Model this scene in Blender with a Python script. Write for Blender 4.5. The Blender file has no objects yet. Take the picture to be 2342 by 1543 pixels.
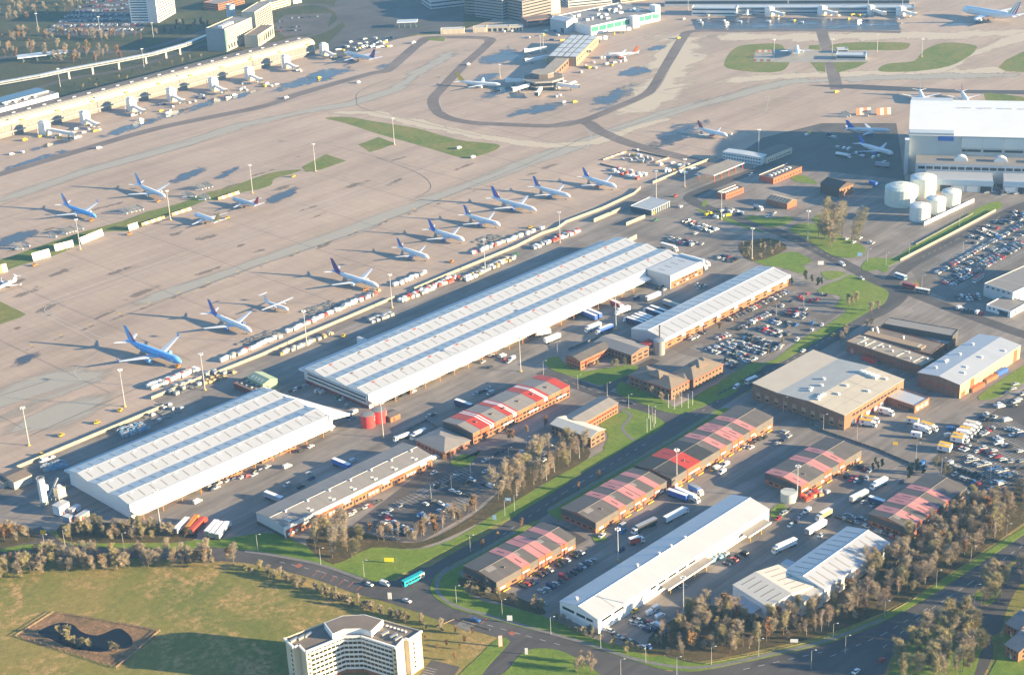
import bpy, bmesh, math, random
import numpy as np
from mathutils import Vector, Matrix

# ------------------------------------------------------------------ camera, sky, sun, exposure
SC = bpy.context.scene
COL = SC.collection
PW, PH = 2342.0, 1543.0                      # photograph size, for turning its pixels into directions
F_PX, PITCH, ROLL, YAW = 3773.3, 0.409976, 0.0479346, 0.787964
CAM_Z = 418.0
def _axes():
    rt = Vector((1, 0, 0)); fw = Vector((0, math.cos(PITCH), -math.sin(PITCH))); dn = Vector((0, -math.sin(PITCH), -math.cos(PITCH)))
    c, s = math.cos(ROLL), math.sin(ROLL)
    rt, dn = rt * c + dn * s, dn * c - rt * s
    R = Matrix.Rotation(-YAW, 3, 'Z')        # +X runs along the freight sheds, +Y across them towards the apron
    return R @ rt, R @ dn, R @ fw
RT, DN, FW = _axes()
cd = bpy.data.cameras.new('camera'); cam = bpy.data.objects.new('camera', cd); COL.objects.link(cam)
cd.sensor_fit = 'HORIZONTAL'; cd.sensor_width = 36.0; cd.lens = F_PX / PW * 36.0
cd.clip_start = 1.0; cd.clip_end = 40000.0
m3 = Matrix((RT, -DN, -FW)).transposed()
cam.matrix_world = Matrix.Translation((0, 0, CAM_Z)) @ m3.to_4x4()
SC.camera = cam

SUN_EL = math.radians(12.6); SUN_AZ = math.radians(-60.0)   # azimuth from +X, anticlockwise
sun_to = Vector((math.cos(SUN_AZ) * math.cos(SUN_EL), math.sin(SUN_AZ) * math.cos(SUN_EL), math.sin(SUN_EL)))
w = bpy.data.worlds.new('World'); SC.world = w; w.use_nodes = True
nt = w.node_tree; nt.nodes.clear()
sky = nt.nodes.new('ShaderNodeTexSky'); sky.sky_type = 'NISHITA'; sky.sun_disc = False
sky.sun_elevation = SUN_EL; sky.sun_rotation = math.pi / 2 - SUN_AZ
sky.altitude = 100; sky.air_density = 1.15; sky.dust_density = 0.25; sky.ozone_density = 4.0
bg = nt.nodes.new('ShaderNodeBackground'); bg.inputs['Strength'].default_value = 0.074
wo = nt.nodes.new('ShaderNodeOutputWorld')
nt.links.new(sky.outputs[0], bg.inputs[0]); nt.links.new(bg.outputs[0], wo.inputs[0])
sl = bpy.data.lights.new('sun', 'SUN'); sl.energy = 5.0; sl.angle = math.radians(0.53); sl.color = (1.0, 0.77, 0.44)
so = bpy.data.objects.new('sun', sl); COL.objects.link(so)
so.rotation_euler = sun_to.to_track_quat('Z', 'Y').to_euler(); so.location = (900, 300, 600)
vs = SC.view_settings; vs.view_transform = 'Standard'; vs.look = 'None'; vs.gamma = 1.0; vs.use_curve_mapping = False
vs.exposure = 2.2
SC.cycles.max_bounces = 5; SC.cycles.diffuse_bounces = 3; SC.cycles.glossy_bounces = 3
SC.cycles.transparent_max_bounces = 16; SC.cycles.volume_bounces = 0
SC.cycles.use_denoising = True
SC.cycles.sample_clamp_indirect = 6.0

# ------------------------------------------------------------------ helpers
rnd = random.Random(7)
def g(px, py, z=0.0):
    """point where the ray through a photograph pixel meets the level z"""
    d = FW * F_PX + RT * (px - PW / 2) + DN * (py - PH / 2)
    t = (z - CAM_Z) / d.z
    return Vector((d.x * t, d.y * t, z))
def gp(*pts, z=0.0): return [g(x, y, z) for x, y in pts]
def zoom(ox, oy, s, *pts): return [(ox + a / s, oy + b / s) for a, b in pts]
def pix(p):
    v = Vector(p) - Vector((0, 0, CAM_Z)); d = v.dot(FW)
    return (PW / 2 + F_PX * v.dot(RT) / d, PH / 2 + F_PX * v.dot(DN) / d)

class MB:
    """collects faces, then becomes one mesh"""
    def __init__(s): s.v = []; s.f = []; s.m = []; s.uv = None
    def add(s, vs, fs, m=0):
        o = len(s.v); s.v += [tuple(v) for v in vs]
        for f in fs: s.f.append(tuple(i + o for i in f)); s.m.append(m)
        return s
    def box(s, x0, x1, y0, y1, z0, z1, m=0, top=None):
        v = [(x, y, z) for z in (z0, z1) for y in (y0, y1) for x in (x0, x1)]
        f = [(0, 2, 3, 1), (0, 1, 5, 4), (1, 3, 7, 5), (3, 2, 6, 7), (2, 0, 4, 6), (4, 5, 7, 6)]
        s.add(v, f[:5], m); s.add(v, f[5:], m if top is None else top); return s
    def quad(s, a, b, c, d, m=0): return s.add([a, b, c, d], [(0, 1, 2, 3)], m)
    def prism(s, pts, z0, z1, m=0, top=None, bottom=True):
        n = len(pts); v = [(p[0], p[1], z0) for p in pts] + [(p[0], p[1], z1) for p in pts]
        s.add(v, [(i, (i + 1) % n, n + (i + 1) % n, n + i) for i in range(n)], m)
        s.add(v[n:], [tuple(range(n))], m if top is None else top)
        if bottom: s.add(v[:n], [tuple(reversed(range(n)))], m)
        return s
    def loft(s, rings, m=0, caps=True):
        n = len(rings[0]); v = [p for r in rings for p in r]; f = []
        for k in range(len(rings) - 1):
            for i in range(n): f.append((k * n + i, k * n + (i + 1) % n, (k + 1) * n + (i + 1) % n, (k + 1) * n + i))
        if caps: f += [tuple(reversed(range(n))), tuple(range((len(rings) - 1) * n, len(rings) * n))]
        return s.add(v, f, m)
    def cyl(s, cx, cy, z0, z1, r0, r1=None, n=12, m=0):
        r1 = r0 if r1 is None else r1
        R = lambda z, r: [(cx + r * math.cos(6.28319 * i / n), cy + r * math.sin(6.28319 * i / n), z) for i in range(n)]
        return s.loft([R(z0, r0), R(z1, r1)], m)
    def bar(s, p, q, w, h=None, m=0):
        p = Vector(p); q = Vector(q); h = w if h is None else h; d = (q - p).normalized()
        a = d.cross(Vector((0, 0, 1)))
        if a.length < 1e-3: a = Vector((1, 0, 0))
        a.normalize(); b = a.cross(d).normalized()
        R = lambda c: [c + a * w / 2 + b * h / 2, c - a * w / 2 + b * h / 2, c - a * w / 2 - b * h / 2, c + a * w / 2 - b * h / 2]
        return s.loft([R(p), R(q)], m)
    def tube(s, pts, r, n=6, m=0):
        for a, b in zip(pts[:-1], pts[1:]): s.cone(a, b, r, r, n, m)
        return s
    def cone(s, p, q, r0, r1, n=6, m=0):
        p = Vector(p); q = Vector(q); d = (q - p).normalized(); a = d.orthogonal().normalized(); b = d.cross(a)
        R = lambda c, r: [c + a * r * math.cos(6.28319 * i / n) + b * r * math.sin(6.28319 * i / n) for i in range(n)]
        return s.loft([R(p, r0), R(q, r1)], m)
    def mesh(s, name, mats, smooth=False):
        me = bpy.data.meshes.new(name); me.from_pydata(s.v, [], s.f)
        mats = mats if isinstance(mats, (list, tuple)) else [mats]
        for m in mats: me.materials.append(m)
        if any(s.m): me.polygons.foreach_set('material_index', s.m)
        if smooth: me.polygons.foreach_set('use_smooth', [True] * len(me.polygons))
        me.update(); return me
    def build(s, name, mats, parent=None, loc=None, smooth=False):
        return link(name, s.mesh(name, mats, smooth), parent, loc)
def link(name, me, parent=None, loc=None, rz=0.0):
    o = bpy.data.objects.new(name, me); COL.objects.link(o)
    if parent is not None: o.parent = parent
    if loc is not None: o.location = loc
    if rz: o.rotation_euler.z = rz
    return o
def tag(o, label=None, cat=None, group=None, kind=None):
    if label: o['label'] = label
    if cat: o['category'] = cat
    if group: o['group'] = group
    if kind: o['kind'] = kind
    return o
def thing(name, label, cat, loc=(0, 0, 0), rz=0.0, group=None):
    o = bpy.data.objects.new(name, None); COL.objects.link(o); o.location = loc; o.rotation_euler.z = rz
    o.empty_display_size = 0.5
    return tag(o, label, cat, group)
def dup(root, loc, rz=None, label=None, group=None, scale=None):
    r = root.copy(); COL.objects.link(r); r.location = loc
    if rz is not None: r.rotation_euler.z = rz
    if label: r['label'] = label
    if group: r['group'] = group
    if scale: r.scale = scale
    for ch in KIDS.get(root.name, []):
        c = ch.copy(); COL.objects.link(c); c.parent = r
        for gr in KIDS.get(ch.name, []):
            d = gr.copy(); COL.objects.link(d); d.parent = c
    return r
KIDS = {}
def note_kids(root):
    KIDS[root.name] = [o for o in COL.objects if o.parent is root]
    for c in KIDS[root.name]: KIDS[c.name] = [o for o in COL.objects if o.parent is c]
    return root

# ------------------------------------------------------------------ materials
MATS = {}
def M(name, col, rough=0.7, metal=0.0, var=0.12, scale=0.6, spec=0.3, emit=None, stretch=None, fine=0.0):
    """plain procedural paint: base colour broken up by world-space noise"""
    if name in MATS: return MATS[name]
    m = bpy.data.materials.new(name); m.use_nodes = True; t = m.node_tree; b = t.nodes['Principled BSDF']
    b.inputs['Roughness'].default_value = rough; b.inputs['Metallic'].default_value = metal
    b.inputs['Specular IOR Level'].default_value = spec
    if var > 0:
        ge = t.nodes.new('ShaderNodeNewGeometry'); n = t.nodes.new('ShaderNodeTexNoise')
        n.inputs['Scale'].default_value = scale; n.inputs['Detail'].default_value = 4; n.inputs['Roughness'].default_value = 0.65
        src = ge.outputs['Position']
        if stretch:
            mp = t.nodes.new('ShaderNodeMapping'); mp.inputs['Scale'].default_value = stretch
            t.links.new(src, mp.inputs[0]); src = mp.outputs[0]
        t.links.new(src, n.inputs['Vector'])
        r = t.nodes.new('ShaderNodeValToRGB'); e = r.color_ramp.elements
        e[0].position = 0.28; e[1].position = 0.72
        e[0].color = [c * (1 - var) for c in col] + [1]; e[1].color = [min(1, c * (1 + var)) for c in col] + [1]
        t.links.new(n.outputs['Fac'], r.inputs[0]); t.links.new(r.outputs[0], b.inputs['Base Color'])
    else:
        b.inputs['Base Color'].default_value = (*col, 1)
    if emit: b.inputs['Emission Color'].default_value = (*emit[0], 1); b.inputs['Emission Strength'].default_value = emit[1]
    MATS[name] = m; return m
class NT:
    """short-hand for node graphs"""
    def __init__(s, name):
        s.m = bpy.data.materials.new(name); s.m.use_nodes = True; s.t = s.m.node_tree; s.b = s.t.nodes['Principled BSDF']
        s.pos = s.n('ShaderNodeNewGeometry').outputs['Position']; MATS[name] = s.m
    def n(s, typ, **kw):
        x = s.t.nodes.new(typ)
        for k, v in kw.items(): setattr(x, k, v)
        return x
    def l(s, a, b): s.t.links.new(a, b)
    def noise(s, scale, detail=4, rough=0.6, stretch=None, src=None, dist=0.0):
        x = s.n('ShaderNodeTexNoise'); x.inputs['Scale'].default_value = scale; x.inputs['Detail'].default_value = detail
        x.inputs['Roughness'].default_value = rough; x.inputs['Distortion'].default_value = dist
        src = s.pos if src is None else src
        if stretch:
            mp = s.n('ShaderNodeMapping'); mp.inputs['Scale'].default_value = stretch; s.l(src, mp.inputs[0]); src = mp.outputs[0]
        s.l(src, x.inputs['Vector']); return x.outputs['Fac']
    def ramp(s, fac, *stops):
        r = s.n('ShaderNodeValToRGB'); e = r.color_ramp.elements
        while len(e) < len(stops): e.new(0.5)
        for i, (p, c) in enumerate(stops):
            e[i].position = p; e[i].color = (*c, 1) if isinstance(c, (tuple, list)) else (c, c, c, 1)
        s.l(fac, r.inputs[0]); return r.outputs[0]
    def mix(s, a, b, fac, mode='MIX'):
        x = s.n('ShaderNodeMix', data_type='RGBA', blend_type=mode)
        for v, k in ((fac, 0), (a, 6), (b, 7)):
            if isinstance(v, (int, float)): x.inputs[k].default_value = v if k == 0 else (v, v, v, 1)
            elif isinstance(v, tuple): x.inputs[k].default_value = (*v, 1)
            else: s.l(v, x.inputs[k])
        return x.outputs[2]
    def math(s, op, a, b=0.0):
        x = s.n('ShaderNodeMath', operation=op)
        for i, v in enumerate((a, b)):
            if isinstance(v, (int, float)): x.inputs[i].default_value = v
            else: s.l(v, x.inputs[i])
        return x.outputs[0]
    def out(s, col, rough=0.8, spec=0.3, bump=None, alpha=None):
        s.l(col, s.b.inputs['Base Color'])
        if isinstance(rough, (int, float)): s.b.inputs['Roughness'].default_value = rough
        else: s.l(rough, s.b.inputs['Roughness'])
        s.b.inputs['Specular IOR Level'].default_value = spec
        if bump is not None:
            bp = s.n('ShaderNodeBump'); bp.inputs['Strength'].default_value = bump[1]; bp.inputs['Distance'].default_value = bump[2]
            s.l(bump[0], bp.inputs['Height']); s.l(bp.outputs[0], s.b.inputs['Normal'])
        if alpha is not None: s.l(alpha, s.b.inputs['Alpha'])
        return s.m
# ------------------------------------------------------------------ ground materials
def concrete_mat(name, base, dark, slab=7.6, stain=0.5, wet=0.0):
    s = NT(name)
    bt = s.n('ShaderNodeTexBrick'); bt.offset = 0.0; bt.inputs['Scale'].default_value = 1.0
    bt.inputs['Brick Width'].default_value = slab; bt.inputs['Row Height'].default_value = slab
    bt.inputs['Mortar Size'].default_value = 0.3; bt.inputs['Bias'].default_value = 0.0
    bt.inputs['Color1'].default_value = (0.94, 0.94, 0.95, 1); bt.inputs['Color2'].default_value = (1.04, 1.03, 1.02, 1)
    bt.inputs['Mortar'].default_value = (0.84, 0.83, 0.83, 1)
    s.l(s.pos, bt.inputs['Vector'])
    big = s.noise(0.006, 5, 0.6, dist=0.4)
    streak = s.noise(0.05, 5, 0.62, stretch=(0.09, 1.0, 1.0))
    spot = s.noise(0.09, 5, 0.7)
    fine = s.noise(1.1, 3, 0.7)
    c = s.ramp(big, (0.3, tuple(v * 0.86 for v in base)), (0.55, base), (0.75, tuple(min(1, v * 1.12) for v in base)))
    c = s.mix(c, s.ramp(streak, (0.36, tuple(d for d in dark)), (0.56, (1, 1, 1))), stain, 'MULTIPLY')
    c = s.mix(c, s.ramp(spot, (0.22, (0.62, 0.61, 0.62)), (0.40, (1, 1, 1))), stain, 'MULTIPLY')
    c = s.mix(c, s.ramp(fine, (0.3, 0.88), (0.7, 1.08)), 0.7, 'MULTIPLY')
    c = s.mix(c, bt.outputs['Color'], 0.75, 'MULTIPLY')
    return s.out(c, 0.82, 0.25)
APRON = concrete_mat('apron_concrete', (0.40, 0.31, 0.245), (0.66, 0.65, 0.66))
APRON_GREY = concrete_mat('worn_grey_concrete', (0.33, 0.305, 0.27), (0.68, 0.68, 0.70))
def asphalt_mat(name, base, var=0.35, streak=0.5, patch=0.35):
    s = NT(name)
    a = s.noise(0.02, 5, 0.6, dist=0.5); b = s.noise(0.16, 5, 0.7, stretch=(0.08, 1, 1)); f = s.noise(2.2, 3, 0.7)
    c = s.ramp(a, (0.3, tuple(v * (1 - var) for v in base)), (0.7, tuple(v * (1 + var) for v in base)))
    c = s.mix(c, s.ramp(b, (0.34, 0.68), (0.64, 1.3)), streak, 'MULTIPLY')
    v = s.n('ShaderNodeTexVoronoi'); v.distance = 'CHEBYCHEV'; v.inputs['Scale'].default_value = 0.045; s.l(s.pos, v.inputs['Vector'])
    sep = s.n('ShaderNodeSeparateColor'); s.l(v.outputs['Color'], sep.inputs[0])
    c = s.mix(c, s.ramp(sep.outputs[0], (0.1, 0.82), (0.9, 1.16)), patch, 'MULTIPLY')
    c = s.mix(c, s.ramp(f, (0.3, 0.8), (0.7, 1.2)), 0.8, 'MULTIPLY')
    return s.out(c, 0.8, 0.3)
YARD = asphalt_mat('yard_asphalt', (0.20, 0.172, 0.15), .3, .85)
ROAD = asphalt_mat('road_asphalt', (0.078, 0.07, 0.067), 0.25, 0.6, 0.3)
PARK = asphalt_mat('car_park_asphalt', (0.085, 0.075, 0.07), 0.3, 0.35, 0.3)
RUNROAD = asphalt_mat('apron_road_asphalt', (0.15, 0.122, 0.108), 0.2, 0.5, 0.2)
def grass_mat(name, a, b, c2, s1=0.03, s2=0.35, tuft=0.5, tan=(0.30, 0.19, 0.08), tan_t=0.62):
    s = NT(name)
    n1 = s.noise(s1, 6, 0.62, dist=0.6); n2 = s.noise(s2, 5, 0.7); n3 = s.noise(2.4, 3, 0.75); n4 = s.noise(s1 * 3.1, 6, 0.7, dist=0.8)
    c = s.ramp(n1, (0.30, a), (0.52, b), (0.72, c2))
    c = s.mix(c, tan, s.math('MULTIPLY', s.ramp(n4, (tan_t, 0.0), (tan_t + 0.16, 1.0)), s.ramp(n2, (0.42, 0.15), (0.62, 1.0))))
    c = s.mix(c, s.ramp(n2, (0.3, 0.72), (0.7, 1.25)), 0.75, 'MULTIPLY')
    c = s.mix(c, s.ramp(n3, (0.3, 1 - tuft), (0.7, 1 + tuft)), 0.8, 'MULTIPLY')
    return s.out(c, 0.95, 0.15, bump=(n3, 0.9, 0.35))
FIELD = grass_mat('rough_field_grass', (0.115, 0.145, 0.03), (0.20, 0.18, 0.048), (0.27, 0.20, 0.066), 0.012, 0.3, 0.5, (0.42, 0.26, 0.12), 0.48)
VERGE = grass_mat('mown_verge_grass', (0.10, 0.17, 0.022), (0.145, 0.205, 0.03), (0.185, 0.21, 0.045), 0.03, 0.3, 0.25, (0.17, 0.14, 0.05), 0.66)
AIRGRASS = grass_mat('airfield_grass', (0.10, 0.15, 0.028), (0.16, 0.175, 0.045), (0.22, 0.185, 0.06), 0.035, 0.22, 0.2, (0.22, 0.16, 0.06), 0.55)
SCRUB = grass_mat('scrub_ground', (0.05, 0.05, 0.022), (0.085, 0.068, 0.03), (0.12, 0.085, 0.04), 0.05, 0.4, 0.5, (0.15, 0.095, 0.045), 0.5)
PAVE = M('pavement_grey', (0.17, 0.16, 0.15), 0.85, var=0.2, scale=0.5)
KERB = M('kerb_concrete', (0.34, 0.32, 0.29), 0.85, var=0.15)
WHITE_LINE = M('white_line_paint', (0.55, 0.54, 0.52), 0.7, var=0.3, scale=1.5)
FAINT_LINE = M('worn_line_paint', (0.40, 0.36, 0.33), 0.75, var=0.25, scale=0.8)
YELLOW_LINE = M('yellow_line_paint', (0.55, 0.38, 0.08), 0.7, var=0.2)
RED_LINE = M('red_line_paint', (0.30, 0.11, 0.07), 0.8, var=0.2)
DARK_LINE = M('dark_joint_sealant', (0.11, 0.095, 0.088), 0.7, var=0.2)
WATER = M('pond_water', (0.008, 0.010, 0.014), 0.25, var=0.0, spec=0.12)

# ------------------------------------------------------------------ ground sheets
def crv(pts, n=5, closed=True):
    """rounded outline through photograph points"""
    P = [Vector((x, y)) for x, y in pts]; N = len(P); out = []
    rng = range(N) if closed else range(N - 1)
    for i in rng:
        a, b, c, d = (P[(i + k) % N] if closed else P[min(max(i + k, 0), N - 1)] for k in (-1, 0, 1, 2))
        for j in range(n):
            t = j / n
            out.append(tuple(0.5 * (2 * b + (c - a) * t + (2 * a - 5 * b + 4 * c - d) * t * t + (3 * b - a - 3 * c + d) * t ** 3)))
    if not closed: out.append(tuple(P[-1]))
    return out
def sheet(name, pts, mat, z=0.02, kind='structure', skirt=True, label=None, cat=None, world=False):
    P = [Vector((p[0], p[1], 0)) for p in pts] if world else [g(x, y) for x, y in pts]
    area = sum(P[i].x * P[(i + 1) % len(P)].y - P[(i + 1) % len(P)].x * P[i].y for i in range(len(P)))
    if area < 0: P.reverse()
    b = MB(); n = len(P)
    b.add([(p.x, p.y, z) for p in P], [tuple(range(n))])
    if skirt: b.add([(p.x, p.y, z) for p in P] + [(p.x, p.y, -0.05) for p in P], [(i, n + i, n + (i + 1) % n, (i + 1) % n) for i in range(n)])
    o = b.build(name, mat); tag(o, label, cat, kind=kind); return o
def offset_line(P, w):
    out = []
    for i in range(len(P)):
        a = P[max(i - 1, 0)]; c = P[min(i + 1, len(P) - 1)]; d = (c - a); d.z = 0
        if d.length < 1e-6: d = Vector((1, 0, 0))
        d.normalize(); out.append(Vector((-d.y, d.x, 0)) * w)
    return out
def strip_pts(pts, world=False): return [Vector((p[0], p[1], 0)) for p in pts] if world else [g(x, y) for x, y in pts]
def resample(P, step):
    out = [P[0].copy()]
    for a, b in zip(P[:-1], P[1:]):
        n = max(1, int((b - a).length / step))
        for i in range(1, n + 1): out.append(a.lerp(b, i / n))
    return out
def strip(b, pts, width, z, dash=None, world=False, m=0):
    """a painted line (optionally dashed) into mesh b"""
    P = strip_pts(pts, world)
    if dash:
        on, off = dash
        for a, c in zip(P[:-1], P[1:]):
            L = (c - a).length; d = (c - a) / max(L, 1e-6); t = 0
            while t < L:
                e = min(L, t + on); q = Vector((-d.y, d.x, 0)) * width / 2
                b.quad(*[(v.x, v.y, z) for v in (a + d * t + q, a + d * t - q, a + d * e - q, a + d * e + q)], m); t += on + off
        return
    O = offset_line(P, width / 2); n = len(P)
    vs = [(p.x + o.x, p.y + o.y, z) for p, o in zip(P, O)] + [(p.x - o.x, p.y - o.y, z) for p, o in zip(P, O)]
    b.add(vs, [(i, n + i, n + i + 1, i + 1) for i in range(n - 1)], m)
def line(name, pts, width, mat, z=0.045, dash=None, world=False):
    b = MB(); strip(b, pts, width, z, dash, world); return tag(b.build(name, mat), kind='structure')
def lines(name, plist, width, mat, z=0.045, dash=None, world=False):
    b = MB()
    for p in plist: strip(b, p, width, z, dash, world)
    return tag(b.build(name, mat), kind='structure')

SOFT = {}
def soft_mat(name, col, rough=0.8, gain=1.0, scale=0.06, stretch=None, spec=0.3, edge=0.5, thr=0.42):
    """worn patch whose edge breaks up: opacity from the uv distance to the rim times noise"""
    s = NT(name); uv = s.n('ShaderNodeUVMap'); sp = s.n('ShaderNodeSeparateXYZ'); s.l(uv.outputs[0], sp.inputs[0])
    nz = s.noise(scale, 5, 0.65, stretch=stretch, dist=0.4); f = s.noise(1.3, 3, 0.7)
    a = s.math('MULTIPLY', sp.outputs[0], 1.0)
    fac = s.math('ADD', s.math('MULTIPLY', a, edge * 2), s.math('MULTIPLY', s.math('SUBTRACT', nz, 0.5), 2.2))
    al = s.math('MULTIPLY', s.ramp(fac, (thr, 0.0), (min(0.98, thr + 0.3), 1.0)), gain)
    c = s.mix(col, s.ramp(f, (0.3, 0.85), (0.7, 1.12)), 0.8, 'MULTIPLY')
    return s.out(c, rough, spec, alpha=al)
def soft_strip(name, pts, width, mat, z, n=1, world=False, ends=True):
    """strip whose uv runs 0 at both rims to 1 along the middle"""
    P = resample(strip_pts(pts, world), 12.0); O = offset_line(P, width / 2); N = len(P)
    vs = []; uv = []
    for i, (p, o) in enumerate(zip(P, O)):
        e = min(1.0, min(i, N - 1 - i) / 3.0) if ends else 1.0
        for k, u in ((1, 0.0), (0, 1.0), (-1, 0.0)):
            vs.append((p.x + o.x * k, p.y + o.y * k, z)); uv.append((u * e, 0.0))
    fs = []
    for i in range(N - 1):
        for k in range(2): fs.append((i * 3 + k, i * 3 + k + 1, i * 3 + k + 4, i * 3 + k + 3))
    return _uvmesh(name, vs, fs, uv, mat)
def soft_blob(name, cx, cy, rx, ry, mat, z, rot=0.0, n=20):
    """puddle or stain round a photograph point; rx along the sheds, ry across, in metres"""
    c = g(cx, cy); vs = [(c.x, c.y, z)]; uv = [(1.0, 0)]; fs = []
    for ring, u in ((0.5, 0.6), (1.0, 0.0)):
        for i in range(n):
            a = 6.28319 * i / n; x = rx * ring * math.cos(a); y = ry * ring * math.sin(a)
            vs.append((c.x + x * math.cos(rot) - y * math.sin(rot), c.y + x * math.sin(rot) + y * math.cos(rot), z)); uv.append((u, 0))
    for i in range(n):
        j = (i + 1) % n; fs.append((0, 1 + i, 1 + j)); fs.append((1 + i, 1 + n + i, 1 + n + j, 1 + j))
    return _uvmesh(name, vs, fs, uv, mat)
def _uvmesh(name, vs, fs, uv, mat):
    me = bpy.data.meshes.new(name); me.from_pydata(vs, [], fs); me.materials.append(mat)
    l = me.uv_layers.new(name='UVMap'); idx = np.zeros(len(me.loops), dtype=np.int32); me.loops.foreach_get('vertex_index', idx)
    l.data.foreach_set('uv', np.array(uv, dtype=np.float32)[idx].ravel())
    return tag(link(name, me), kind='structure')

# base sheet out to the horizon
B = MB(); B.add([(-9000, -9000, -0.02), (14000, -9000, -0.02), (14000, 14000, -0.02), (-9000, 14000, -0.02)], [(0, 1, 2, 3)])
tag(B.build('ground', FIELD), kind='structure')

sheet('apron', [(-500, 1310), (0, 1092), (66, 1060), (374, 931), (347, 913), (461, 866), (600, 814), (902, 682), (1110, 595), (1274, 525),
  (1295, 509), (1464, 432), (1588, 380), (1690, 352), (1830, 385), (2075, 412), (2420, 405), (2900, 320), (2900, -60), (1500, -80),
  (1035, 76), (955, 82), (905, 90), (735, 112), (0, 306), (-600, 440)], APRON)
# freight yard, business park and the roads round them
sheet('freight_yard', [(-300, 1262), (0, 1092), (66, 1060), (374, 931), (347, 913), (461, 866), (600, 814), (902, 682), (1110, 595), (1274, 525),
  (1295, 509), (1464, 432), (1588, 380), (1690, 352), (1830, 385), (2075, 412), (2342, 405), (2600, 420), (2600, 640), (2100, 640), (1990, 700),
  (1840, 785), (1640, 905), (1510, 975), (1330, 1075), (980, 1278), (860, 1300), (655, 1250), (540, 1250), (400, 1240), (300, 1236), (120, 1212), (60, 1235)], YARD, 0.015)
sheet('business_park', [(1010, 1340), (1050, 1285), (1270, 1150), (1530, 1005), (1640, 935), (1740, 880), (1930, 760), (2030, 690), (2140, 640), (2800, 640),
  (2800, 960), (2560, 1140), (2342, 1150), (2210, 1150), (2080, 1225), (1890, 1380), (1740, 1470), (1620, 1500), (1540, 1490), (1390, 1470), (1180, 1400), (1060, 1380)], YARD, 0.015)
# ------------------------------------------------------------------ apron wear, roads, grass islands and paint
GREYBAND = soft_mat('worn_taxiway_grey', (0.37, 0.345, 0.30), gain=0.85, scale=0.05, stretch=(0.12, 1, 1), thr=0.35)
CREAM = soft_mat('pale_cream_concrete', (0.53, 0.45, 0.345), gain=0.85, scale=0.03, stretch=(0.5, 1, 1), thr=0.3)
WET = soft_mat('wet_concrete', (0.055, 0.052, 0.056), rough=0.12, gain=0.93, scale=0.035, spec=0.6, thr=0.62, edge=0.6)
STAIN = soft_mat('oil_stain', (0.17, 0.14, 0.12), gain=0.5, scale=0.12, thr=0.5)
soft_strip('taxiway_wear', [(250, 712), (420, 660), (580, 602), (820, 520), (1050, 430), (1180, 383), (1340, 325), (1420, 297), (1560, 252), (1700, 212), (1800, 188), (2000, 178), (2400, 170)], 34, GREYBAND, 0.030)
soft_strip('taxiway_wear', [(-60, 478), (200, 390), (430, 327), (560, 287), (700, 254), (800, 238), (900, 205), (1000, 140), (1050, 108)], 30, GREYBAND, 0.032)
soft_strip('taxiway_wear', [(700, 257), (850, 258), (960, 283), (1100, 313), (1250, 334), (1360, 326), (1450, 292), (1560, 262)], 26, CREAM, 0.034)
soft_strip('taxiway_wear', [(1560, 70), (1540, 140), (1500, 210), (1430, 270)], 80, CREAM, 0.026)
soft_strip('taxiway_wear', [(1600, 85), (1900, 84), (2150, 80), (2500, 70)], 60, CREAM, 0.026)
soft_strip('taxiway_wear', [(1600, 195), (1800, 172), (2000, 170), (2200, 165), (2500, 150)], 42, CREAM, 0.028)
soft_strip('taxiway_wear', [(2040, 190), (2150, 150), (2260, 110), (2420, 60)], 40, CREAM, 0.029)
soft_strip('taxiway_wear', [(-60, 960), (60, 900), (200, 860), (330, 830)], 60, GREYBAND, 0.030)
soft_strip('taxiway_wear', [(-60, 1010), (100, 960), (260, 900), (330, 880)], 70, GREYBAND, 0.031)
for cx, cy, rx, ry, r in [(90, 365, 60, 16, .1), (300, 290, 75, 18, .1), (480, 235, 70, 18, .1), (690, 190, 70, 26, .05), (760, 165, 50, 30, 0), (1235, 248, 55, 22, 0), (1130, 215, 55, 20, .2),
    (1400, 225, 75, 26, .3), (1455, 165, 42, 22, 0), (1110, 180, 40, 26, .4), (1560, 300, 60, 30, .1), (1530, 322, 50, 18, 0), (1150, 130, 60, 40, .5),
    (30, 545, 45, 16, .1), (430, 402, 40, 14, .2), (520, 395, 28, 10, .4), (650, 445, 40, 14, .2), (1500, 110, 26, 12, 0), (60, 820, 30, 10, .2),
    (120, 330, 60, 14, .1), (390, 262, 60, 12, .1), (560, 215, 60, 12, .1), (880, 150, 36, 22, 0), (2200, 55, 60, 14, -.7), (1640, 55, 60, 16, -.7), (1950, 60, 120, 12, -.75), (1780, 58, 90, 13, -.75)]:
    soft_blob('puddle', cx, cy, rx, ry, WET, 0.036 + 0.0007 * rnd.random(), r)
for i in range(46):
    t = rnd.random(); x = rnd.uniform(30, 1380); y = 690 - (x - 30) * 0.3 + rnd.uniform(-160, 120)
    if x < 1300 and y > 330: soft_blob('stain', x, y, rnd.uniform(6, 26), rnd.uniform(2.5, 8), STAIN, 0.037 + 0.0001 * i, rnd.uniform(-.2, .2), 12)
APR_EDGE = [(-60, 418), (0, 399), (181, 345), (363, 293), (600, 244), (684, 215), (839, 171), (886, 161), (917, 135), (964, 96), (990, 86), (1105, 87), (1122, 95)]
def road(name, pts, width, mat, z=0.03, smooth=True):
    b = MB(); strip(b, crv(pts, 6, False) if smooth else pts, width, z); return tag(b.build(name, mat), kind='structure')
road('apron_road', APR_EDGE, 13, RUNROAD, 0.040)
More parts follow.
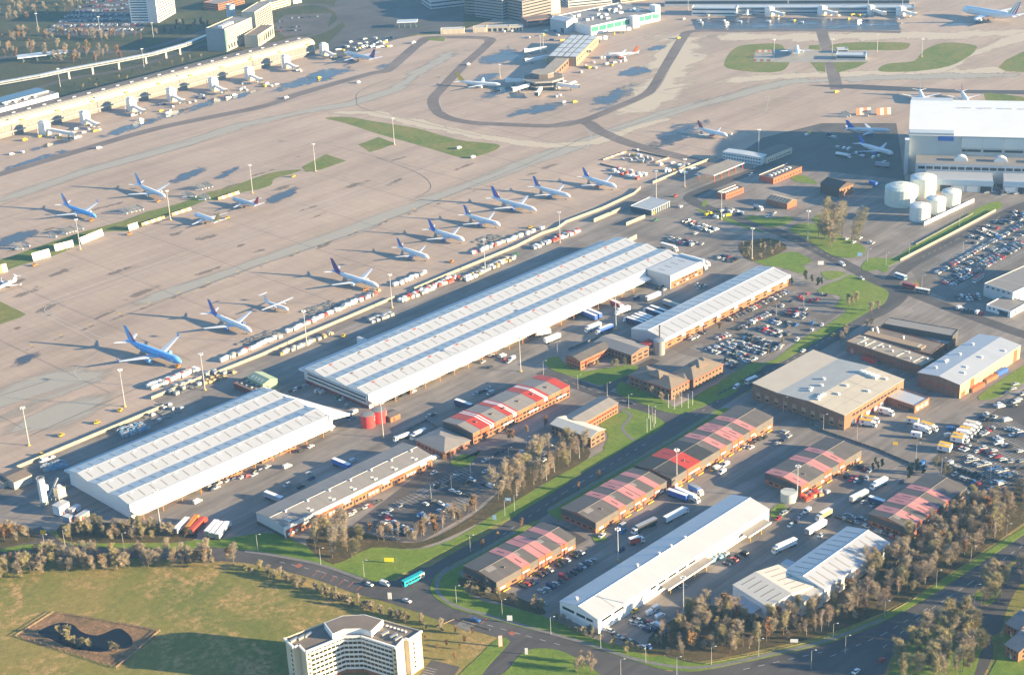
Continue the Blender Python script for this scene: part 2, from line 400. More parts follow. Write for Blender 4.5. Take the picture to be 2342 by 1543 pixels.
road('apron_road', [(1122, 95), (1095, 120), (1055, 155), (1010, 203), (991, 226), (996, 250), (1022, 269), (1080, 281), (1160, 285), (1270, 288), (1340, 274), (1400, 250), (1465, 222), (1493, 202), (1525, 148), (1560, 90), (1585, 72), (1700, 71), (1880, 70), (2060, 74)], 11, RUNROAD, 0.042)
road('apron_road', [(1262, 289), (1335, 279), (1370, 299), (1430, 325), (1500, 345), (1560, 360), (1625, 378)], 13, RUNROAD, 0.044)
road('apron_road', [(1878, 66), (1886, 95), (1896, 125), (1905, 165), (1914, 205)], 12, RUNROAD, 0.044)
sheet('stand_surface', [(1580, 44), (1760, 40), (2050, 46), (2062, 70), (1590, 68)], M('stand_asphalt', (0.075, 0.075, 0.085), 0.35, var=0.3, scale=0.05), 0.034)
sheet('taxiway', [(1842, 195), (1960, 193.5), (2070, 199), (2200, 206), (2342, 207), (2500, 208), (2500, 218), (2342, 216.5), (2200, 213.5), (2000, 207), (1900, 200)], M('taxiway_asphalt', (0.075, 0.07, 0.07), 0.7, var=0.2, scale=0.05), 0.046)
sheet('hangar_stand', [(1690, 352), (1745, 315), (1880, 282), (2050, 282), (2070, 412), (1830, 385)], M('hangar_apron_asphalt', (0.10, 0.088, 0.08), 0.75, var=0.25, scale=0.06, stretch=(.3, 1, 1)), 0.048)
for pts in [[(743, 270), (800, 268), (850, 277), (950, 293), (1010, 310), (1060, 322), (1100, 326), (1143, 332), (1128, 346), (1085, 359), (1060, 362), (1000, 345), (950, 330), (870, 308), (790, 282)],
    [(819, 331), (866, 314), (905, 328), (872, 341), (846, 348)], [(690, 382), (745, 353), (792, 368), (735, 388), (700, 394)],
    [(-30, 605), (0, 595), (60, 574), (124, 551), (197, 528), (275, 507), (337, 484), (389, 471), (430, 458), (467, 442), (529, 427), (600, 401), (640, 392), (690, 388), (660, 400), (627, 409), (619, 424), (580, 436), (552, 440), (503, 458), (472, 458), (425, 478), (360, 505), (296, 528), (241, 530), (190, 556), (110, 590), (60, 603), (23, 615), (-10, 630)],
    [(-40, 690), (0, 689), (60, 718), (45, 727), (0, 741), (-50, 748)], [(1656, 150), (1668, 122), (1691, 106), (1730, 101), (1781, 101), (1796, 114), (1806, 130), (1804, 148), (1786, 163), (1742, 166), (1680, 160)],
    [(1853, 143), (1886, 143), (1888, 165), (1870, 163)], [(1905, 142), (1985, 142), (1960, 155), (1915, 167)], [(1850, 104), (1875, 103), (1877, 115), (1850, 113)],
    [(1900, 104), (1960, 97), (2070, 98), (2080, 106), (2060, 115), (1970, 115), (1915, 116)], [(2114, 115), (2160, 98), (2225, 103), (2233, 112), (2215, 130), (2170, 152), (2100, 163), (2030, 165), (2008, 160), (2030, 146), (2090, 140)],
    [(2283, 155), (2300, 138), (2342, 118), (2480, 100), (2480, 175), (2300, 163)], [(2249, 212), (2270, 213), (2342, 222), (2360, 232), (2255, 232)], [(973, 92), (985, 86), (1020, 85), (1015, 95)]]:
    sheet('airfield_grass', crv(pts, 3) if len(pts) > 6 else pts, AIRGRASS, 0.055)
sheet('concrete_pad', [(1722, 142), (1728, 115), (1800, 113), (1850, 117), (1990, 117), (1985, 142), (1900, 143), (1850, 143)], APRON_GREY, 0.062)
# apron paint: stand and taxi lines
lines('apron_marking', [[(84, 697), (300, 622), (580, 519), (917, 396), (1020, 360)], [(118, 696), (300, 632.6), (580, 530), (917, 406), (1030, 365)], [(150, 702), (300, 641), (580, 538), (917, 413)],
    crv([(190, 670), (130, 690), (104, 704), (106, 714), (130, 726), (202, 758), (232, 771), (300, 776)], 5, False), [(60, 718), (0, 690)], crv([(0, 735), (45, 728), (120, 706)], 4, False),
    [(90, 715), (190, 765), (232, 790)], crv([(235, 800), (190, 830), (172, 845), (174, 858), (186, 868)], 5, False), [(186, 868), (210, 860), (262, 882)], [(20, 872), (155, 852)], [(0, 400 + 18), (181, 345 + 16), (363, 309), (600, 259), (684, 231), (839, 184)]], 0.55, FAINT_LINE, 0.050)
lines('apron_marking', [[(-20, 410), (181, 352), (363, 300), (600, 250), (684, 222), (839, 178), (893, 167), (925, 142), (970, 100)], [(1005, 230), (1012, 255), (1080, 276), (1265, 281), (1337, 267), (1460, 218)],
    [(1498, 212), (1545, 135), (1575, 85)], crv([(1180, 330), (1240, 318), (1330, 322), (1345, 335), (1320, 345)], 5, False), crv([(1280, 350), (1340, 330), (1352, 310), (1335, 292)], 5, False), [(1500, 370), (1752, 255), (1760, 218)], [(1742, 222), (1860, 222)]], 0.5, FAINT_LINE, 0.052)
lines('apron_joint', [[(250, 735), (420, 670), (580, 611), (820, 530), (1050, 438), (1200, 378), (1330, 318), (1440, 288), (1620, 228), (1742, 190)], crv([(860, 360), (930, 385), (970, 405), (985, 425), (975, 440), (950, 452)], 6, False),
    [(0, 470), (200, 400), (430, 335), (560, 296), (690, 262)], crv([(1000, 140), (930, 165), (830, 205), (815, 228), (835, 250), (960, 280), (1100, 312)], 6, False), [(0, 905), (110, 870)], [(60, 1000), (330, 880)]], 0.7, DARK_LINE, 0.049)
base = g(300, 720)
lines('apron_joint', [[(base.x + dx, base.y - 95), (base.x + dx, base.y + 190)] for dx in range(-260, 700, 60)], 0.35, DARK_LINE, 0.047, world=True)
for i in range(16):
    t = i / 15; x = 60 + t * 1010; y = 800 - t * 358
    soft_blob('stain', x, y, 5, 2.4, STAIN, 0.0505 + i * 1e-4, 0, 10); soft_blob('stain', x + 14, y - 6, 4, 2, STAIN, 0.0506 + i * 1e-4, 0, 10)
    line('stand_marking', [(x + 9, y - 12), (x + 15, y - 11)], 1.6, YELLOW_LINE, 0.053)

# public roads
def rsheet(name, pts, mat=ROAD, z=0.035, n=4): return sheet(name, crv(pts, n) if n else pts, mat, z)
road('road', [(-80, 1247), (60, 1254), (200, 1258), (400, 1262), (560, 1269), (640, 1284), (735, 1307), (830, 1340), (890, 1356), (960, 1378), (1036, 1405), (1115, 1428), (1203, 1453), (1290, 1476), (1400, 1510), (1500, 1548)], 13.5, ROAD, 0.035)
road('road', [(935, 1342), (985, 1315), (1060, 1272), (1150, 1222), (1290, 1126), (1376, 1074), (1480, 1012), (1590, 950), (1700, 880), (1850, 800), (1950, 740), (2020, 705), (2055, 675), (2050, 650)], 12.5, ROAD, 0.037)
sheet('road_junction', [(855, 1332), (905, 1327), (960, 1298), (1030, 1290), (1003, 1308), (988, 1328), (984, 1345), (990, 1362), (1008, 1378), (1040, 1395), (1000, 1412), (900, 1378)], ROAD, 0.039)
road('road', [(2055, 672), (2030, 655), (1985, 632), (1930, 603), (1850, 562), (1790, 535), (1740, 516), (1690, 503), (1640, 485), (1595, 466), (1578, 452), (1600, 438), (1660, 415), (1740, 385), (1800, 360)], 11, ROAD, 0.036)
road('road', [(2035, 650), (2065, 615), (2110, 588), (2190, 547), (2290, 494), (2380, 455)], 11, ROAD, 0.038)
road('road', [(2050, 655), (2110, 680), (2220, 722), (2342, 765), (2500, 815)], 10, ROAD, 0.034)
road('road', [(1240, 848), (1290, 868), (1345, 888), (1400, 908), (1456, 925), (1505, 945), (1540, 965)], 11, ROAD, 0.038)
road('road', [(1380, 893), (1420, 868), (1455, 845), (1500, 822)], 7, ROAD, 0.036)
rsheet('road', [(1490, 990), (1518, 975), (1506, 950), (1548, 945), (1580, 950), (1610, 935), (1590, 965), (1520, 1005)], ROAD, 0.040)
rsheet('road', [(1560, 1560), (1540, 1533), (1600, 1534), (1742, 1506), (1887, 1472), (1988, 1436), (2110, 1374), (2219, 1304), (2342, 1223), (2520, 1105), (2520, 1150), (2342, 1267), (2294, 1298), (2219, 1366), (2195, 1392), (2115, 1430), (2040, 1500), (2000, 1560), (1800, 1620)], ROAD, 0.038, 3)
rsheet('road', [(1398, 1509), (1471, 1519), (1523, 1532), (1560, 1545), (1700, 1640), (1450, 1640), (1390, 1560), (1350, 1525), (1300, 1485)], ROAD, 0.036, 3)
rsheet('road', [(1185, 1440), (1240, 1455), (1290, 1478), (1240, 1480), (1205, 1490), (1160, 1530), (1130, 1570), (1080, 1570), (1120, 1520), (1165, 1470)], ROAD, 0.041, 3)
rsheet('road', [(2203, 1384), (2219, 1366), (2240, 1372), (2260, 1385), (2280, 1350), (2310, 1300), (2360, 1265), (2380, 1290), (2330, 1340), (2300, 1400), (2290, 1440), (2262, 1450), (2235, 1420), (2215, 1400)], ROAD, 0.040, 3)
rsheet('road', [(2230, 1440), (2262, 1445), (2270, 1500), (2230, 1570), (2190, 1570), (2230, 1500)], ROAD, 0.041, 3)
road('road', [(60, 1215), (80, 1232), (110, 1252)], 16, ROAD, 0.036)
road('road', [(1168, 1202), (1205, 1215), (1260, 1205), (1330, 1240)], 8, ROAD, 0.040)
# grass verges and lawns, a kerb high
VZ = [0.0]
for pts in [[(873, 1329), (925, 1310), (979, 1280), (1124, 1204), (1163, 1187), (1266, 1125), (1333, 1081), (1453, 1010), (1430, 1004), (1345, 1050), (1310, 1068), (1240, 1110), (1180, 1145), (1100, 1195), (1030, 1235), (960, 1255), (900, 1252), (850, 1240), (812, 1255), (760, 1272), (735, 1288), (800, 1309), (836, 1323)],
    [(560, 1257), (640, 1268), (735, 1289), (760, 1272), (700, 1248), (652, 1226), (600, 1218), (520, 1230), (430, 1236), (440, 1246)],
    [(1383, 1029), (1452, 1011), (1518, 975), (1503, 954), (1456, 937), (1428, 934), (1415, 945), (1371, 965), (1388, 990), (1390, 1003)],
    [(1409, 897), (1456, 918), (1503, 936), (1533, 944), (1563, 945), (1622, 923), (1690, 884), (1640, 878), (1590, 905), (1545, 930), (1520, 915), (1440, 880), (1420, 872)],
    [(1243, 826), (1262, 845), (1300, 858), (1345, 872), (1380, 880), (1440, 855), (1460, 838), (1430, 835), (1385, 842), (1330, 848), (1290, 830), (1275, 815)],
    [(1738, 833), (1777, 831), (1827, 805), (1874, 776), (1935, 742), (1994, 708), (2023, 693), (2032, 668), (2010, 655), (1975, 640), (1945, 628), (1920, 640), (1880, 655), (1870, 668), (1900, 672), (1925, 680), (1910, 700), (1935, 708), (1922, 722), (1880, 750), (1833, 775), (1800, 800), (1770, 822)],
    [(1640, 880), (1690, 883), (1738, 848), (1745, 832), (1720, 830), (1680, 850)],
    [(1809, 576), (1758, 587), (1724, 596), (1750, 607), (1790, 612), (1828, 625), (1846, 617), (1838, 607), (1858, 597), (1836, 583)], [(1880, 622), (1915, 620), (1935, 627), (1900, 640), (1885, 634)],
    [(2007, 615), (2017, 607), (2033, 611), (2025, 623)], [(1970, 612), (1990, 590), (2046, 589), (2095, 557), (2225, 482), (2277, 461), (2293, 469), (2277, 482), (2170, 540), (2059, 596), (2020, 612), (1985, 620)],
    [(1588, 478), (1640, 489), (1690, 509), (1735, 525), (1748, 533), (1700, 519), (1640, 499)], [(1703, 499), (1743, 514), (1761, 519), (1794, 515), (1816, 500), (1798, 495), (1761, 499), (1725, 493)],
    [(1805, 526), (1825, 513), (1860, 512), (1900, 530), (1979, 566), (1957, 588), (1903, 584), (1843, 546)], [(1810, 402), (1840, 402), (1870, 419), (1843, 419), (1814, 413)], [(1604, 470), (1612, 458), (1618, 462), (1612, 472)], [(1858, 505), (1872, 490), (1890, 505), (1875, 512)],
    [(1003, 1310), (1026, 1298), (1058, 1318), (1065, 1350), (1100, 1372), (1170, 1388), (1240, 1408), (1290, 1428), (1370, 1464), (1420, 1478), (1480, 1500), (1520, 1500), (1600, 1515), (1760, 1488), (1887, 1455), (2017, 1405), (2110, 1355), (2219, 1285), (2342, 1205), (2520, 1090), (2520, 1103), (2342, 1221), (2219, 1302), (2110, 1372), (2017, 1423), (1988, 1434), (1887, 1470), (1742, 1504), (1600, 1532), (1523, 1530), (1471, 1517), (1341, 1475), (1280, 1455), (1203, 1437), (1115, 1412), (1036, 1390), (1007, 1374), (989, 1359), (984, 1343), (991, 1325)],
    [(1030, 1294), (1095, 1259), (1188, 1207), (1233, 1192), (1056, 1303)], [(1255, 1162), (1317, 1125), (1420, 1066), (1523, 1009), (1634, 939), (1658, 948), (1480, 1058), (1300, 1165), (1288, 1190), (1262, 1178)],
    [(1163, 1470), (1150, 1457), (1125, 1470), (1095, 1500), (1050, 1543), (1045, 1570), (1078, 1570), (1118, 1520)], [(1212, 1485), (1240, 1482), (1277, 1486), (1316, 1503), (1350, 1525), (1388, 1575), (1132, 1575), (1162, 1530), (1190, 1497)],
    [(160, 1243), (190, 1250), (300, 1253), (440, 1254), (430, 1243), (300, 1242)], [(-20, 1262), (60, 1257), (100, 1247), (75, 1243), (0, 1255)],
    [(1090, 1043), (1060, 1038), (1030, 1055), (1050, 1068), (1075, 1060), (1101, 1028)], [(2230, 1362), (2260, 1345), (2285, 1330), (2290, 1345), (2268, 1380), (2245, 1376)], [(2300, 1440), (2342, 1400), (2420, 1400), (2420, 1600), (2262, 1570), (2285, 1500)],
    [(2040, 1560), (2080, 1480), (2150, 1410), (2220, 1405), (2250, 1450), (2240, 1500), (2200, 1570)], [(2236, 907), (2342, 835), (2400, 800), (2400, 830), (2290, 905)], [(1764, 1165), (1790, 1150), (1800, 1172), (1770, 1190)], [(1355, 1228), (1372, 1222), (1388, 1232), (1365, 1240)], [(1660, 880), (1600, 900), (1640, 915), (1690, 890)]]:
    VZ[0] += 0.0006; sheet('grass_verge', crv(pts, 3), VERGE, 0.12 + VZ[0])
# rough ground under the tree belts
for pts in [[(1480, 1490), (1500, 1440), (1620, 1385), (1700, 1400), (1740, 1410), (1890, 1375), (2080, 1230), (2210, 1150), (2342, 1120), (2500, 1040), (2500, 1085), (2342, 1195), (2219, 1280), (2110, 1350), (2017, 1400), (1887, 1450), (1740, 1485), (1600, 1512), (1520, 1498)],
    [(140, 1200), (300, 1196), (430, 1205), (440, 1236), (300, 1240), (160, 1238)], [(-50, 1200), (60, 1205), (80, 1235), (-50, 1255)], [(700, 1235), (790, 1205), (860, 1225), (960, 1240), (1080, 1180), (1160, 1110), (1250, 1040), (1330, 1020), (1345, 1048), (1240, 1108), (1100, 1193), (960, 1252), (850, 1252), (760, 1290)],
    [(1050, 1320), (1130, 1345), (1240, 1390), (1235, 1405), (1170, 1386), (1070, 1352)], [(1690, 560), (1760, 545), (1800, 570), (1720, 598)]]:
    VZ[0] += 0.0006; sheet('rough_ground', crv(pts, 3), SCRUB, 0.125 + VZ[0])
# footways
road('footway', [(1003, 1318), (1030, 1300), (1100, 1262), (1180, 1216)], 2.2, PAVE, 0.165)
road('footway', [(1026, 1296), (1004, 1320), (1000, 1345), (1008, 1362), (1040, 1384), (1120, 1408), (1210, 1434), (1345, 1472), (1475, 1512), (1600, 1526), (1750, 1498), (1890, 1464), (2020, 1416)], 2.0, PAVE, 0.166)
road('footway', [(560, 1260), (640, 1272), (735, 1292), (830, 1325)], 2.2, PAVE, 0.167)
road('footway', [(1452, 1008), (1430, 990), (1425, 975), (1441, 955), (1436, 942), (1420, 938)], 1.8, PAVE, 0.168)
road('footway', [(1255, 1166), (1320, 1129), (1422, 1070), (1525, 1012), (1634, 944)], 2.0, PAVE, 0.167)
# white, yellow and red road paint
RD = MB()
for pts in [[(640, 1284), (735, 1307), (830, 1340)], [(1150, 1222), (1290, 1126), (1376, 1074), (1480, 1012)], [(1590, 950), (1700, 880), (1850, 800), (1950, 740)], [(1115, 1428), (1203, 1453), (1290, 1476)],
    [(1790, 535), (1850, 562), (1930, 603)], [(1290, 868), (1345, 888), (1400, 908), (1456, 925)], [(2110, 588), (2190, 547), (2290, 494)], [(2020, 1480), (2110, 1405), (2219, 1332), (2342, 1245)], [(1900, 1500), (2020, 1450), (2130, 1385)], [(1700, 1530), (1880, 1490)]]:
    strip(RD, pts, 0.2, 0.062, (3, 4))
tag(RD.build('road_marking', WHITE_LINE), kind='structure')
RD = MB()
for x, y in [(715, 1310), (735, 1316), (755, 1323), (775, 1330), (795, 1337), (815, 1344), (1100, 1420)]: strip(RD, [(x, y + 6), (x + 14, y - 7)], 0.5, 0.063)
strip(RD, [(677, 1296), (690, 1290)], 3.0, 0.063); strip(RD, [(1166, 1450), (1176, 1445)], 3.0, 0.064)
tag(RD.build('road_marking', RED_LINE), kind='structure')
# hotel car park, layby, pond with its bank
sheet('hotel_car_park', [(925, 1590), (945, 1560), (988, 1508), (1052, 1524), (1010, 1590)], PARK, 0.03)
HP = MB()
for i in range(9): strip(HP, [(975 + i * 0.5 - i * 4, 1525 + i * 5), (1000 - i * 4, 1531 + i * 5)], 0.14, 0.045)
tag(HP.build('bay_marking', WHITE_LINE), kind='structure')
sheet('layby', [(1041, 1430), (1056, 1418), (1090, 1426), (1072, 1444)], PAVE, 0.05)
sheet('pond_bank', crv([(42, 1454), (124, 1403), (240, 1420), (360, 1443), (310, 1490), (267, 1522), (150, 1488)], 3), grass_mat('pond_bank_scrub', (0.11, 0.085, 0.045), (0.20, 0.125, 0.07), (0.26, 0.16, 0.09), 0.06, 0.5, 0.6, (0.33, 0.19, 0.10), 0.45), 0.05)
sheet('pond', crv([(86, 1446), (119, 1428), (145, 1423), (168, 1428), (187, 1444), (223, 1452), (267, 1436), (288, 1444), (303, 1462), (296, 1480), (255, 1484), (225, 1490), (156, 1479), (117, 1461)], 4), WATER, 0.065)
# car parks with bays
def bays(pts_rows, z=0.03, dep=4.8):
    b = MB()
    for a, c, n in pts_rows:
        A = g(*a); C = g(*c); d = (C - A).normalized(); q = Vector((-d.y, d.x, 0))
        for i in range(n + 1):
            p = A.lerp(C, i / n); strip(b, [(p.x - q.x * dep, p.y - q.y * dep), (p.x + q.x * dep, p.y + q.y * dep)], 0.14, z, world=True)
        strip(b, [(A.x, A.y), (C.x, C.y)], 0.14, z, world=True)
    return tag(b.build('bay_marking', WHITE_LINE), kind='structure')
sheet('car_park', [(800, 1205), (985, 1062), (1180, 1010), (1235, 1020), (1190, 1080), (1080, 1170), (960, 1240), (870, 1232)], PARK, 0.024)
sheet('car_park', [(1520, 790), (1800, 645), (1850, 655), (1900, 672), (1920, 690), (1930, 712), (1830, 772), (1730, 830), (1680, 848), (1660, 830), (1560, 810)], asphalt_mat('brown_car_park', (0.145, 0.122, 0.105), 0.2, .4, .2), 0.024)
sheet('car_park', [(2075, 605), (2342, 470), (2600, 420), (2600, 640), (2342, 700), (2180, 690), (2110, 660)], asphalt_mat('pale_car_park', (0.15, 0.13, 0.115), 0.25, .4, .3), 0.024)
sheet('car_park', [(2130, 1050), (2180, 1010), (2342, 890), (2600, 800), (2600, 1120), (2342, 1140), (2220, 1130), (2150, 1080)], PARK, 0.024)
bays([((845, 1215), (900, 1240), 9), ((905, 1160), (1010, 1105), 14), ((960, 1130), (1070, 1075), 14), ((1040, 1155), (1110, 1115), 8), ((1110, 1115), (1140, 1080), 5), ((1005, 1180), (1075, 1140), 10)])
bays([((1590, 790), (1690, 835), 26), ((1640, 765), (1750, 815), 28), ((1690, 745), (1790, 785), 24), ((1720, 722), (1830, 762), 24), ((1760, 702), (1870, 738), 24), ((1800, 685), (1900, 716), 20), ((1815, 668), (1915, 695), 20)])
bays([((2190, 1060), (2300, 1110), 18), ((2200, 1030), (2342, 1095), 22), ((2225, 1005), (2342, 1060), 18), ((2250, 980), (2342, 1025), 15), ((2275, 955), (2342, 985), 12)])
bays([((2120, 620), (2342, 505), 60), ((2150, 640), (2342, 540), 60), ((2180, 660), (2342, 575), 50), ((2150, 590), (2230, 560), 18)])
# landside north of the pier
sheet('landside', [(-400, 460), (0, 320), (730, 140), (960, 72), (1040, 70), (1300, 20), (1500, -100), (800, -160), (-600, -150)], grass_mat('landside_ground', (0.04, 0.055, 0.022), (0.065, 0.068, 0.03), (0.09, 0.075, 0.04), 0.02, 0.2, 0.3, (0.12, 0.08, 0.04), 0.55), 0.012)
sheet('car_park', [(100, 76), (150, 40), (215, 3), (345, -20), (350, 40), (318, 78), (200, 84)], PARK, 0.03)
sheet('car_park', [(620, 62), (650, 35), (760, 30), (745, 75), (650, 85)], PARK, 0.03)
road('road', [(-40, 140), (120, 118), (300, 118), (430, 85), (500, 60)], 10, ROAD, 0.03)
road('road', [(-40, 235), (60, 210), (160, 180), (280, 160), (420, 120), (480, 100), (640, 98), (720, 80), (775, 50), (770, 25), (720, 10), (640, 20)], 9, ROAD, 0.034)
sheet('forecourt', [(740, 110), (790, 60), (760, 20), (780, -20), (1060, -40), (1060, 70), (960, 78), (900, 92), (760, 140)], asphalt_mat('forecourt_asphalt', (0.075, 0.072, 0.07), 0.3), 0.026)
# ------------------------------------------------------------------ building kit
WALL_WHITE = M('white_cladding', (0.72, 0.71, 0.69), 0.55, var=0.05, scale=0.3)
WALL_GREY = M('grey_cladding', (0.45, 0.46, 0.47), 0.6, var=0.06, scale=0.3)
WALL_DARK = M('dark_cladding', (0.075, 0.07, 0.068), 0.6, var=0.12, scale=0.3)
def brick_mat(name, a, b):
    s = NT(name); bt = s.n('ShaderNodeTexBrick'); bt.inputs['Scale'].default_value = 1.0
    bt.inputs['Brick Width'].default_value = 0.9; bt.inputs['Row Height'].default_value = 0.3; bt.inputs['Mortar Size'].default_value = 0.03
    bt.inputs['Color1'].default_value = (*a, 1); bt.inputs['Color2'].default_value = (*b, 1); bt.inputs['Mortar'].default_value = (*[x * 0.85 for x in a], 1)
    s.l(s.pos, bt.inputs['Vector']); n = s.noise(0.5, 4)
    return s.out(s.mix(bt.outputs['Color'], s.ramp(n, (0.3, 0.8), (0.7, 1.15)), 0.8, 'MULTIPLY'), 0.85)
BRICK = brick_mat('orange_brick', (0.33, 0.145, 0.07), (0.27, 0.115, 0.055))
BRICK_BROWN = brick_mat('brown_brick', (0.24, 0.135, 0.08), (0.20, 0.11, 0.065))
BRICK_BUFF = brick_mat('buff_brick', (0.40, 0.29, 0.165), (0.35, 0.25, 0.14))
RED = M('red_paint', (0.46, 0.055, 0.03), 0.5, var=0.06)
ORANGE_RED = M('orange_red_cladding', (0.45, 0.10, 0.045), 0.5, var=0.08)
ROOF_LIGHT = M('pale_grey_roof_sheet', (0.40, 0.41, 0.43), 0.28, spec=1.0, var=0.06, scale=0.25, stretch=(1, .12, 1))
ROOF_WHITE = M('white_roof_sheet', (0.44, 0.45, 0.46), 0.3, spec=1.0, var=0.05, scale=0.25, stretch=(1, .12, 1))
ROOF_CREAM = M('cream_roof_sheet', (0.56, 0.52, 0.45), 0.55, var=0.05, scale=0.25, stretch=(.12, 1, 1))
ROOF_GREY = M('grey_roof_sheet', (0.235, 0.215, 0.20), 0.6, var=0.10, scale=0.25, stretch=(1, .12, 1))
ROOF_DARK = M('dark_grey_roof_sheet', (0.12, 0.105, 0.095), 0.65, var=0.14, scale=0.35, stretch=(1, .1, 1))
ROOF_BLACK = M('black_roof_sheet', (0.045, 0.043, 0.042), 0.6, var=0.15, scale=0.35)
ROOF_PINK = M('faded_pink_roof_sheet', (0.50, 0.21, 0.20), 0.6, var=0.16, scale=0.35, stretch=(1, .1, 1))
ROOF_RED = M('red_roof_sheet', (0.42, 0.05, 0.03), 0.5, var=0.10, scale=0.35)
ROOF_TAN = M('tan_flat_roof', (0.29, 0.25, 0.205), 0.8, var=0.12, scale=0.12)
ROOF_BROWN = M('brown_flat_roof', (0.175, 0.14, 0.115), 0.8, var=0.14, scale=0.12)
SKYL = M('dirty_skylight', (0.24, 0.235, 0.225), 0.4, var=0.1, scale=0.5)
SKYL_PALE = M('pale_skylight', (0.52, 0.49, 0.43), 0.4, var=0.1, scale=0.5)
GLASS = M('window_glass', (0.022, 0.026, 0.032), 0.12, var=0.0, spec=0.6)
GLASS_BLUE = M('blue_glass', (0.04, 0.06, 0.085), 0.1, var=0.0, spec=0.7)
GLASS_GREEN = M('green_glass', (0.05, 0.22, 0.17), 0.12, var=0.15, scale=0.3, spec=0.6)
FASCIA = M('fascia_white', (0.78, 0.77, 0.75), 0.5, var=0.04)
METAL = M('galvanised_steel', (0.42, 0.42, 0.42), 0.4, 0.6, var=0.08)
STEEL_DK = M('dark_steel', (0.06, 0.06, 0.065), 0.5, 0.3, var=0.05)
VENT_W = M('vent_white', (0.7, 0.69, 0.66), 0.5, var=0.05)
VENT_D = M('vent_brown', (0.13, 0.095, 0.08), 0.6, var=0.1)
YELLOW = M('yellow_paint', (0.62, 0.40, 0.02), 0.5, var=0.08)
ORANGE = M('orange_paint', (0.60, 0.22, 0.03), 0.5, var=0.08)
GREEN_P = M('green_paint', (0.05, 0.22, 0.10), 0.5, var=0.08)
BLUE_P = M('blue_paint', (0.04, 0.12, 0.42), 0.5, var=0.06)
WHITE_P = M('white_paint', (0.76, 0.755, 0.74), 0.4, var=0.03)
CONC = M('cast_concrete', (0.40, 0.36, 0.31), 0.85, var=0.12, scale=0.3)
CREAM_W = M('cream_render', (0.58, 0.50, 0.37), 0.75, var=0.06, scale=0.3)
SIGN_W = M('sign_white', (0.8, 0.79, 0.77), 0.4, var=0.0)

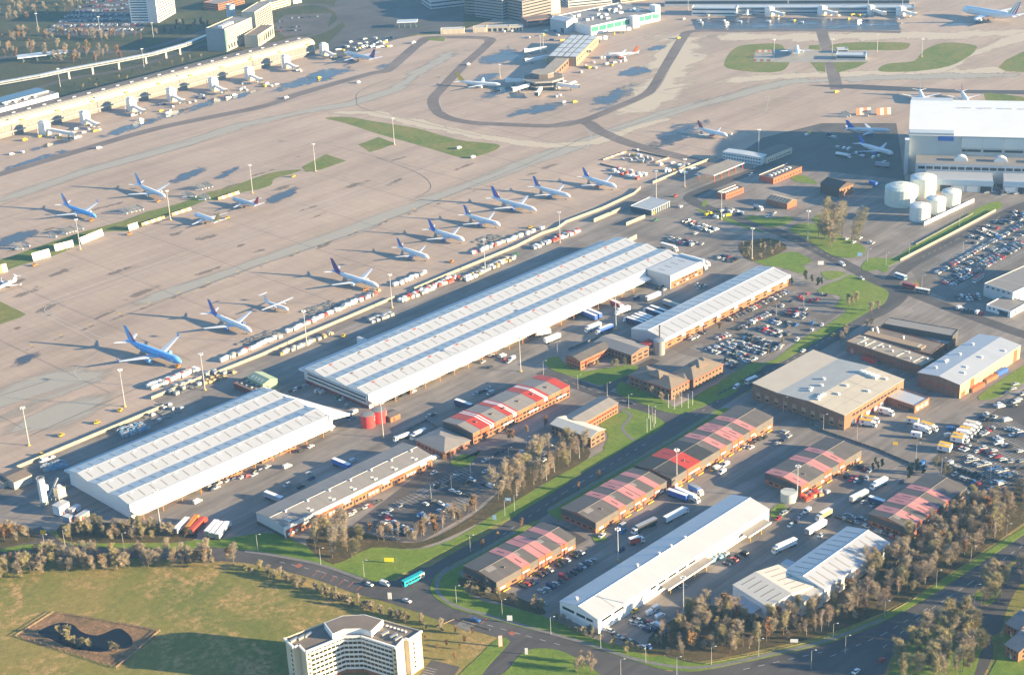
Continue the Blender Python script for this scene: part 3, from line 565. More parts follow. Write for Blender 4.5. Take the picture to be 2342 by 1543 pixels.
class Bld:
    """a rectangular building whose eave corners A (front near), B (front far), C (back near) are photograph pixels at height h"""
    def __init__(s, name, label, cat, A, B, C, h, group=None, pz=None):
        pz = h if pz is None else pz
        a, b = g(*A, pz), g(*B, pz)
        u = (b - a); u.z = 0; s.L = u.length; u.normalize(); v = Vector((-u.y, u.x, 0)); s.h = h
        s.W = float(C) if isinstance(C, (int, float)) else (g(*C, pz) - a).dot(v)
        s.ang = math.atan2(u.y, u.x); s.root = thing(name, label, cat, (a.x, a.y, 0), s.ang, group); s.u, s.v, s.o = u, v, Vector((a.x, a.y, 0))
        s.rise = 0.0; s.ridges = None; s.axis = 'x'
    def to_local(s, p): d = Vector(p) - s.o; return Vector((d.dot(s.u), d.dot(s.v), p[2]))
    def part(s, name, b, mat, smooth=False): return b.build(name, mat, s.root, None, smooth)
    def box(s, name, x0, x1, y0, y1, z0, z1, mat, top=None):
        b = MB().box(x0, x1, y0, y1, z0, z1, 0, None if top is None else 1)
        return b.build(name, mat if top is None else [mat, top], s.root)
    # profile across the roof: list of (t, z above eave) with t the local y (axis x) or x (axis y)
    def profile(s, pts): s.prof = pts; return s
    def zr(s, t):
        for (a, za), (b, zb) in zip(s.prof[:-1], s.prof[1:]):
            if a - 1e-6 <= t <= b + 1e-6: return s.h + za + (zb - za) * (t - a) / max(b - a, 1e-6)
        return s.h
    def walls(s, mat, z0=0.0, name='wall'):
        n = len(s.prof); b = MB()
        if s.axis == 'x':
            for x, fl in ((0, 0), (s.L, 1)):
                vs = [(x, 0, z0), (x, s.W, z0)] + [(x, t, s.h + z) for t, z in reversed(s.prof)]
                b.add(vs, [tuple(range(len(vs))) if fl else tuple(reversed(range(len(vs))))])
            for y in (0, s.W):
                b.quad((0, y, z0), (s.L, y, z0), (s.L, y, s.zr(y)), (0, y, s.zr(y)))
        else:
            for y in (0, s.W):
                vs = [(0, y, z0), (s.L, y, z0)] + [(t, y, s.h + z) for t, z in reversed(s.prof)]
                b.add(vs, [tuple(range(len(vs)))])
            for x in (0, s.L):
                b.quad((x, 0, z0), (x, s.W, z0), (x, s.W, s.zr(x)), (x, 0, s.zr(x)))
        return s.part(name, b, mat)
    def roofs(s, mats, over=0.35, th=0.16, name='roof_slope'):
        out = []; e = s.L if s.axis == 'x' else s.W
        for i, ((a, za), (c, zc)) in enumerate(zip(s.prof[:-1], s.prof[1:])):
            m = mats[i % len(mats)] if isinstance(mats, list) else mats
            sl = (zc - za) / max(c - a, 1e-6)
            a2 = a - over if i == 0 else a; za2 = za - sl * over if i == 0 else za
            c2 = c + over if i == len(s.prof) - 2 else c; zc2 = zc + sl * over if i == len(s.prof) - 2 else zc
            q = [(a2, s.h + za2 + 0.02), (c2, s.h + zc2 + 0.02), (c2, s.h + zc2 + th), (a2, s.h + za2 + th)]
            ring = lambda k: [((k, t, z) if s.axis == 'x' else (t, k, z)) for t, z in q]
            out.append(MB().loft([ring(-over), ring(e + over)]).build(name, m, s.root))
        s.th = th; return out
    def panel(s, name, k0, k1, t0, t1, mat, up=0.06, mesh=None):
        """a sheet lying on the roof: k along the ridge, t across it"""
        z0, z1 = s.zr(t0) + s.th, s.zr(t1) + s.th
        P = lambda k, t, z: (k, t, z) if s.axis == 'x' else (t, k, z)
        b = MB(); b.loft([[P(k0, t0, z0 - 0.01), P(k0, t1, z1 - 0.01), P(k0, t1, z1 + up), P(k0, t0, z0 + up)], [P(k1, t0, z0 - 0.01), P(k1, t1, z1 - 0.01), P(k1, t1, z1 + up), P(k1, t0, z0 + up)]])
        return b.build(name, mat, s.root)
    def on(s, name, k, t, sx, sy, hh, mat, sink=0.3):
        z = s.zr(t) + s.th; x, y = (k, t) if s.axis == 'x' else (t, k)
        return MB().box(x - sx / 2, x + sx / 2, y - sy / 2, y + sy / 2, z - sink, z + hh).build(name, mat, s.root)
    def side(s, name, side, a, b, z0, z1, mat, out=0.08, inn=0.05, parent=None):
        if side == 'F': q = (a, b, -out, inn)
        elif side == 'K': q = (a, b, s.W - inn, s.W + out)
        elif side == 'L': q = (-out, inn, a, b)
        else: q = (s.L - inn, s.L + out, a, b)
        return MB().box(*q, z0, z1).build(name, mat, parent or s.root)
    def row(s, name, side, a, b, n, frac, z0, z1, mat, out=0.08):
        w = (b - a) / n
        return [s.side(name, side, a + w * (i + 0.5 - frac / 2), a + w * (i + 0.5 + frac / 2), z0, z1, mat, out) for i in range(n)]
def gable(name, label, A, B, C, h, rise, wall, roof, axis='x', over=0.35, group=None, cat='building', plinth=None, back=0, pz=None):
    s = Bld(name, label, cat, A, B, C, h, group, pz); s.axis = axis; s.rise = rise
    w = s.W if axis == 'x' else s.L
    s.profile([(0, 0), (w / 2, rise), (w, back)]); s.walls(wall); s.roofs(roof, over)
    if plinth: s.box('plinth', -0.06, s.L + 0.06, -0.06, s.W + 0.06, 0, plinth[0], plinth[1])
    return s
def flat(name, label, A, B, C, h, wall, roof, par=0.5, cat='building', group=None, cop=None, pz=None):
    s = Bld(name, label, cat, A, B, C, h, group, pz); s.profile([(0, 0), (s.W, 0)]); s.th = 0.0
    s.walls(wall); s.box('roof', 0.25, s.L - 0.25, 0.25, s.W - 0.25, h - par - 0.2, h - par, roof)
    b = MB(); t = 0.32
    b.box(-.06, s.L + .06, -.06, t, h - par + .02, h + .05); b.box(-.06, s.L + .06, s.W - t, s.W + .06, h - par + .02, h + .05)
    b.box(-.06, t, t, s.W - t, h - par + .02, h + .05); b.box(s.L - t, s.L + .06, t, s.W - t, h - par + .02, h + .05)
    s.part('parapet', b, cop or wall); s.par = par; return s
def poly_block(name, label, pts, h, wall, roof, par=0.4, cat='building', z0=0.0):
    """block on an outline given by roof pixels at height h"""
    P = [g(x, y, h) for x, y in pts]
    if sum(P[i].x * P[(i + 1) % len(P)].y - P[(i + 1) % len(P)].x * P[i].y for i in range(len(P))) < 0: P.reverse()
    c = sum(P, Vector()) / len(P); c.z = 0; r = thing(name, label, cat, c)
    Q = [(p.x - c.x, p.y - c.y) for p in P]
    b = MB(); n = len(Q); b.add([(q[0], q[1], z0) for q in Q] + [(q[0], q[1], h) for q in Q], [(i, (i + 1) % n, n + (i + 1) % n, n + i) for i in range(n)])
    I = []
    for i in range(n):
        a, p, d = Vector(Q[i - 1]), Vector(Q[i]), Vector(Q[(i + 1) % n]); e1 = (p - a).normalized(); e2 = (d - p).normalized()
        nrm = Vector((-e1.y - e2.y, e1.x + e2.x)); nrm.normalize(); I.append(p + nrm * 0.35)
    b.add([(q[0], q[1], h) for q in Q] + [(q.x, q.y, h) for q in I], [(i, (i + 1) % n, n + (i + 1) % n, n + i) for i in range(n)])
    b.add([(q.x, q.y, h) for q in I] + [(q.x, q.y, h - par) for q in I], [((i + 1) % n, i, n + i, n + (i + 1) % n) for i in range(n)])
    b.build('wall', wall, r)
    MB().add([(q.x, q.y, h - par) for q in I], [tuple(range(n))]).build('roof', roof, r)
    return r, Q, c
# ------------------------------------------------------------------ freight sheds
def freight_shed(name, label, A, B, C, h, nsky, vents, far=None):
    s = Bld(name, label, 'warehouse', A, B, C, h); n = 3; bw = s.W / n; p = []
    if far: s.L = far
    for i in range(n): p += [(i * bw, 0.0), (i * bw + bw / 2, 1.8)]
    p.append((s.W, 0.0)); s.profile(p); s.walls(WALL_WHITE); s.roofs(ROOF_LIGHT, 0.5)
    for i in range(2 * n):
        t0, t1 = i * bw / 2, (i + 1) * bw / 2
        for k in range(nsky):
            x = (k + 0.55) * s.L / nsky
            s.panel('skylight', x - 0.35, x + 0.35, t0 + bw * .09 if i % 2 == 0 else t0 + bw * .12, t1 - bw * .10, SKYL, 0.05)
        if i % 2 == 0:
            s.panel('ridge_cap', -0.4, s.L + 0.4, t1 - 0.35, t1 - 0.02, ROOF_LIGHT, 0.04)
            for k, m in vents(i, s.L): s.on('roof_vent', k, t1 - 1.2, 2.0, 1.3, 0.14, m)
    return s
def shed_front(s, L, h, mats, zc=5.0, dep=5.5):
    """tall white fascia, loading canopy and dock doors along the lit side"""
    s.side('fascia', 'F', -0.3, L + 0.3, zc, h + 0.45, FASCIA, 0.35)
    b = MB(); b.loft([[(-.3, -.3, zc - .1), (-.3, -dep, zc - .75), (-.3, -dep, zc - .45), (-.3, -.3, zc + .25)], [(L, -.3, zc - .1), (L, -dep, zc - .75), (L, -dep, zc - .45), (L, -.3, zc + .25)]]); s.part('canopy', b, FASCIA)
    s.box('canopy_fascia', -.3, L, -dep - .25, -dep, zc - 1.35, zc - .40, FASCIA)
    x = 3.0; i = 0
    while x < L - 8:
        wdt = rnd.choice([4, 5, 6]); m = mats[i % len(mats)]
        s.side('dock_door', 'F', x, x + wdt, 0.1, 3.5, m, 0.12); x += wdt + rnd.choice([1.2, 2, 5, 7]); i += 1
    for x in np.arange(4, L, 12.0):
        s.box('canopy_post', x - .12, x + .12, -dep + .1, -dep + .34, 0, zc - .8, ORANGE)
RECESS = M('dark_doorway', (0.05, 0.045, 0.045), 0.7, var=0.2)
s1 = freight_shed('freight_shed', 'white three-bay freight shed with blue-shaded roof stripes beside the cement silos', (296.6, 1153.8), (749.8, 951.9), (152, 1077), 8.6, 19,
    lambda i, L: [((k + .5) * L / 9.5, VENT_W) for k in range(9)])
shed_front(s1, s1.L, 8.6, [BRICK, RECESS, ORANGE_RED, RECESS, BRICK_BUFF])
s1.box('side_canopy', -.3, s1.L + .3, s1.W + .02, s1.W + 4.5, 6.6, 7.6, WALL_WHITE, ROOF_LIGHT)
# far-end parapet and canopy
s1.box('end_parapet', s1.L + .02, s1.L + 1.6, -1.5, s1.W + .5, 0, 9.2, WALL_WHITE, FASCIA)
b = MB(); b.prism([(s1.L + 1.65, s1.W), (s1.L + 1.65, -1.5), (s1.L + 12, -5)], 6.2, 7.6); s1.part('end_canopy', b, FASCIA)
s1.box('brick_bay', s1.L * .62, s1.L * .80, -3.2, -.1, 0, 3.6, BRICK, CONC); s1.row('window', 'F', s1.L * .62, s1.L * .80, 7, .5, 1.2, 2.2, GLASS, 3.28)
s1.box('brick_bay', s1.L * .42, s1.L * .52, -3.2, -.1, 0, 3.6, BRICK, CONC); s1.row('window', 'F', s1.L * .42, s1.L * .52, 4, .5, 1.2, 2.2, GLASS, 3.28)

s2 = freight_shed('freight_shed', 'longest white three-bay freight shed with red roof vents and strip windows in its end wall', (842.4, 902.5), (1454.3, 627.6), (688, 846.5), 9.0, 40,
    lambda i, L: [((k + .5) * L / 12.5, (RED if i in (0, 4) and k % 3 != 1 else VENT_D)) for k in range(12)], far=287.0)
shed_front(s2, 250, 9.0, [BRICK, RECESS, ORANGE_RED, BRICK, RECESS, YELLOW, BRICK], 5.2)
s2.box('side_canopy', -.3, s2.L - 8, s2.W + .02, s2.W + 5.5, 6.8, 7.8, WALL_WHITE, ROOF_LIGHT)
s2.box('gantry', 56, 58, s2.W + 5.5, s2.W + 17, 0.1, 6.0, WALL_WHITE, ROOF_LIGHT)
s2.side('office_front', 'L', 0.6, s2.W - .2, 2.4, 8.3, WALL_GREY, 0.9)
for z in (4.1, 6.5): s2.side('strip_window', 'L', 1.6, s2.W - 3.5, z, z + .95, GLASS, 0.98)
s2.side('brick_base', 'L', 0.8, s2.W - .4, 0, 2.35, brick_mat('dark_red_brick', (.20, .06, .045), (.16, .05, .04)), 0.5)
# brick office annex at the far end of the long shed
x0 = 252
s2.box('annex', x0, s2.L - .4, -21, -.4, 0, 9.6, WALL_WHITE, ROOF_LIGHT)
s2.box('annex_brick', x0 + .3, s2.L - .2, -21.15, -20.9, 0, 5.0, BRICK)
for i in range(9): s2.box('window', x0 + 3 + i * 3.4, x0 + 5 + i * 3.4, -21.22, -21.1, 1.2, 2.3, SIGN_W if i % 3 == 1 else GLASS)
for i in range(5): s2.box('window', x0 + 12 + i * 3.4, x0 + 14.6 + i * 3.4, -21.22, -21.1, 3.4, 4.4, GLASS)
s2.box('annex_parapet', s2.L - 1.2, s2.L + .1, -22.3, -2, 8.4, 11.0, FASCIA); s2.box('annex_end', x0 - .25, x0 - .02, -21, -.5, 0, 9.7, WALL_GREY)
for i in range(4): s2.box('skylight', x0 + 5 + i * 7, x0 + 5.7 + i * 7, -12, -6, 9.55, 9.68, SKYL)

# grey office shed beside the tree belt
s3 = gable('office_shed', 'long low grey-roofed shed with red brick front and white fascia', (650.8, 1205.6), (987, 1041.3), (582, 1173.2), 6.6, 1.4, WALL_GREY, [ROOF_GREY, ROOF_GREY], 'x', 0.3, None, 'warehouse')
s3.side('fascia', 'F', -.2, s3.L + .2, 4.9, 6.9, FASCIA, 0.3); s3.side('brick_front', 'F', .5, s3.L, 0, 4.85, BRICK, 0.15); s3.side('fascia_end', 'L', -.35, .5, 1.5, 6.8, FASCIA, .2)
s3.side('dark_base', 'L', 0.6, s3.W, 0, 1.8, WALL_DARK, .12)
n = 11
for i in range(n):
    x = 1.5 + i * (s3.L - 2) / n; w_ = (s3.L - 2) / n
    if i % 4 != 1: s3.side('window_band', 'F', x, x + w_ * .8, 3.4, 4.4, RED, .2)
    for j in range(3): s3.side('window', 'F', x + j * w_ * .27, x + j * w_ * .27 + w_ * .17, 1.3, 2.6, GLASS if i % 3 else SIGN_W, .22)
    s3.side('door', 'F', x + w_ * .84, x + w_ * .94, 0.1, 3.0, STEEL_DK, .25)
    if i % 3 == 1: s3.side('shop_sign', 'F', x + w_ * .1, x + w_ * .6, 3.3, 4.5, SIGN_W, .28)
for i in range(7):
    k = (i + .35) * s3.L / 7; s3.panel('rooflight', k - .9, k + .9, 3.2, 6.0, SKYL_PALE, .05); s3.on('roof_vent', k + .2, 2.6, 2.0, .9, .45, VENT_W)
    s3.on('roof_cowl', k + 4, s3.W * .44, .9, .9, .8, VENT_W)
s3.panel('ridge_cap', -.3, s3.L + .3, s3.W / 2 - .2, s3.W / 2 + .02, VENT_W, .1)
# northern shed with the blue slope
s4 = gable('office_shed', 'white-roofed long shed with brick shop fronts facing the packed car park', (1520.4, 775.4), (1806.8, 628.9), (1445.2, 750.8), 6.8, 2.4, WALL_GREY, [ROOF_LIGHT, ROOF_LIGHT], 'x', .3, None, 'warehouse')
s4.side('fascia', 'F', -.2, s4.L + .2, 5.0, 7.1, FASCIA, .35); s4.side('brick_front', 'F', .3, s4.L, 0, 4.95, BRICK, .15)
for i in range(18):
    k = (i + .6) * s4.L / 18; s4.panel('skylight', k - .3, k + .3, 1.2, s4.W * .40, SKYL, .05); s4.panel('skylight', k - .3, k + .3, s4.W * .56, s4.W * .92, SKYL, .05)
for i in range(14):
    x = 3 + i * (s4.L - 6) / 14
    s4.side('window', 'F', x, x + 3.2, 1.2, 2.4, GLASS, .22); s4.side('window', 'F', x, x + 4.5, 3.3, 4.2, GLASS if i % 2 else RED, .22)
    if i % 2: s4.side('shop_sign', 'F', x + 4.8, x + 8.2, 2.9, 4.2, SIGN_W, .25)
s4.panel('ridge_cap', -.3, s4.L + .3, s4.W / 2 - .25, s4.W / 2, FASCIA, .1)
# long white shed of the business park
s5 = gable('white_shed', 'long all-white shed with strip windows and two loading canopies', (1367.6, 1416.2), (1758.9, 1163.7), (1278.8, 1375.4), 7.5, 2.3, WALL_WHITE, [ROOF_WHITE, ROOF_LIGHT], 'x', .25, None, 'warehouse')
for a, c in ((.02, .07), (.085, .135), (.285, .315), (.33, .37), (.385, .43), (.445, .49), (.505, .545)): s5.side('strip_window', 'F', a * s5.L, c * s5.L, 5.0, 6.2, GLASS, .1)
for a, c in ((.14, .30), (.335, .56), (.62, .93)): s5.side('strip_window', 'L', a * s5.W, c * s5.W, 4.6, 5.9, GLASS, .1)
for a, c in ((.34, .60), (.82, .965)):
    b = MB(); b.loft([[(a * s5.L, -.05, 4.0), (a * s5.L, -4.6, 3.5), (a * s5.L, -4.6, 3.8), (a * s5.L, -.05, 4.3)], [(c * s5.L, -.05, 4.0), (c * s5.L, -4.6, 3.5), (c * s5.L, -4.6, 3.8), (c * s5.L, -.05, 4.3)]])
    s5.part('loading_canopy', b, ROOF_GREY); s5.box('canopy_fascia', a * s5.L, c * s5.L, -4.8, -4.6, 3.2, 3.95, FASCIA)
    for k in np.arange(a * s5.L + 2, c * s5.L, 9): s5.box('canopy_post', k - .1, k + .1, -4.5, -4.3, 0, 3.5, YELLOW)
for i in range(5): s5.side('loading_door', 'F', (.37 + i * .045) * s5.L, (.395 + i * .045) * s5.L, .1, 3.3, RECESS, .1)
for k in (.165, .17, .205, .235): pass
for k, t in ((.34, .6), (.45, .53), (.52, .53), (.6, .52), (.04, .75)): s5.on('roof_cowl', k * s5.L, t * s5.W, 1.0, 1.0, 1.0, VENT_W)
s5.panel('ridge_cap', -.25, s5.L + .25, s5.W / 2 - .2, s5.W / 2, FASCIA, .1); s5.panel('roof_seam', 12, 12.3, .6, s5.W * .48, SKYL, .04)

# ------------------------------------------------------------------ striped workshop units
def units(label, A, B, C, h, rise, stripes, black=None, wall=BRICK, notched=True, pink=ROOF_PINK, dark=ROOF_DARK, sky=True, sig=()):
    s = gable('workshop_units', label, A, B, C, h, rise, wall, dark, 'x', .3, 'striped workshop unit terraces', 'workshop')
    if black: s.panel('roof_panel', black[0] * s.L, black[1] * s.L, .05, s.W / 2 - .05, ROOF_BLACK, .03); s.panel('roof_panel', black[0] * s.L, black[1] * s.L, s.W / 2 + .05, s.W - .05, ROOF_BLACK, .03)
    s.side('cladding', 'F', 0, s.L, 2.6, h + .15, dark, .12); s.side('cladding', 'L', 0, s.W, 2.8, h - .1, WALL_DARK, .10)
    for a, c, *m in stripes:
        m_ = m[0] if m else pink; k0, k1 = a * s.L, c * s.L
        s.panel('roof_panel', k0, k1, -.2, s.W / 2 - .02, m_, .06); s.panel('roof_panel', k0, k1, s.W / 2 + .02, s.W + .2, m_, .06)
        s.side('wall_panel', 'F', k0, k1, 0.1, h + .22, ORANGE_RED, .3); s.side('entrance', 'F', k0 + (k1 - k0) * .25, k0 + (k1 - k0) * .6, .1, 2.8, RECESS, .36)
        s.side('fascia_sign', 'F', k0 + (k1 - k0) * .1, k1 - (k1 - k0) * .1, 2.95, 3.7, SIGN_W, .36)
        if sky and k1 - k0 > 4.5:
            km = (k0 + k1) / 2
            s.panel('skylight', km - .3, km + .3, s.W * .12, s.W * .32, ROOF_BLACK, .09); s.panel('skylight', km - .3, km + .3, s.W * .64, s.W * .86, ROOF_BLACK, .09)
    n = int(s.L / 7)
    for i in range(n): s.side('window', 'F', (i + .3) * s.L / n, (i + .7) * s.L / n, 1.1, 2.1, GLASS if i % 2 else SIGN_W, .2)
    for i in range(5): s.side('window', 'L', s.W * (.1 + .17 * i), s.W * (.2 + .17 * i), 1.2, 2.2, GLASS, .2)
    for i in range(3): s.panel('ribbed_sheet', s.L * (.05 + .3 * i), s.L * (.05 + .3 * i) + 5, s.W * .33, s.W * .47, ROOF_GREY, .025)
    s.on('roof_cowl', s.L * .2, s.W * .25, .8, .8, .6, VENT_D); s.panel('ridge_cap', -.3, s.L + .3, s.W / 2 - .15, s.W / 2, ROOF_TAN, .1)
    for k0 in np.arange(3, s.L - 3, 9.0): MB().box(k0, k0 + 4.5, -1.5, -1.3, 0, .5).build('safety_barrier', YELLOW, s.root)
    return s
units('dark terrace of units with four pink roof bands beside the junction verge', (1134.8, 1331), (1315.6, 1228.6), (1054.5, 1296), 6.1, 1.5, [(.31, .41), (.52, .60), (.61, .69), (.81, .89)])
units('dark terrace of units with pink roof bands between the other two roadside terraces', (1362, 1194.9), (1524.3, 1099.6), (1284, 1161.2), 6.1, 1.5, [(.32, .41), (.53, .62), (.63, .70), (.82, .90)])
units('long terrace with black roof end, bright red band and faded pink bands', (1536, 1094.5), (1768, 953), (1455.6, 1062), 6.6, 1.5, [(.145, .27, ROOF_RED), (.46, .52), (.58, .635), (.64, .69), (.76, .815)], (0, .40))
units('terrace of units with pink roof bands beside the open-topped water tank', (1831.4, 1112.6), (1970.2, 1028.3), (1747.2, 1082.8), 6.2, 1.5, [(.0, .12), (.375, .43), (.435, .49), (.625, .71)])
units('terrace of units with pink roof bands at the edge of the birch wood', (2079, 1209), (2211.3, 1113.9), (1987, 1174), 6.2, 1.6, [(.10, .21), (.30, .41), (.42, .51), (.63, .72)])
r1 = gable('workshop_units', 'terrace with grey roof, bright red bands and doubled white stripes', (1081.7, 990.7), (1302, 881.9), (1013.5, 962.2), 7.0, 1.5, BRICK, ROOF_GREY, 'x', .3, 'striped workshop unit terraces', 'workshop')
r1.side('cladding', 'L', 0, r1.W, 0.2, 6.8, WALL_DARK, .12)
for a, c in ((.075, .225), (.35, .45), (.65, .785), (.92, 1.0)):
    r1.panel('roof_panel', a * r1.L, c * r1.L, -.25, r1.W / 2 - .02, ROOF_RED, .06); r1.panel('roof_panel', a * r1.L, c * r1.L, r1.W / 2 + .02, r1.W + .25, ROOF_RED, .06)
    r1.side('wall_panel', 'F', a * r1.L, c * r1.L, 3.2, 7.2, ORANGE_RED, .25)
for a in (.165, .19, .40, .42, .725, .745):
    r1.panel('roof_stripe', a * r1.L, a * r1.L + .9, -.3, r1.W / 2 - .02, SIGN_W, .10); r1.panel('roof_stripe', a * r1.L, a * r1.L + .9, r1.W / 2 + .02, r1.W + .25, SIGN_W, .10); r1.side('stripe_end', 'F', a * r1.L, a * r1.L + .9, 5.0, 7.25, SIGN_W, .34)
for i in range(26): r1.side('window', 'F', (i + .2) * r1.L / 26, (i + .8) * r1.L / 26, 1.0, 2.2, GLASS, .14); r1.side('window', 'F', (i + .15) * r1.L / 26, (i + .85) * r1.L / 26, 3.5, 4.6, GLASS if i % 3 else RED, .3)
for a in (.3, .56, .86): r1.side('fascia_sign', 'F', a * r1.L, a * r1.L + 8, 2.5, 3.4, SIGN_W, .3)
for a in (.12, .28, .4, .55, .7, .85): r1.on('roof_vent', a * r1.L, r1.W * .3, 1.4, 1.2, .6, VENT_D)

# ------------------------------------------------------------------ white sheds by the wood
s6 = gable('white_shed', 'grey-roofed white shed standing against the tree belt', (1886, 1347.8), (2034.2, 1240.2), (1791.3, 1305), 7.4, 2.5, WALL_WHITE, [ROOF_LIGHT, ROOF_LIGHT], 'x', .2, None, 'warehouse')
for i in range(10):
    k = (i + .45) * s6.L / 10.5; s6.panel('skylight', k - .3, k + .3, 1.5, s6.W * .42, ROOF_TAN, .05); s6.panel('skylight', k - .3, k + .3, s6.W * .57, s6.W * .9, SKYL, .05)
s6.side('window', 'F', s6.L - 9, s6.L - 6, 4, 5.2, GLASS); s6.side('window', 'F', s6.L - 4.5, s6.L - 1.5, 4, 5.2, GLASS)
s6.panel('ridge_cap', -.2, s6.L + .2, s6.W / 2 - .2, s6.W / 2, FASCIA, .1); s6.side('gutter', 'K', 0, s6.L, 7.1, 7.45, STEEL_DK, .4)
for a in (.05, .22): s6.box('rear_store', a * s6.L, a * s6.L + 5, s6.W + .05, s6.W + 9, 0, 3.2, WALL_WHITE, ROOF_LIGHT)
Z2 = zoom(1630, 1180, 5.51, (700, 1145), (920, 955), (150, 910), (1045, 1005), (1280, 880), (385, 725), (610, 598))
# two stepped bays, ridge across the estate road
s7 = gable('white_shed', 'cream-roofed white shed with lean-to canopy in two stepped bays', Z2[0], Z2[4], Z2[2], 7.6, 1.5, WALL_WHITE, [ROOF_CREAM, ROOF_CREAM], 'y', .2, None, 'warehouse')
for i in range(5):
    for t0, t1 in ((.10, .40), (.60, .92)):
        s7.panel('skylight', s7.W * (.14 + .18 * i), s7.W * (.14 + .18 * i) + .6, s7.L * t0, s7.L * t1, ROOF_TAN, .05)
b = MB(); b.loft([[(-.02, s7.W * .2, 4.6), (-.02, s7.W * .2, 4.9), (-6, s7.W * .2, 3.8), (-6, s7.W * .2, 3.6)], [(-.02, s7.W * .75, 4.6), (-.02, s7.W * .75, 4.9), (-6, s7.W * .75, 3.8), (-6, s7.W * .75, 3.6)]]); s7.part('lean_to_canopy', b, ROOF_LIGHT)
for t in (.2, .47, .75): s7.box('canopy_post', -5.9, -5.7, s7.W * t - .1, s7.W * t + .1, 0, 3.7, FASCIA)
s7.box('stepped_bay', s7.L * .52, s7.L - .1, -6, -.1, 0, 7.5, WALL_WHITE, ROOF_CREAM)
# ------------------------------------------------------------------ offices and the parcel depot
def hip(name, label, A, B, C, h, rise, wall, roof, over=.6, lantern=None, cat='office'):
    s = Bld(name, label, cat, A, B, C, h); s.profile([(0, 0), (s.W, 0)]); s.walls(wall); s.th = 0
    L, W, o = s.L, s.W, over; e = min(L, W) / 2; ridge = [(e, W / 2, h + rise), (L - e, W / 2, h + rise)] if L > W else [(L / 2, e, h + rise), (L / 2, W - e, h + rise)]
    c = [(-o, -o, h), (L + o, -o, h), (L + o, W + o, h), (-o, W + o, h)]
    F = ([(c[0], c[1], ridge[1], ridge[0]), (c[1], c[2], ridge[1]), (c[2], c[3], ridge[0], ridge[1]), (c[3], c[0], ridge[0])] if L > W else
         [(c[0], c[1], ridge[0]), (c[1], c[2], ridge[1], ridge[0]), (c[2], c[3], ridge[1]), (c[3], c[0], ridge[0], ridge[1])])
    for f in F: MB().add(f, [tuple(range(len(f)))]).build('roof_slope', roof, s.root)
    s.box('eaves', -o, L + o, -o, W + o, h - .35, h - .02, RED if name == 'office_pavilion' else ROOF_TAN)
    for side, n_ in (('F', L), ('L', W), ('R', L)):
        m = max(3, int((L if side == 'F' else W) / 3.2))
        for z in ((1.1, 2.3), (4.2, 5.3)):
            if z[1] < h - .5: s.row('window', side, 1, (L if side == 'F' else W) - 1, m, .5, z[0], z[1], GLASS, .08)
    if lantern:
        lx, ly, lw, lh = lantern; s.box('roof_lantern', lx * L - lw / 2, lx * L + lw / 2, ly * W - lw / 2, ly * W + lw / 2, h + .3, h + rise + lh, BRICK_BROWN)
        z = h + rise + lh; q = lw / 2 + .5; X, Y = lx * L, ly * W
        for k in range(4):
            a = [(X - q, Y - q, z), (X + q, Y - q, z), (X + q, Y + q, z), (X - q, Y + q, z)]; MB().add([a[k], a[(k + 1) % 4], (X, Y, z + 1.8)], [(0, 1, 2)]).build('lantern_roof', roof, s.root)
    return s
hip('brick_pavilion', 'small brick pavilion with hipped grey roof beside red-striped terrace', (1015.6, 1033.5), (1074, 1006), (948, 1005), 4.2, 2.4, brick_mat('pink_brick', (.30, .13, .085), (.25, .10, .07)), ROOF_GREY)
ROOF_PAV = M('brown_tile_roof', (0.21, 0.165, 0.125), 0.8, var=0.1, scale=0.4)
hip('office_pavilion', 'brown-roofed brick office block facing the flagpole lawn', (1535, 890), (1574.6, 868.8), (1441, 855.6), 6.8, 3.0, BRICK_BROWN, ROOF_PAV, .6, (.5, .5, 8, -.4))
hip('office_pavilion', 'brown-roofed brick office block beside the packed car park', (1585.9, 867.8), (1653.5, 832), (1545, 848), 6.8, 3.0, BRICK_BROWN, ROOF_PAV, .6, (.55, .55, 8, -.4))
hip('office_pavilion', 'low brown-roofed link block between the two brick offices', (1568, 874), (1600, 857), (1530, 858), 6.2, 1.6, BRICK_BROWN, ROOF_PAV, .4)
def wing(s, cols=True):
    for side, e in (('F', s.L), ('L', s.W), ('R', s.W)):
        m = max(3, int(e / 2.4)); s.row('window', side, .8, e - .8, m, .62, 1.0, 2.1, GLASS, .09); s.side('window_band', side, .6, e - .6, 3.4, 4.6, RED, .07); s.row('window', side, .8, e - .8, m, .6, 3.6, 4.4, GLASS, .12)
o1 = gable('office_block', 'L-shaped brown brick office with grey roof on the flagpole lawn', (1330, 969), (1413, 921), (1284, 957), 6.2, 1.5, BRICK, ROOF_GREY, 'x', .5, None, 'office'); wing(o1)
c = o1.to_local(g(1351, 1001, 6.2)); d = o1.to_local(g(1388.5, 984, 6.2)); e = o1.to_local(g(1262.6, 970, 6.2))
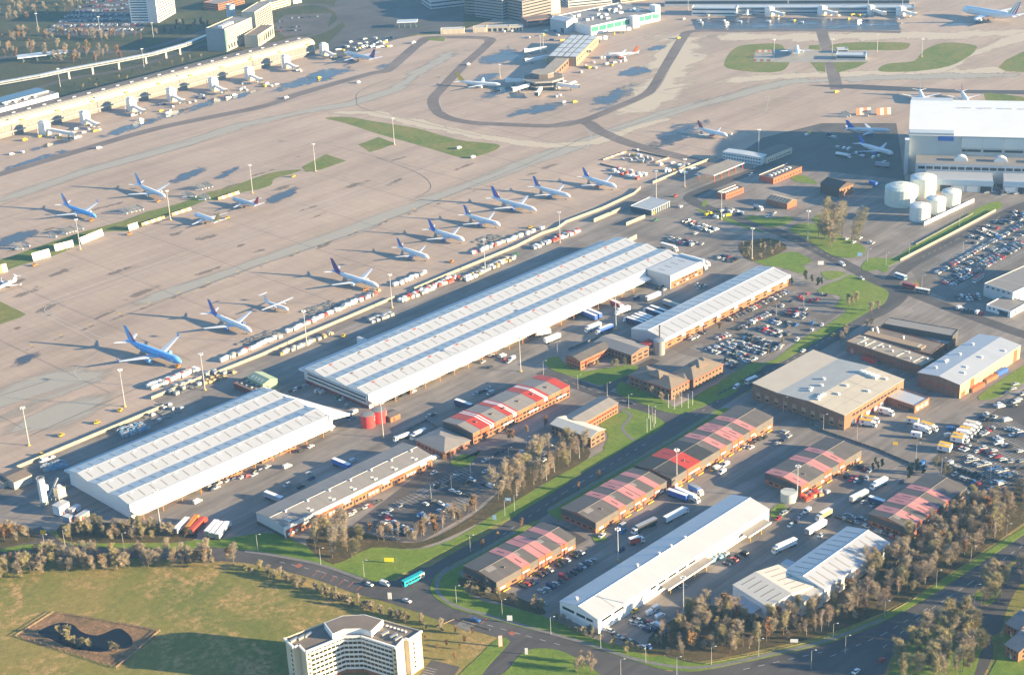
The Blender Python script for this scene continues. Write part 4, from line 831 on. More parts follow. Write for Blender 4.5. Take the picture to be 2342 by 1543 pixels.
def cross_wing(s, x0, x1, y0, y1, h, rise, roof, wall):
    s.box('wing_wall', x0, x1, y0, y1, 0, h, wall); xm = (x0 + x1) / 2; o = .5
    MB().loft([[(x0 - o, y0 - o, h), (x0 - o, y0 - o, h + .15), (xm, y0 - o, h + rise + .15), (xm, y0 - o, h + rise)], [(x0 - o, y1 + o, h), (x0 - o, y1 + o, h + .15), (xm, y1 + o, h + rise + .15), (xm, y1 + o, h + rise)]]).build('wing_roof', roof, s.root)
    MB().loft([[(x1 + o, y0 - o, h), (x1 + o, y0 - o, h + .15), (xm, y0 - o, h + rise + .15), (xm, y0 - o, h + rise)], [(x1 + o, y1 + o, h), (x1 + o, y1 + o, h + .15), (xm, y1 + o, h + rise + .15), (xm, y1 + o, h + rise)]]).build('wing_roof', roof, s.root)
    for y in (y0, y1): MB().add([(x0, y, h - .1), (x1, y, h - .1), (xm, y, h + rise)], [(0, 1, 2)]).build('wing_gable', wall, s.root)
    m = int((y1 - y0) / 2.6)
    for z in (1.0, 3.6):
        for i in range(m): MB().box(x0 - .08, x0 + .05, y0 + (i + .2) * (y1 - y0) / m, y0 + (i + .75) * (y1 - y0) / m, z, z + 1.1).build('window', GLASS, s.root)
        for i in range(3): MB().box(x0 + (i + .2) * (x1 - x0) / 3, x0 + (i + .8) * (x1 - x0) / 3, y0 - .08, y0 + .05, z, z + 1.1).build('window', GLASS, s.root)
cross_wing(o1, c.x, d.x, c.y, max(o1.W, e.y) + .3, 6.3, 1.6, ROOF_CREAM, BRICK_BROWN)
o2 = gable('office_block', 'L-shaped dark-roofed office with red bands beside the steel silo', (1327.4, 825.5), (1397, 792.6), (1290.8, 815), 6.2, 1.5, BRICK, ROOF_DARK, 'x', .5, None, 'office'); wing(o2)
c = o2.to_local(g(1444, 812, 6.2)); d = o2.to_local(g(1480.6, 791.7, 6.2)); cross_wing(o2, c.x, d.x, c.y, o2.W, 6.3, 1.6, ROOF_GREY, BRICK_BROWN)
o2.box('porch_roof', d.x + .3, d.x + 14, c.y + 6, c.y + 12, 3.2, 3.6, RED)
# parcel depot
dp = Bld('parcel_depot', 'big cream-roofed brick parcel depot with yellow-topped lorries outside', 'depot', (1931.3, 949.3), (2067.4, 867.6), (1733, 873), 9.2)
dp.profile([(0, 0), (dp.W * .37, 1.5), (dp.W * .72, .1), (dp.W, 1.0)]); dp.walls(BRICK_BROWN); dp.roofs([M('depot_roof_sunlit_cream', (.44, .40, .33), .7, var=.08, scale=.1), M('depot_roof_shaded_grey', (.36, .37, .36), .7, var=.06, scale=.1), M('depot_roof_sunlit_tan', (.37, .34, .30), .7, var=.06, scale=.1)], .3)  # sun and shade put into the slope colours; grey slope faces away
for i in range(13): dp.side('window', 'F', 8 + i * (dp.L - 14) / 13, 10.6 + i * (dp.L - 14) / 13, 5.6, 6.7, GLASS, .1); dp.side('lower_window', 'F', 8 + i * (dp.L - 14) / 13, 11.5 + i * (dp.L - 14) / 13, .6, 2.8, RED if i % 2 else SIGN_W, .1)
for i in range(10): dp.side('brick_panel', 'L', (i + .1) * dp.W / 10, (i + .55) * dp.W / 10, 1.0, 5.5, BRICK_BUFF, .1); dp.side('window', 'L', (i + .15) * dp.W / 10, (i + .5) * dp.W / 10, 1.6, 3.0, GLASS, .16)
for k, t in ((.08, .33), (.2, .5), (.25, .52), (.3, .26), (.55, .1), (.88, .12), (.12, .35), (.16, .35), (.2, .35), (.5, .3), (.5, .55), (.36, .48)): dp.on('roof_vent', k * dp.L, t * dp.W, 1.6, 1.6, 1.0, VENT_W)
for i in range(4): dp.on('roof_plant', dp.L * .84, dp.W * (.2 + .05 * i), 4 - i * .5, 2.2, 1.4, VENT_W)
for t in (.12, .25): dp.panel('roof_seam', 0, dp.L, dp.W * t, dp.W * t + .25, ROOF_TAN, .03)
for k in (.3, .6): dp.panel('roof_seam', dp.L * k, dp.L * k + .25, .2, dp.W * .36, ROOF_TAN, .035)
da = flat('depot_annex', 'low brick annex with white membrane roof beside the parcel depot', (2092.5, 928), (2125.5, 909), (2026, 906), 4.6, BRICK, ROOF_WHITE, .35)
da.row('window', 'F', 1, da.L - 1, 3, .5, 1.0, 3.2, SIGN_W); da.row('window', 'L', 3, da.W - 8, 5, .5, 1.2, 2.6, GLASS); da.side('entrance', 'L', 1, 4, .1, 2.8, RECESS, .1)
# workshops to its north
n1 = flat('flat_workshop', 'brown brick workshop with long tan flat roof and pale rooflights', (2107.6, 836.6), (2139.7, 819.7), (1932, 782), 6.8, BRICK_BROWN, ROOF_TAN, .15)
for t in (.12, .34, .66, .76, .86): n1.box('rooflight', n1.L * .1, n1.L * .85, n1.W * t, n1.W * t + 1.3, 6.6, 6.85, SKYL_PALE)
for k, t in ((.7, .05), (.3, .2), (.75, .3), (.4, .45), (.7, .55), (.5, .6), (.3, .8), (.75, .9)): n1.box('roof_cowl', n1.L * k, n1.L * k + .9, n1.W * t, n1.W * t + .9, 6.5, 7.6, VENT_W)
n1.side('red_band', 'L', 0, n1.W, 3.6, 3.9, RED, .06); n1.side('loading_door', 'L', n1.W * .9, n1.W * .94, .2, 3, ROOF_PINK, .1)
n2 = flat('flat_workshop', 'dark brown stepped flat roof between tan roof and roof well', (2128, 809), (2160, 786), (1974, 765), 6.2, BRICK_BROWN, ROOF_BROWN, .15)
n2.box('raised_roof', n2.L * .1, n2.L * .45, n2.W * .15, n2.W * .98, 6.1, 7.3, ROOF_BROWN, M('tan_roof_b', (.30, .22, .15), .8, var=.1)); n2.box('rooflight', n2.L * .15, n2.L * .4, n2.W * .2, n2.W * .2 + 1.2, 7.28, 7.4, SKYL_PALE)
for k, t in ((.6, .5), (.7, .9), (.6, .95), (.5, .85), (.8, .93)): n2.box('roof_cowl', n2.L * k, n2.L * k + 1, n2.W * t, n2.W * t + 1, 6.0, 7.9, VENT_W)
n3 = flat('flat_workshop', 'low roof well with glossy roof tinted blue for sky light behind brown roofs', (2166, 787), (2186, 775), (2028, 737), 4.6, BRICK_BROWN, M('blue_lit_roof', (.28, .30, .33), .35, var=.1, scale=.1), .3)  # blue sky light in the well is put into the roof colour
n4 = flat('flat_workshop', 'narrow raised grey flat-roofed block behind the roof well', (2179, 768), (2192, 753.5), (2039, 720.6), 8.2, WALL_DARK, ROOF_GREY, .2)
n5 = gable('yellow_works', 'pale-roofed works with long yellow brick wall and red doors', (2196, 880), (2334, 789.5), (2113, 843), 8.6, 1.6, BRICK_BROWN, [ROOF_LIGHT, ROOF_LIGHT], 'x', .3)
n5.side('yellow_wall', 'F', 0, n5.L, .1, 8.5, M('yellow_brick', (.55, .40, .20), .8, var=.06, scale=.4), .08); n5.side('base_band', 'F', 0, n5.L, 3.9, 4.2, M('tan_band', (.40, .27, .13), .8), .12)
for a, z in ((.02, 3.2), (.16, 7.6), (.88, 7.6)): n5.side('red_door', 'F', a * n5.L + .3, a * n5.L + 5, .1, z, ORANGE_RED, .16)
n5.side('base_band', 'L', 0, n5.W, 4.4, 4.7, RED, .06)
for k, t in ((.2, .2), (.3, .3), (.55, .3), (.8, .1), (.75, .8), (.5, .75), (.3, .8), (.33, .8), (.15, .8)): n5.on('roof_vent', k * n5.L, t * n5.W, 1.3, 1.3, .9, VENT_W)
# ------------------------------------------------------------------ hotel at the road junction
def seg(root, name, p, q, a, b, z0, z1, mat, out=.1, inn=.05):
    """box on the wall from p to q (local xy), between fractions a and b; outside is on the right of p->q"""
    p = Vector(p); q = Vector(q); d = q - p; L = d.length; d.normalize(); nrm = Vector((d.y, -d.x))
    A, B_ = p + d * L * a, p + d * L * b
    pts = [A - nrm * inn, A + nrm * out, B_ + nrm * out, B_ - nrm * inn]
    return MB().prism([(v.x, v.y) for v in pts], z0, z1).build(name, mat, root)
HH = 19.0
hot, HQ, hc = poly_block('hotel', 'bow-fronted cream hotel with white banded floors and flat roof', [(651.8, 1457.3), (783, 1406.5), (834.5, 1404.3), (962.6, 1440.4), (934.6, 1459), (923, 1456.6), (905, 1477), (825.6, 1452), (784.4, 1453), (699, 1487), (684, 1471), (672.4, 1477)], HH, CREAM_W, ROOF_BROWN, .6, 'hotel')
def hl(x, y): p = g(x, y, HH); return (p.x - hc.x, p.y - hc.y)
fr = [hl(699, 1487), hl(784.4, 1453), hl(825.6, 1452), hl(905, 1477)]
for i, (p, q) in enumerate(zip(fr[:-1], fr[1:])):
    n = (9, 4, 9)[i]
    for k in range(7):
        z = HH - 1.9 - 2.35 * k
        seg(hot, 'floor_band', p, q, .14 if i == 0 else 0, .86 if i == 2 else 1, z - 1.05, z, WALL_WHITE, .22)
        for j in range(n):
            if i == 0 and j == 0 or i == 2 and j == n - 1: seg(hot, 'window', p, q, (j + .3) / n, (j + .75) / n, z - .95, z - .15, GLASS, .07)
            else: seg(hot, 'window', p, q, (j + .12) / n, (j + .9) / n, z + .06, z + 1.15, GLASS, .12)
    seg(hot, 'cornice', p, q, -.01, 1.01, HH - .75, HH + .12, WALL_WHITE, .8); seg(hot, 'brick_base', p, q, 0 if i else .45, 1 if i < 2 else .55, 0, 2.2, BRICK, .15)
ring = [(651.8, 1457.3), (672.4, 1477), (684, 1471), (699, 1487)]; rg2 = [(905, 1477), (923, 1456.6), (934.6, 1459), (962.6, 1440.4)]
for a, c in list(zip(ring[:-1], ring[1:])) + list(zip(rg2[:-1], rg2[1:])): seg(hot, 'cornice', hl(*a), hl(*c), -.02, 1.02, HH - .75, HH + .12, WALL_WHITE, .8)
for k in range(6): seg(hot, 'window', hl(934.6, 1459), hl(962.6, 1440.4), .3, .42, HH - 4.6 - 2.35 * k, HH - 3.6 - 2.35 * k, GLASS, .08); seg(hot, 'window', hl(651.8, 1457.3), hl(672.4, 1477), .55, .68, HH - 4.6 - 2.35 * k, HH - 3.6 - 2.35 * k, GLASS, .08)
seg(hot, 'emblem', hl(934.6, 1459), hl(962.6, 1440.4), .52, .72, HH - 4.0, HH - 2.3, M('emblem_red', (.5, .06, .09), .5, var=0), .1); seg(hot, 'emblem_stroke', hl(934.6, 1459), hl(962.6, 1440.4), .57, .64, HH - 4.3, HH - 1.9, SIGN_W, .14)
PH_ = [(741, 1424), (784, 1408), (834, 1405), (877, 1417), (849, 1444), (826, 1437), (788, 1438), (760, 1450)]
pp = [g(x, y, HH + 2.2) for x, y in PH_]; pp = [(p.x - hc.x, p.y - hc.y) for p in pp]
MB().prism(list(reversed(pp)), HH - .6, HH + 2.4).build('penthouse', WALL_WHITE, hot); cc = (sum(p[0] for p in pp) / 8, sum(p[1] for p in pp) / 8)
MB().prism([(cc[0] + (p[0] - cc[0]) * .95, cc[1] + (p[1] - cc[1]) * .95) for p in reversed(pp)], HH + 2.39, HH + 2.45).build('penthouse_roof', ROOF_BROWN, hot)
for i in range(6): q = hl(885 + i * 8.5, 1429 + i * 2.6); MB().box(q[0] - .4, q[0] + .4, q[1] - .4, q[1] + .4, HH - .7, HH + .1).build('roof_light', VENT_W, hot)
for x, y in ((672, 1462), (690, 1456), (705, 1450), (805, 1413), (820, 1411), (880, 1447), (900, 1453), (910, 1458)): q = hl(x, y); MB().box(q[0] - 2, q[0] + 2, q[1] - .6, q[1] + .6, HH - .7, HH + .5).build('roof_plant', METAL, hot)
# ------------------------------------------------------------------ tanks, silos, chimney, cement plant
def lathe(prof, n=28):
    b = MB(); b.loft([[(r * math.cos(6.28319 * i / n), r * math.sin(6.28319 * i / n), z) for i in range(n)] for r, z in prof]); return b
def tank(label, px, py, dia, h, mat, name='storage_tank', dome=1.2, open_top=False, rail=True, band=None, cat='tank'):
    t = thing(name, label, cat, g(px, py)); r = dia / 2
    if open_top: lathe([(r, 0), (r, h), (r - .5, h), (r - .5, h - 1.6), (0.05, h - 1.6)]).build('shell', mat, t)
    else:
        lathe([(r, 0), (r, h)]).build('shell', mat, t, smooth=False); lathe([(r + .05, h), (r * .75, h + dome * .55), (r * .4, h + dome * .88), (.1, h + dome)]).build('roof', band or mat, t)
    for z in np.linspace(h * .25, h * .98, 4): lathe([(r, z), (r + .1, z), (r + .1, z + .18), (r, z + .18)], 28).build('hoop', mat, t)
    if rail:
        b = MB()
        for k in range(16):
            a = -2.2 + k * .11; b.bar((r * 1.04 * math.cos(a), r * 1.04 * math.sin(a), .2 + h * k / 16), (r * 1.04 * math.cos(a + .11), r * 1.04 * math.sin(a + .11), .2 + h * (k + 1) / 16), .25, .6)
        b.build('stairway', METAL, t); b = MB(); b.bar((0, 0, h + dome), (r * .9, -.2 * r, h + .35), .5, .35); b.build('roof_walkway', ORANGE_RED if dia > 13 else METAL, t); lathe([(.6, h + dome - .1), (.6, h + dome + .5)], 10).build('hatch', METAL, t)
    return t
TANKW = M('tank_white', (.62, .64, .61), .5, var=.08, scale=.15, stretch=(1, 1, .25)); TANKG = M('tank_green_white', (.58, .62, .55), .5, var=.08, scale=.15, stretch=(1, 1, .25))
tank('largest pale fuel tank with dark stripe and spiral stair', 2060.4, 464.5, 24.6, 13, TANKG, dome=2.6)
tank('tall fuel tank with orange roof walkway behind the others', 2110, 444.4, 19.5, 14.3, TANKW, dome=1.6)
tank('small white fuel tank farthest along the bund wall end', 2174.5, 468.6, 14, 11.2, TANKW)
tank('small white fuel tank between two equal tanks', 2139.6, 484.5, 14.2, 10.9, TANKW)
tank('small white fuel tank nearest the public road junction', 2103.3, 501, 15, 11, TANKW)
tank('ribbed steel silo with domed top beside tall brown chimney', 1508, 808.4, 6.9, 9.0, METAL, 'steel_silo', .7, rail=False, cat='silo')
ch = thing('chimney', 'tall slim brown chimney rising behind the steel silo', 'chimney', g(1509, 801)); MB().cyl(0, 0, 0, 16.5, .55, .45, 10).build('shaft', VENT_D, ch); MB().cyl(0, 0, 16.3, 17, .62, .62, 10).build('cap', STEEL_DK, ch); MB().box(-.9, .9, -.9, .9, 0, .5).build('base', CONC, ch)
def tank_text(t, txt, r, z, size, ang, mat):
    """white lettering wrapped on a tank"""
    me = text_mesh(txt, size); co = np.empty(len(me.vertices) * 3, dtype=np.float32); me.vertices.foreach_get('co', co); co = co.reshape(-1, 3)
    a = ang + co[:, 0] / r; out = np.stack([np.cos(a) * (r + .06), np.sin(a) * (r + .06), z + co[:, 1]], 1); me.vertices.foreach_set('co', out.astype(np.float32).ravel()); me.materials.clear(); me.materials.append(mat)
    return link('lettering', me, t)
def text_mesh(txt, size):
    cu = bpy.data.curves.new('letters', 'FONT'); cu.body = txt; cu.size = size; cu.align_x = 'CENTER'; cu.resolution_u = 2; o = bpy.data.objects.new('letters', cu); COL.objects.link(o)
    dg = bpy.context.evaluated_depsgraph_get(); me = bpy.data.meshes.new_from_object(o.evaluated_get(dg)); bpy.data.objects.remove(o, do_unlink=True); bpy.data.curves.remove(cu); return me
REDT = M('silo_red', (.50, .055, .05), .5, var=.08, scale=.3)
t = tank('red cylindrical water tank with white lettering and grey lid, roadside one', 842.4, 973, 8.3, 7.4, REDT, 'water_tank', .35, rail=False, band=M('tank_lid_grey', (.20, .20, .20), .7))
tank_text(t, 'FIRE\nTANK', 4.15, 5.2, 1.6, -.75, SIGN_W)
t = tank('red cylindrical water tank with white lettering beside the shed corner', 868.4, 962, 8.6, 7.4, REDT, 'water_tank', .35, rail=False, band=M('tank_lid_grey', (.20, .20, .20), .7))
tank_text(t, 'FIRE\nTANK', 4.3, 5.2, 1.6, -.75, SIGN_W)
t = tank('open-topped grey water tank with faint white lettering beside light mast', 1803, 1143.4, 8.0, 5.0, M('tank_grey_white', (.46, .47, .43), .6, var=.1), 'water_tank', open_top=True, rail=False)
tank_text(t, 'FIRE\nTANK', 4.0, 3.2, 1.2, -.9, SIGN_W)
pr = gable('pump_house', 'small grey-roofed pump house behind the red water tanks', (893, 955), (915, 945), (872, 946), 3.2, .8, BRICK, ROOF_DARK)
pr.side('door', 'F', 2, 3.5, .1, 2.4, RED)
# cement batching plant
cp = thing('cement_silo', 'tall white cement silo with top cage at the batching yard', 'silo', g(103, 1158)); SILO = M('silo_white', (.66, .66, .62), .5, var=.1, scale=.3, stretch=(1, 1, .3))
lathe([(.9, 1.2), (2.0, 3.8), (2.0, 15.5), (1.5, 16.2)], 18).build('shell', SILO, cp)
for a in range(4): MB().bar((1.7 * math.cos(a * 1.57 + .8), 1.7 * math.sin(a * 1.57 + .8), 0), (1.7 * math.cos(a * 1.57 + .8), 1.7 * math.sin(a * 1.57 + .8), 4), .3).build('leg', METAL, cp)
b = MB()
for k in range(12): a = k * .5236; b.bar((2.1 * math.cos(a), 2.1 * math.sin(a), 16.1), (2.1 * math.cos(a), 2.1 * math.sin(a), 17.4), .1)
for z in (16.8, 17.4):
    for k in range(12): a = k * .5236; c2 = a + .5236; b.bar((2.1 * math.cos(a), 2.1 * math.sin(a), z), (2.1 * math.cos(c2), 2.1 * math.sin(c2), z), .1)
b.build('top_rail', METAL, cp); MB().box(2.0, 3.4, -.8, .8, 9, 12).build('filter_box', SILO, cp); MB().bar((2.2, 0, .5), (2.2, 0, 15), .3, .3).build('ladder', METAL, cp)
cv = thing('conveyor', 'inclined conveyor joining cement silo and batching tower', 'conveyor', g(122, 1150)); MB().bar((-4, 0, 2), (7, 4, 11), 1.0, .8).build('belt_housing', METAL, cv)
for p in ((0, 1.4, 5), (4, 2.9, 8.2)): MB().bar((p[0], p[1], 0), p, .25).build('leg', METAL, cv)
bt_ = thing('batching_tower', 'cream steel batching tower with railings beside the cement silo', 'tower', g(141, 1150))
for x in (-2, 2):
    for y in (-2, 2): MB().box(x - .2, x + .2, y - .2, y + .2, 0, 5).build('leg', METAL, bt_)
MB().box(-2.3, 2.3, -2.3, 2.3, 4.6, 9.4).build('hopper_house', CREAM_W, bt_); MB().box(-2.8, 2.8, -2.8, 2.8, 4.4, 4.7).build('platform', METAL, bt_); MB().cyl(0, 0, 9.3, 11, 1.3, 1.0, 12).build('dust_filter', SILO, bt_)
for z in (5.6, 10.2): MB().box(-2.8, 2.8, -2.85, -2.75, z, z + .1).build('handrail', METAL, bt_)
for lab, x, y, sx, sy, h, m in [('white tilted aggregate hopper in the batching yard', 142, 1172, 7, 5, 5.5, WALL_WHITE), ('blue-grey site cabin beside the batching hedge', 172, 1170, 6, 3, 2.9, WALL_GREY), ('grey site cabin with open lattice side', 190, 1185, 8, 3, 3.0, METAL), ('pale blue portable cabin by batching yard gate', 157, 1190, 3, 5, 2.8, M('cabin_blue', (.25, .33, .42), .5))]:
    k = thing('site_cabin', lab, 'cabin', g(x, y), .2); MB().box(-sx / 2, sx / 2, -sy / 2, sy / 2, .3, h).build('wall', m, k); MB().box(-sx / 2 - .15, sx / 2 + .15, -sy / 2 - .15, sy / 2 + .15, h, h + .18).build('roof', ROOF_LIGHT, k); MB().box(-sx / 4, -sx / 4 + 1, -sy / 2 - .08, -sy / 2 + .05, .4, 2.3).build('door', RED, k); MB().box(-sx / 2 + .1, sx / 2 - .1, -sy / 2 + .1, sy / 2 - .1, 0, .3).build('base', STEEL_DK, k)
sb = gable('brown_shed', 'brown-roofed low shed at the apron edge near batching yard', (31, 1103), (72, 1085), (-12, 1090), 4.5, 1.1, CONC, ROOF_BROWN); sb.side('fascia', 'F', 0, sb.L, 3.6, 4.6, CREAM_W, .2)
sb = gable('brown_shed', 'small brown shed with cream fascia beside larger brown shed', (5, 1104), (20, 1096), (-30, 1095), 3.6, .8, CONC, ROOF_BROWN); sb.side('fascia', 'F', 0, sb.L, 2.8, 3.6, CREAM_W, .2)
gs = gable('green_shed', 'pale green steel shed between the two freight sheds', (601, 879), (634, 866), (572, 860), 5.5, 1.6, M('green_cladding', (.26, .34, .20), .6, var=.06), M('green_roof', (.30, .37, .25), .55, var=.06), 'y', .3, None, 'shed')
for i in range(4): gs.panel('rooflight', gs.W * (.2 + .2 * i), gs.W * (.2 + .2 * i) + 1.2, 1, 3.2, SKYL_PALE, .05)
bs = flat('brick_store', 'low dark brick store with round rooflights beside green shed', (585, 897), (615, 884), (533, 876), 3.6, brick_mat('dark_red_brick', (.20, .06, .045), (.16, .05, .04)), ROOF_BROWN, .15)
for i in range(8): bs.box('rooflight', bs.L * (.25 + .4 * (i % 2)), bs.L * (.25 + .4 * (i % 2)) + 1.2, bs.W * (.12 + .22 * (i // 2)), bs.W * (.12 + .22 * (i // 2)) + 1.2, 3.4, 3.8, SKYL_PALE)

# ------------------------------------------------------------------ hangar
hg = Bld('hangar', 'huge white-roofed aircraft hangar with grey walls and sliding doors', 'hangar', (2080, 309), (2620, 322), (2050.5, 227), 31)
w_ = hg.W; hg.profile([(0, 0), (w_ * .12, 2.2), (w_ * .3, 4.0), (w_ * .5, 4.6), (w_ * .7, 4.0), (w_ * .88, 2.2), (w_, 0)])
HG = M('hangar_grey', (.40, .43, .42), .55, var=.05, scale=.1); hg.walls(HG); hg.roofs(M('hangar_roof', (.66, .67, .66), .5, var=.03, scale=.05), .6, .3)
hg.box('door_roof', 0, 34, w_ * .0, w_, 31, 33, HG, ROOF_WHITE)
for i in range(8): hg.side('sliding_door', 'L', (i + .04) * w_ / 8, (i + .96) * w_ / 8, .2, 25, WALL_GREY if i % 2 else HG, .35 + .2 * (i % 2))
hg.side('door_tower', 'L', -5, 2, 0, 28, WALL_GREY, 3.0); hg.box('tower_cap', -3.2, .2, -5.2, 2.2, 28, 28.6, FASCIA)
hg.side('name_board', 'F', 22, 34, 27.0, 31.0, BLUE_P, .4)
hg.side('eaves_band', 'F', 40, hg.L, 22, 30, M('hangar_band', (.48, .53, .53), .5, var=.04), .5)
for i in range(16): hg.side('cladding_joint', 'F', 40 + i * 16, 40.4 + i * 16, 22, 30, METAL, .62); hg.on('ridge_vent', 44 + i * 16, w_ * .62, 8, 2.0, 1.0, VENT_W)
for i in range(15): hg.side('window', 'F', 41 + i * 16, 55 + i * 16, 18.6, 20.4, GLASS, .3)
hg.box('office_strip', 6, hg.L, -22, -.1, 0, 15, WALL_GREY, ROOF_GREY)
for i in range(40): hg.box('window', 8 + i * 6, 13 + i * 6, -22.12, -21.9, 10.6, 12.8, GLASS)
for i in range(8): x = 40 + i * 30; MB().loft([[(x + 5 * math.cos(k * .3927), -14, 15 + 4 * math.sin(k * .3927)) for k in range(9)], [(x + 5 * math.cos(k * .3927), -8, 15 + 4 * math.sin(k * .3927)) for k in range(9)]]).build('roof_drum', VENT_W, hg.root)
for x0, x1 in ((14, 64), (72, 130), (138, 200)):
    hg.box('lower_workshop', x0, x1, -44, -22.2, 0, 9.0, WALL_GREY, ROOF_LIGHT); hg.box('parapet', x0 - .4, x1 + .4, -44.6, -44.05, 5.4, 9.6, M('pale_blue_fascia', (.42, .52, .60), .5))
    n = int((x1 - x0) / 9)
    for i in range(n): hg.box('roller_door', x0 + (i + .1) * (x1 - x0) / n, x0 + (i + .9) * (x1 - x0) / n, -44.25, -43.9, .2, 4.8, WALL_WHITE if i % 3 != 1 else RECESS)
# ------------------------------------------------------------------ depot and fire-station buildings beyond the freight sheds
wo_ = gable('airside_office', 'white two-storey airside office with strip windows beside apron road', (1740.6, 361), (1754, 353.5), (1670, 338), 6.5, .4, M('pale_blue_cladding', (.50, .57, .60), .5, var=.05), ROOF_WHITE, 'x', .2)
for i in range(14): wo_.side('window', 'L', (i + .2) * wo_.W / 14, (i + .8) * wo_.W / 14, 4.2, 5.2, GLASS, .08); wo_.side('window', 'L', (i + .2) * wo_.W / 14, (i + .8) * wo_.W / 14, 1.4, 2.4, GLASS, .08)
ww = gable('airside_office', 'long cream office wing with dark roof and flagpole', (1752, 360), (1812, 336), (1738, 347), 5.5, .4, CREAM_W, ROOF_DARK, 'x', .2); ww.row('window', 'F', 2, ww.L - 2, 12, .5, 1.2, 2.4, GLASS)
cn = Bld('vehicle_canopy', 'flat open vehicle canopy on red posts', 'canopy', (1632.6, 400.8), (1700.7, 372.6), (1601, 390.8), 6.0); cn.box('roof', -.4, cn.L + .4, -.4, cn.W + .4, 5.5, 6.0, FASCIA, ROOF_TAN)
for i in range(5):
    for y in (.4, cn.W - .4): cn.box('post', 1 + i * (cn.L - 2) / 4 - .2, 1 + i * (cn.L - 2) / 4 + .2, y - .2, y + .2, 0, 5.5, RED)
for i in range(3): cn.box('roof_strip', 1, cn.L - 1, cn.W * (.2 + .25 * i), cn.W * (.2 + .25 * i) + .8, 6.0, 6.06, ROOF_GREY)
kb = flat('glazed_kiosk', 'small glazed gatehouse with blue-grey flat roof and white rim', (1489, 481), (1533, 460), (1448, 468), 4.4, GLASS_BLUE, M('gatehouse_roof', (.30, .33, .37), .5), .12, cop=FASCIA)
kb.row('window_post', 'F', 0, kb.L, 9, .12, 0, 4.3, WALL_WHITE); kb.side('door', 'F', 3, 5, .1, 2.6, YELLOW)
for lab, A, B_, C, h, roof in [('long orange brick depot with flat dark roof and plant', (1769, 408), (1834, 381), (1740.6, 399), 4.8, ROOF_DARK), ('short orange brick depot with white-edged flat roof', (1660, 444), (1701, 428), (1639, 440.5), 4.4, ROOF_DARK)]:
    k = flat('brick_depot', lab, A, B_, C, h, ORANGE_RED, roof, .2, cop=BRICK); k.row('window', 'F', 1, k.L - 1, 9, .4, 1.2, 2.4, GLASS); k.side('fascia', 'K', 0, k.L, h - .6, h + .3, FASCIA, .3)
    for i in range(6): k.box('roof_plant', k.L * (.1 + .13 * i), k.L * (.1 + .13 * i) + 1.8, k.W * .35, k.W * .55, h - .3, h + .7, VENT_W)
k = gable('brick_depot', 'orange brick gabled depot with ribbed grey roof', (1800.5, 466), (1822, 457), (1756, 453), 4.4, 1.6, BRICK, ROOF_TAN, 'y', .4); k.side('brick_gable', 'F', 0, k.L, 0, 4.3, ORANGE_RED, .1)
for i in range(6): k.panel('roof_rib', k.W * (.08 + .16 * i), k.W * (.08 + .16 * i) + 1.2, .4, k.L * .48, ROOF_DARK, .05)
k = gable('dark_hall', 'dark brown gabled hall with brick end wall beside tanks', (1919.4, 431), (1952, 419), (1873, 420.7), 7.5, 3.0, brick_mat('dark_hall_brick', (.10, .07, .06), (.08, .055, .05)), ROOF_BLACK, 'y', .4); k.side('brick_end', 'F', .2, k.L - .2, 0, 6.6, BRICK, .1); k.row('window', 'F', 1, k.L - 1, 4, .4, 3, 5.4, GLASS, .14)
for lab, A, B_, C, h, m in [('low white annex with dark gable at the vehicle compound', (2312, 712), (2352, 690), (2262, 693), 4.2, WALL_WHITE), ('tall grey block with large door at the vehicle compound', (2317, 668), (2440, 612), (2330, 640), 9, WALL_GREY), ('grey flat-roofed block behind the vehicle compound rows', (2276, 663), (2345, 625), (2268, 652), 6, WALL_GREY)]:
    k = flat('compound_block', lab, A, B_, C if C[0] < A[0] else 22.0, h, m, ROOF_GREY, .3); k.side('garage_door', 'L', 2, 8, .1, min(h - 1, 4), GLASS_BLUE, .1); k.row('window', 'F', 1, k.L - 1, 6, .5, 1.4, 2.6, GLASS); k.row('window', 'L', 1, k.W - 1, 5, .5, h - 2.2, h - 1.2, GLASS)
# ------------------------------------------------------------------ brick houses at the lower right edge
for lab, A, B_, C in [('brick house with slate roof behind the roadside trees', (2330, 1440), (2395, 1405), (2300, 1425)), ('brick house with frosted grey roof beside small lawn', (2330, 1490), (2400, 1450), (2305, 1470))]:
    k = gable('brick_house', lab, A, B_, C, 5.2, 2.8, BRICK, M('slate_roof', (.16, .17, .18), .7, var=.15, scale=.6), 'y', .4, None, 'house')
    for z in (1.0, 3.4): k.row('window', 'F', 1, k.L - 1, 3, .4, z, z + 1.2, GLASS); k.row('window', 'L', 1, k.W - 1, 3, .35, z, z + 1.2, GLASS)
    k.side('door', 'L', k.W * .45, k.W * .45 + 1, .1, 2.2, WHITE_P); k.on('chimney', k.W * .5, k.L * .5, .9, .9, 1.4, BRICK)
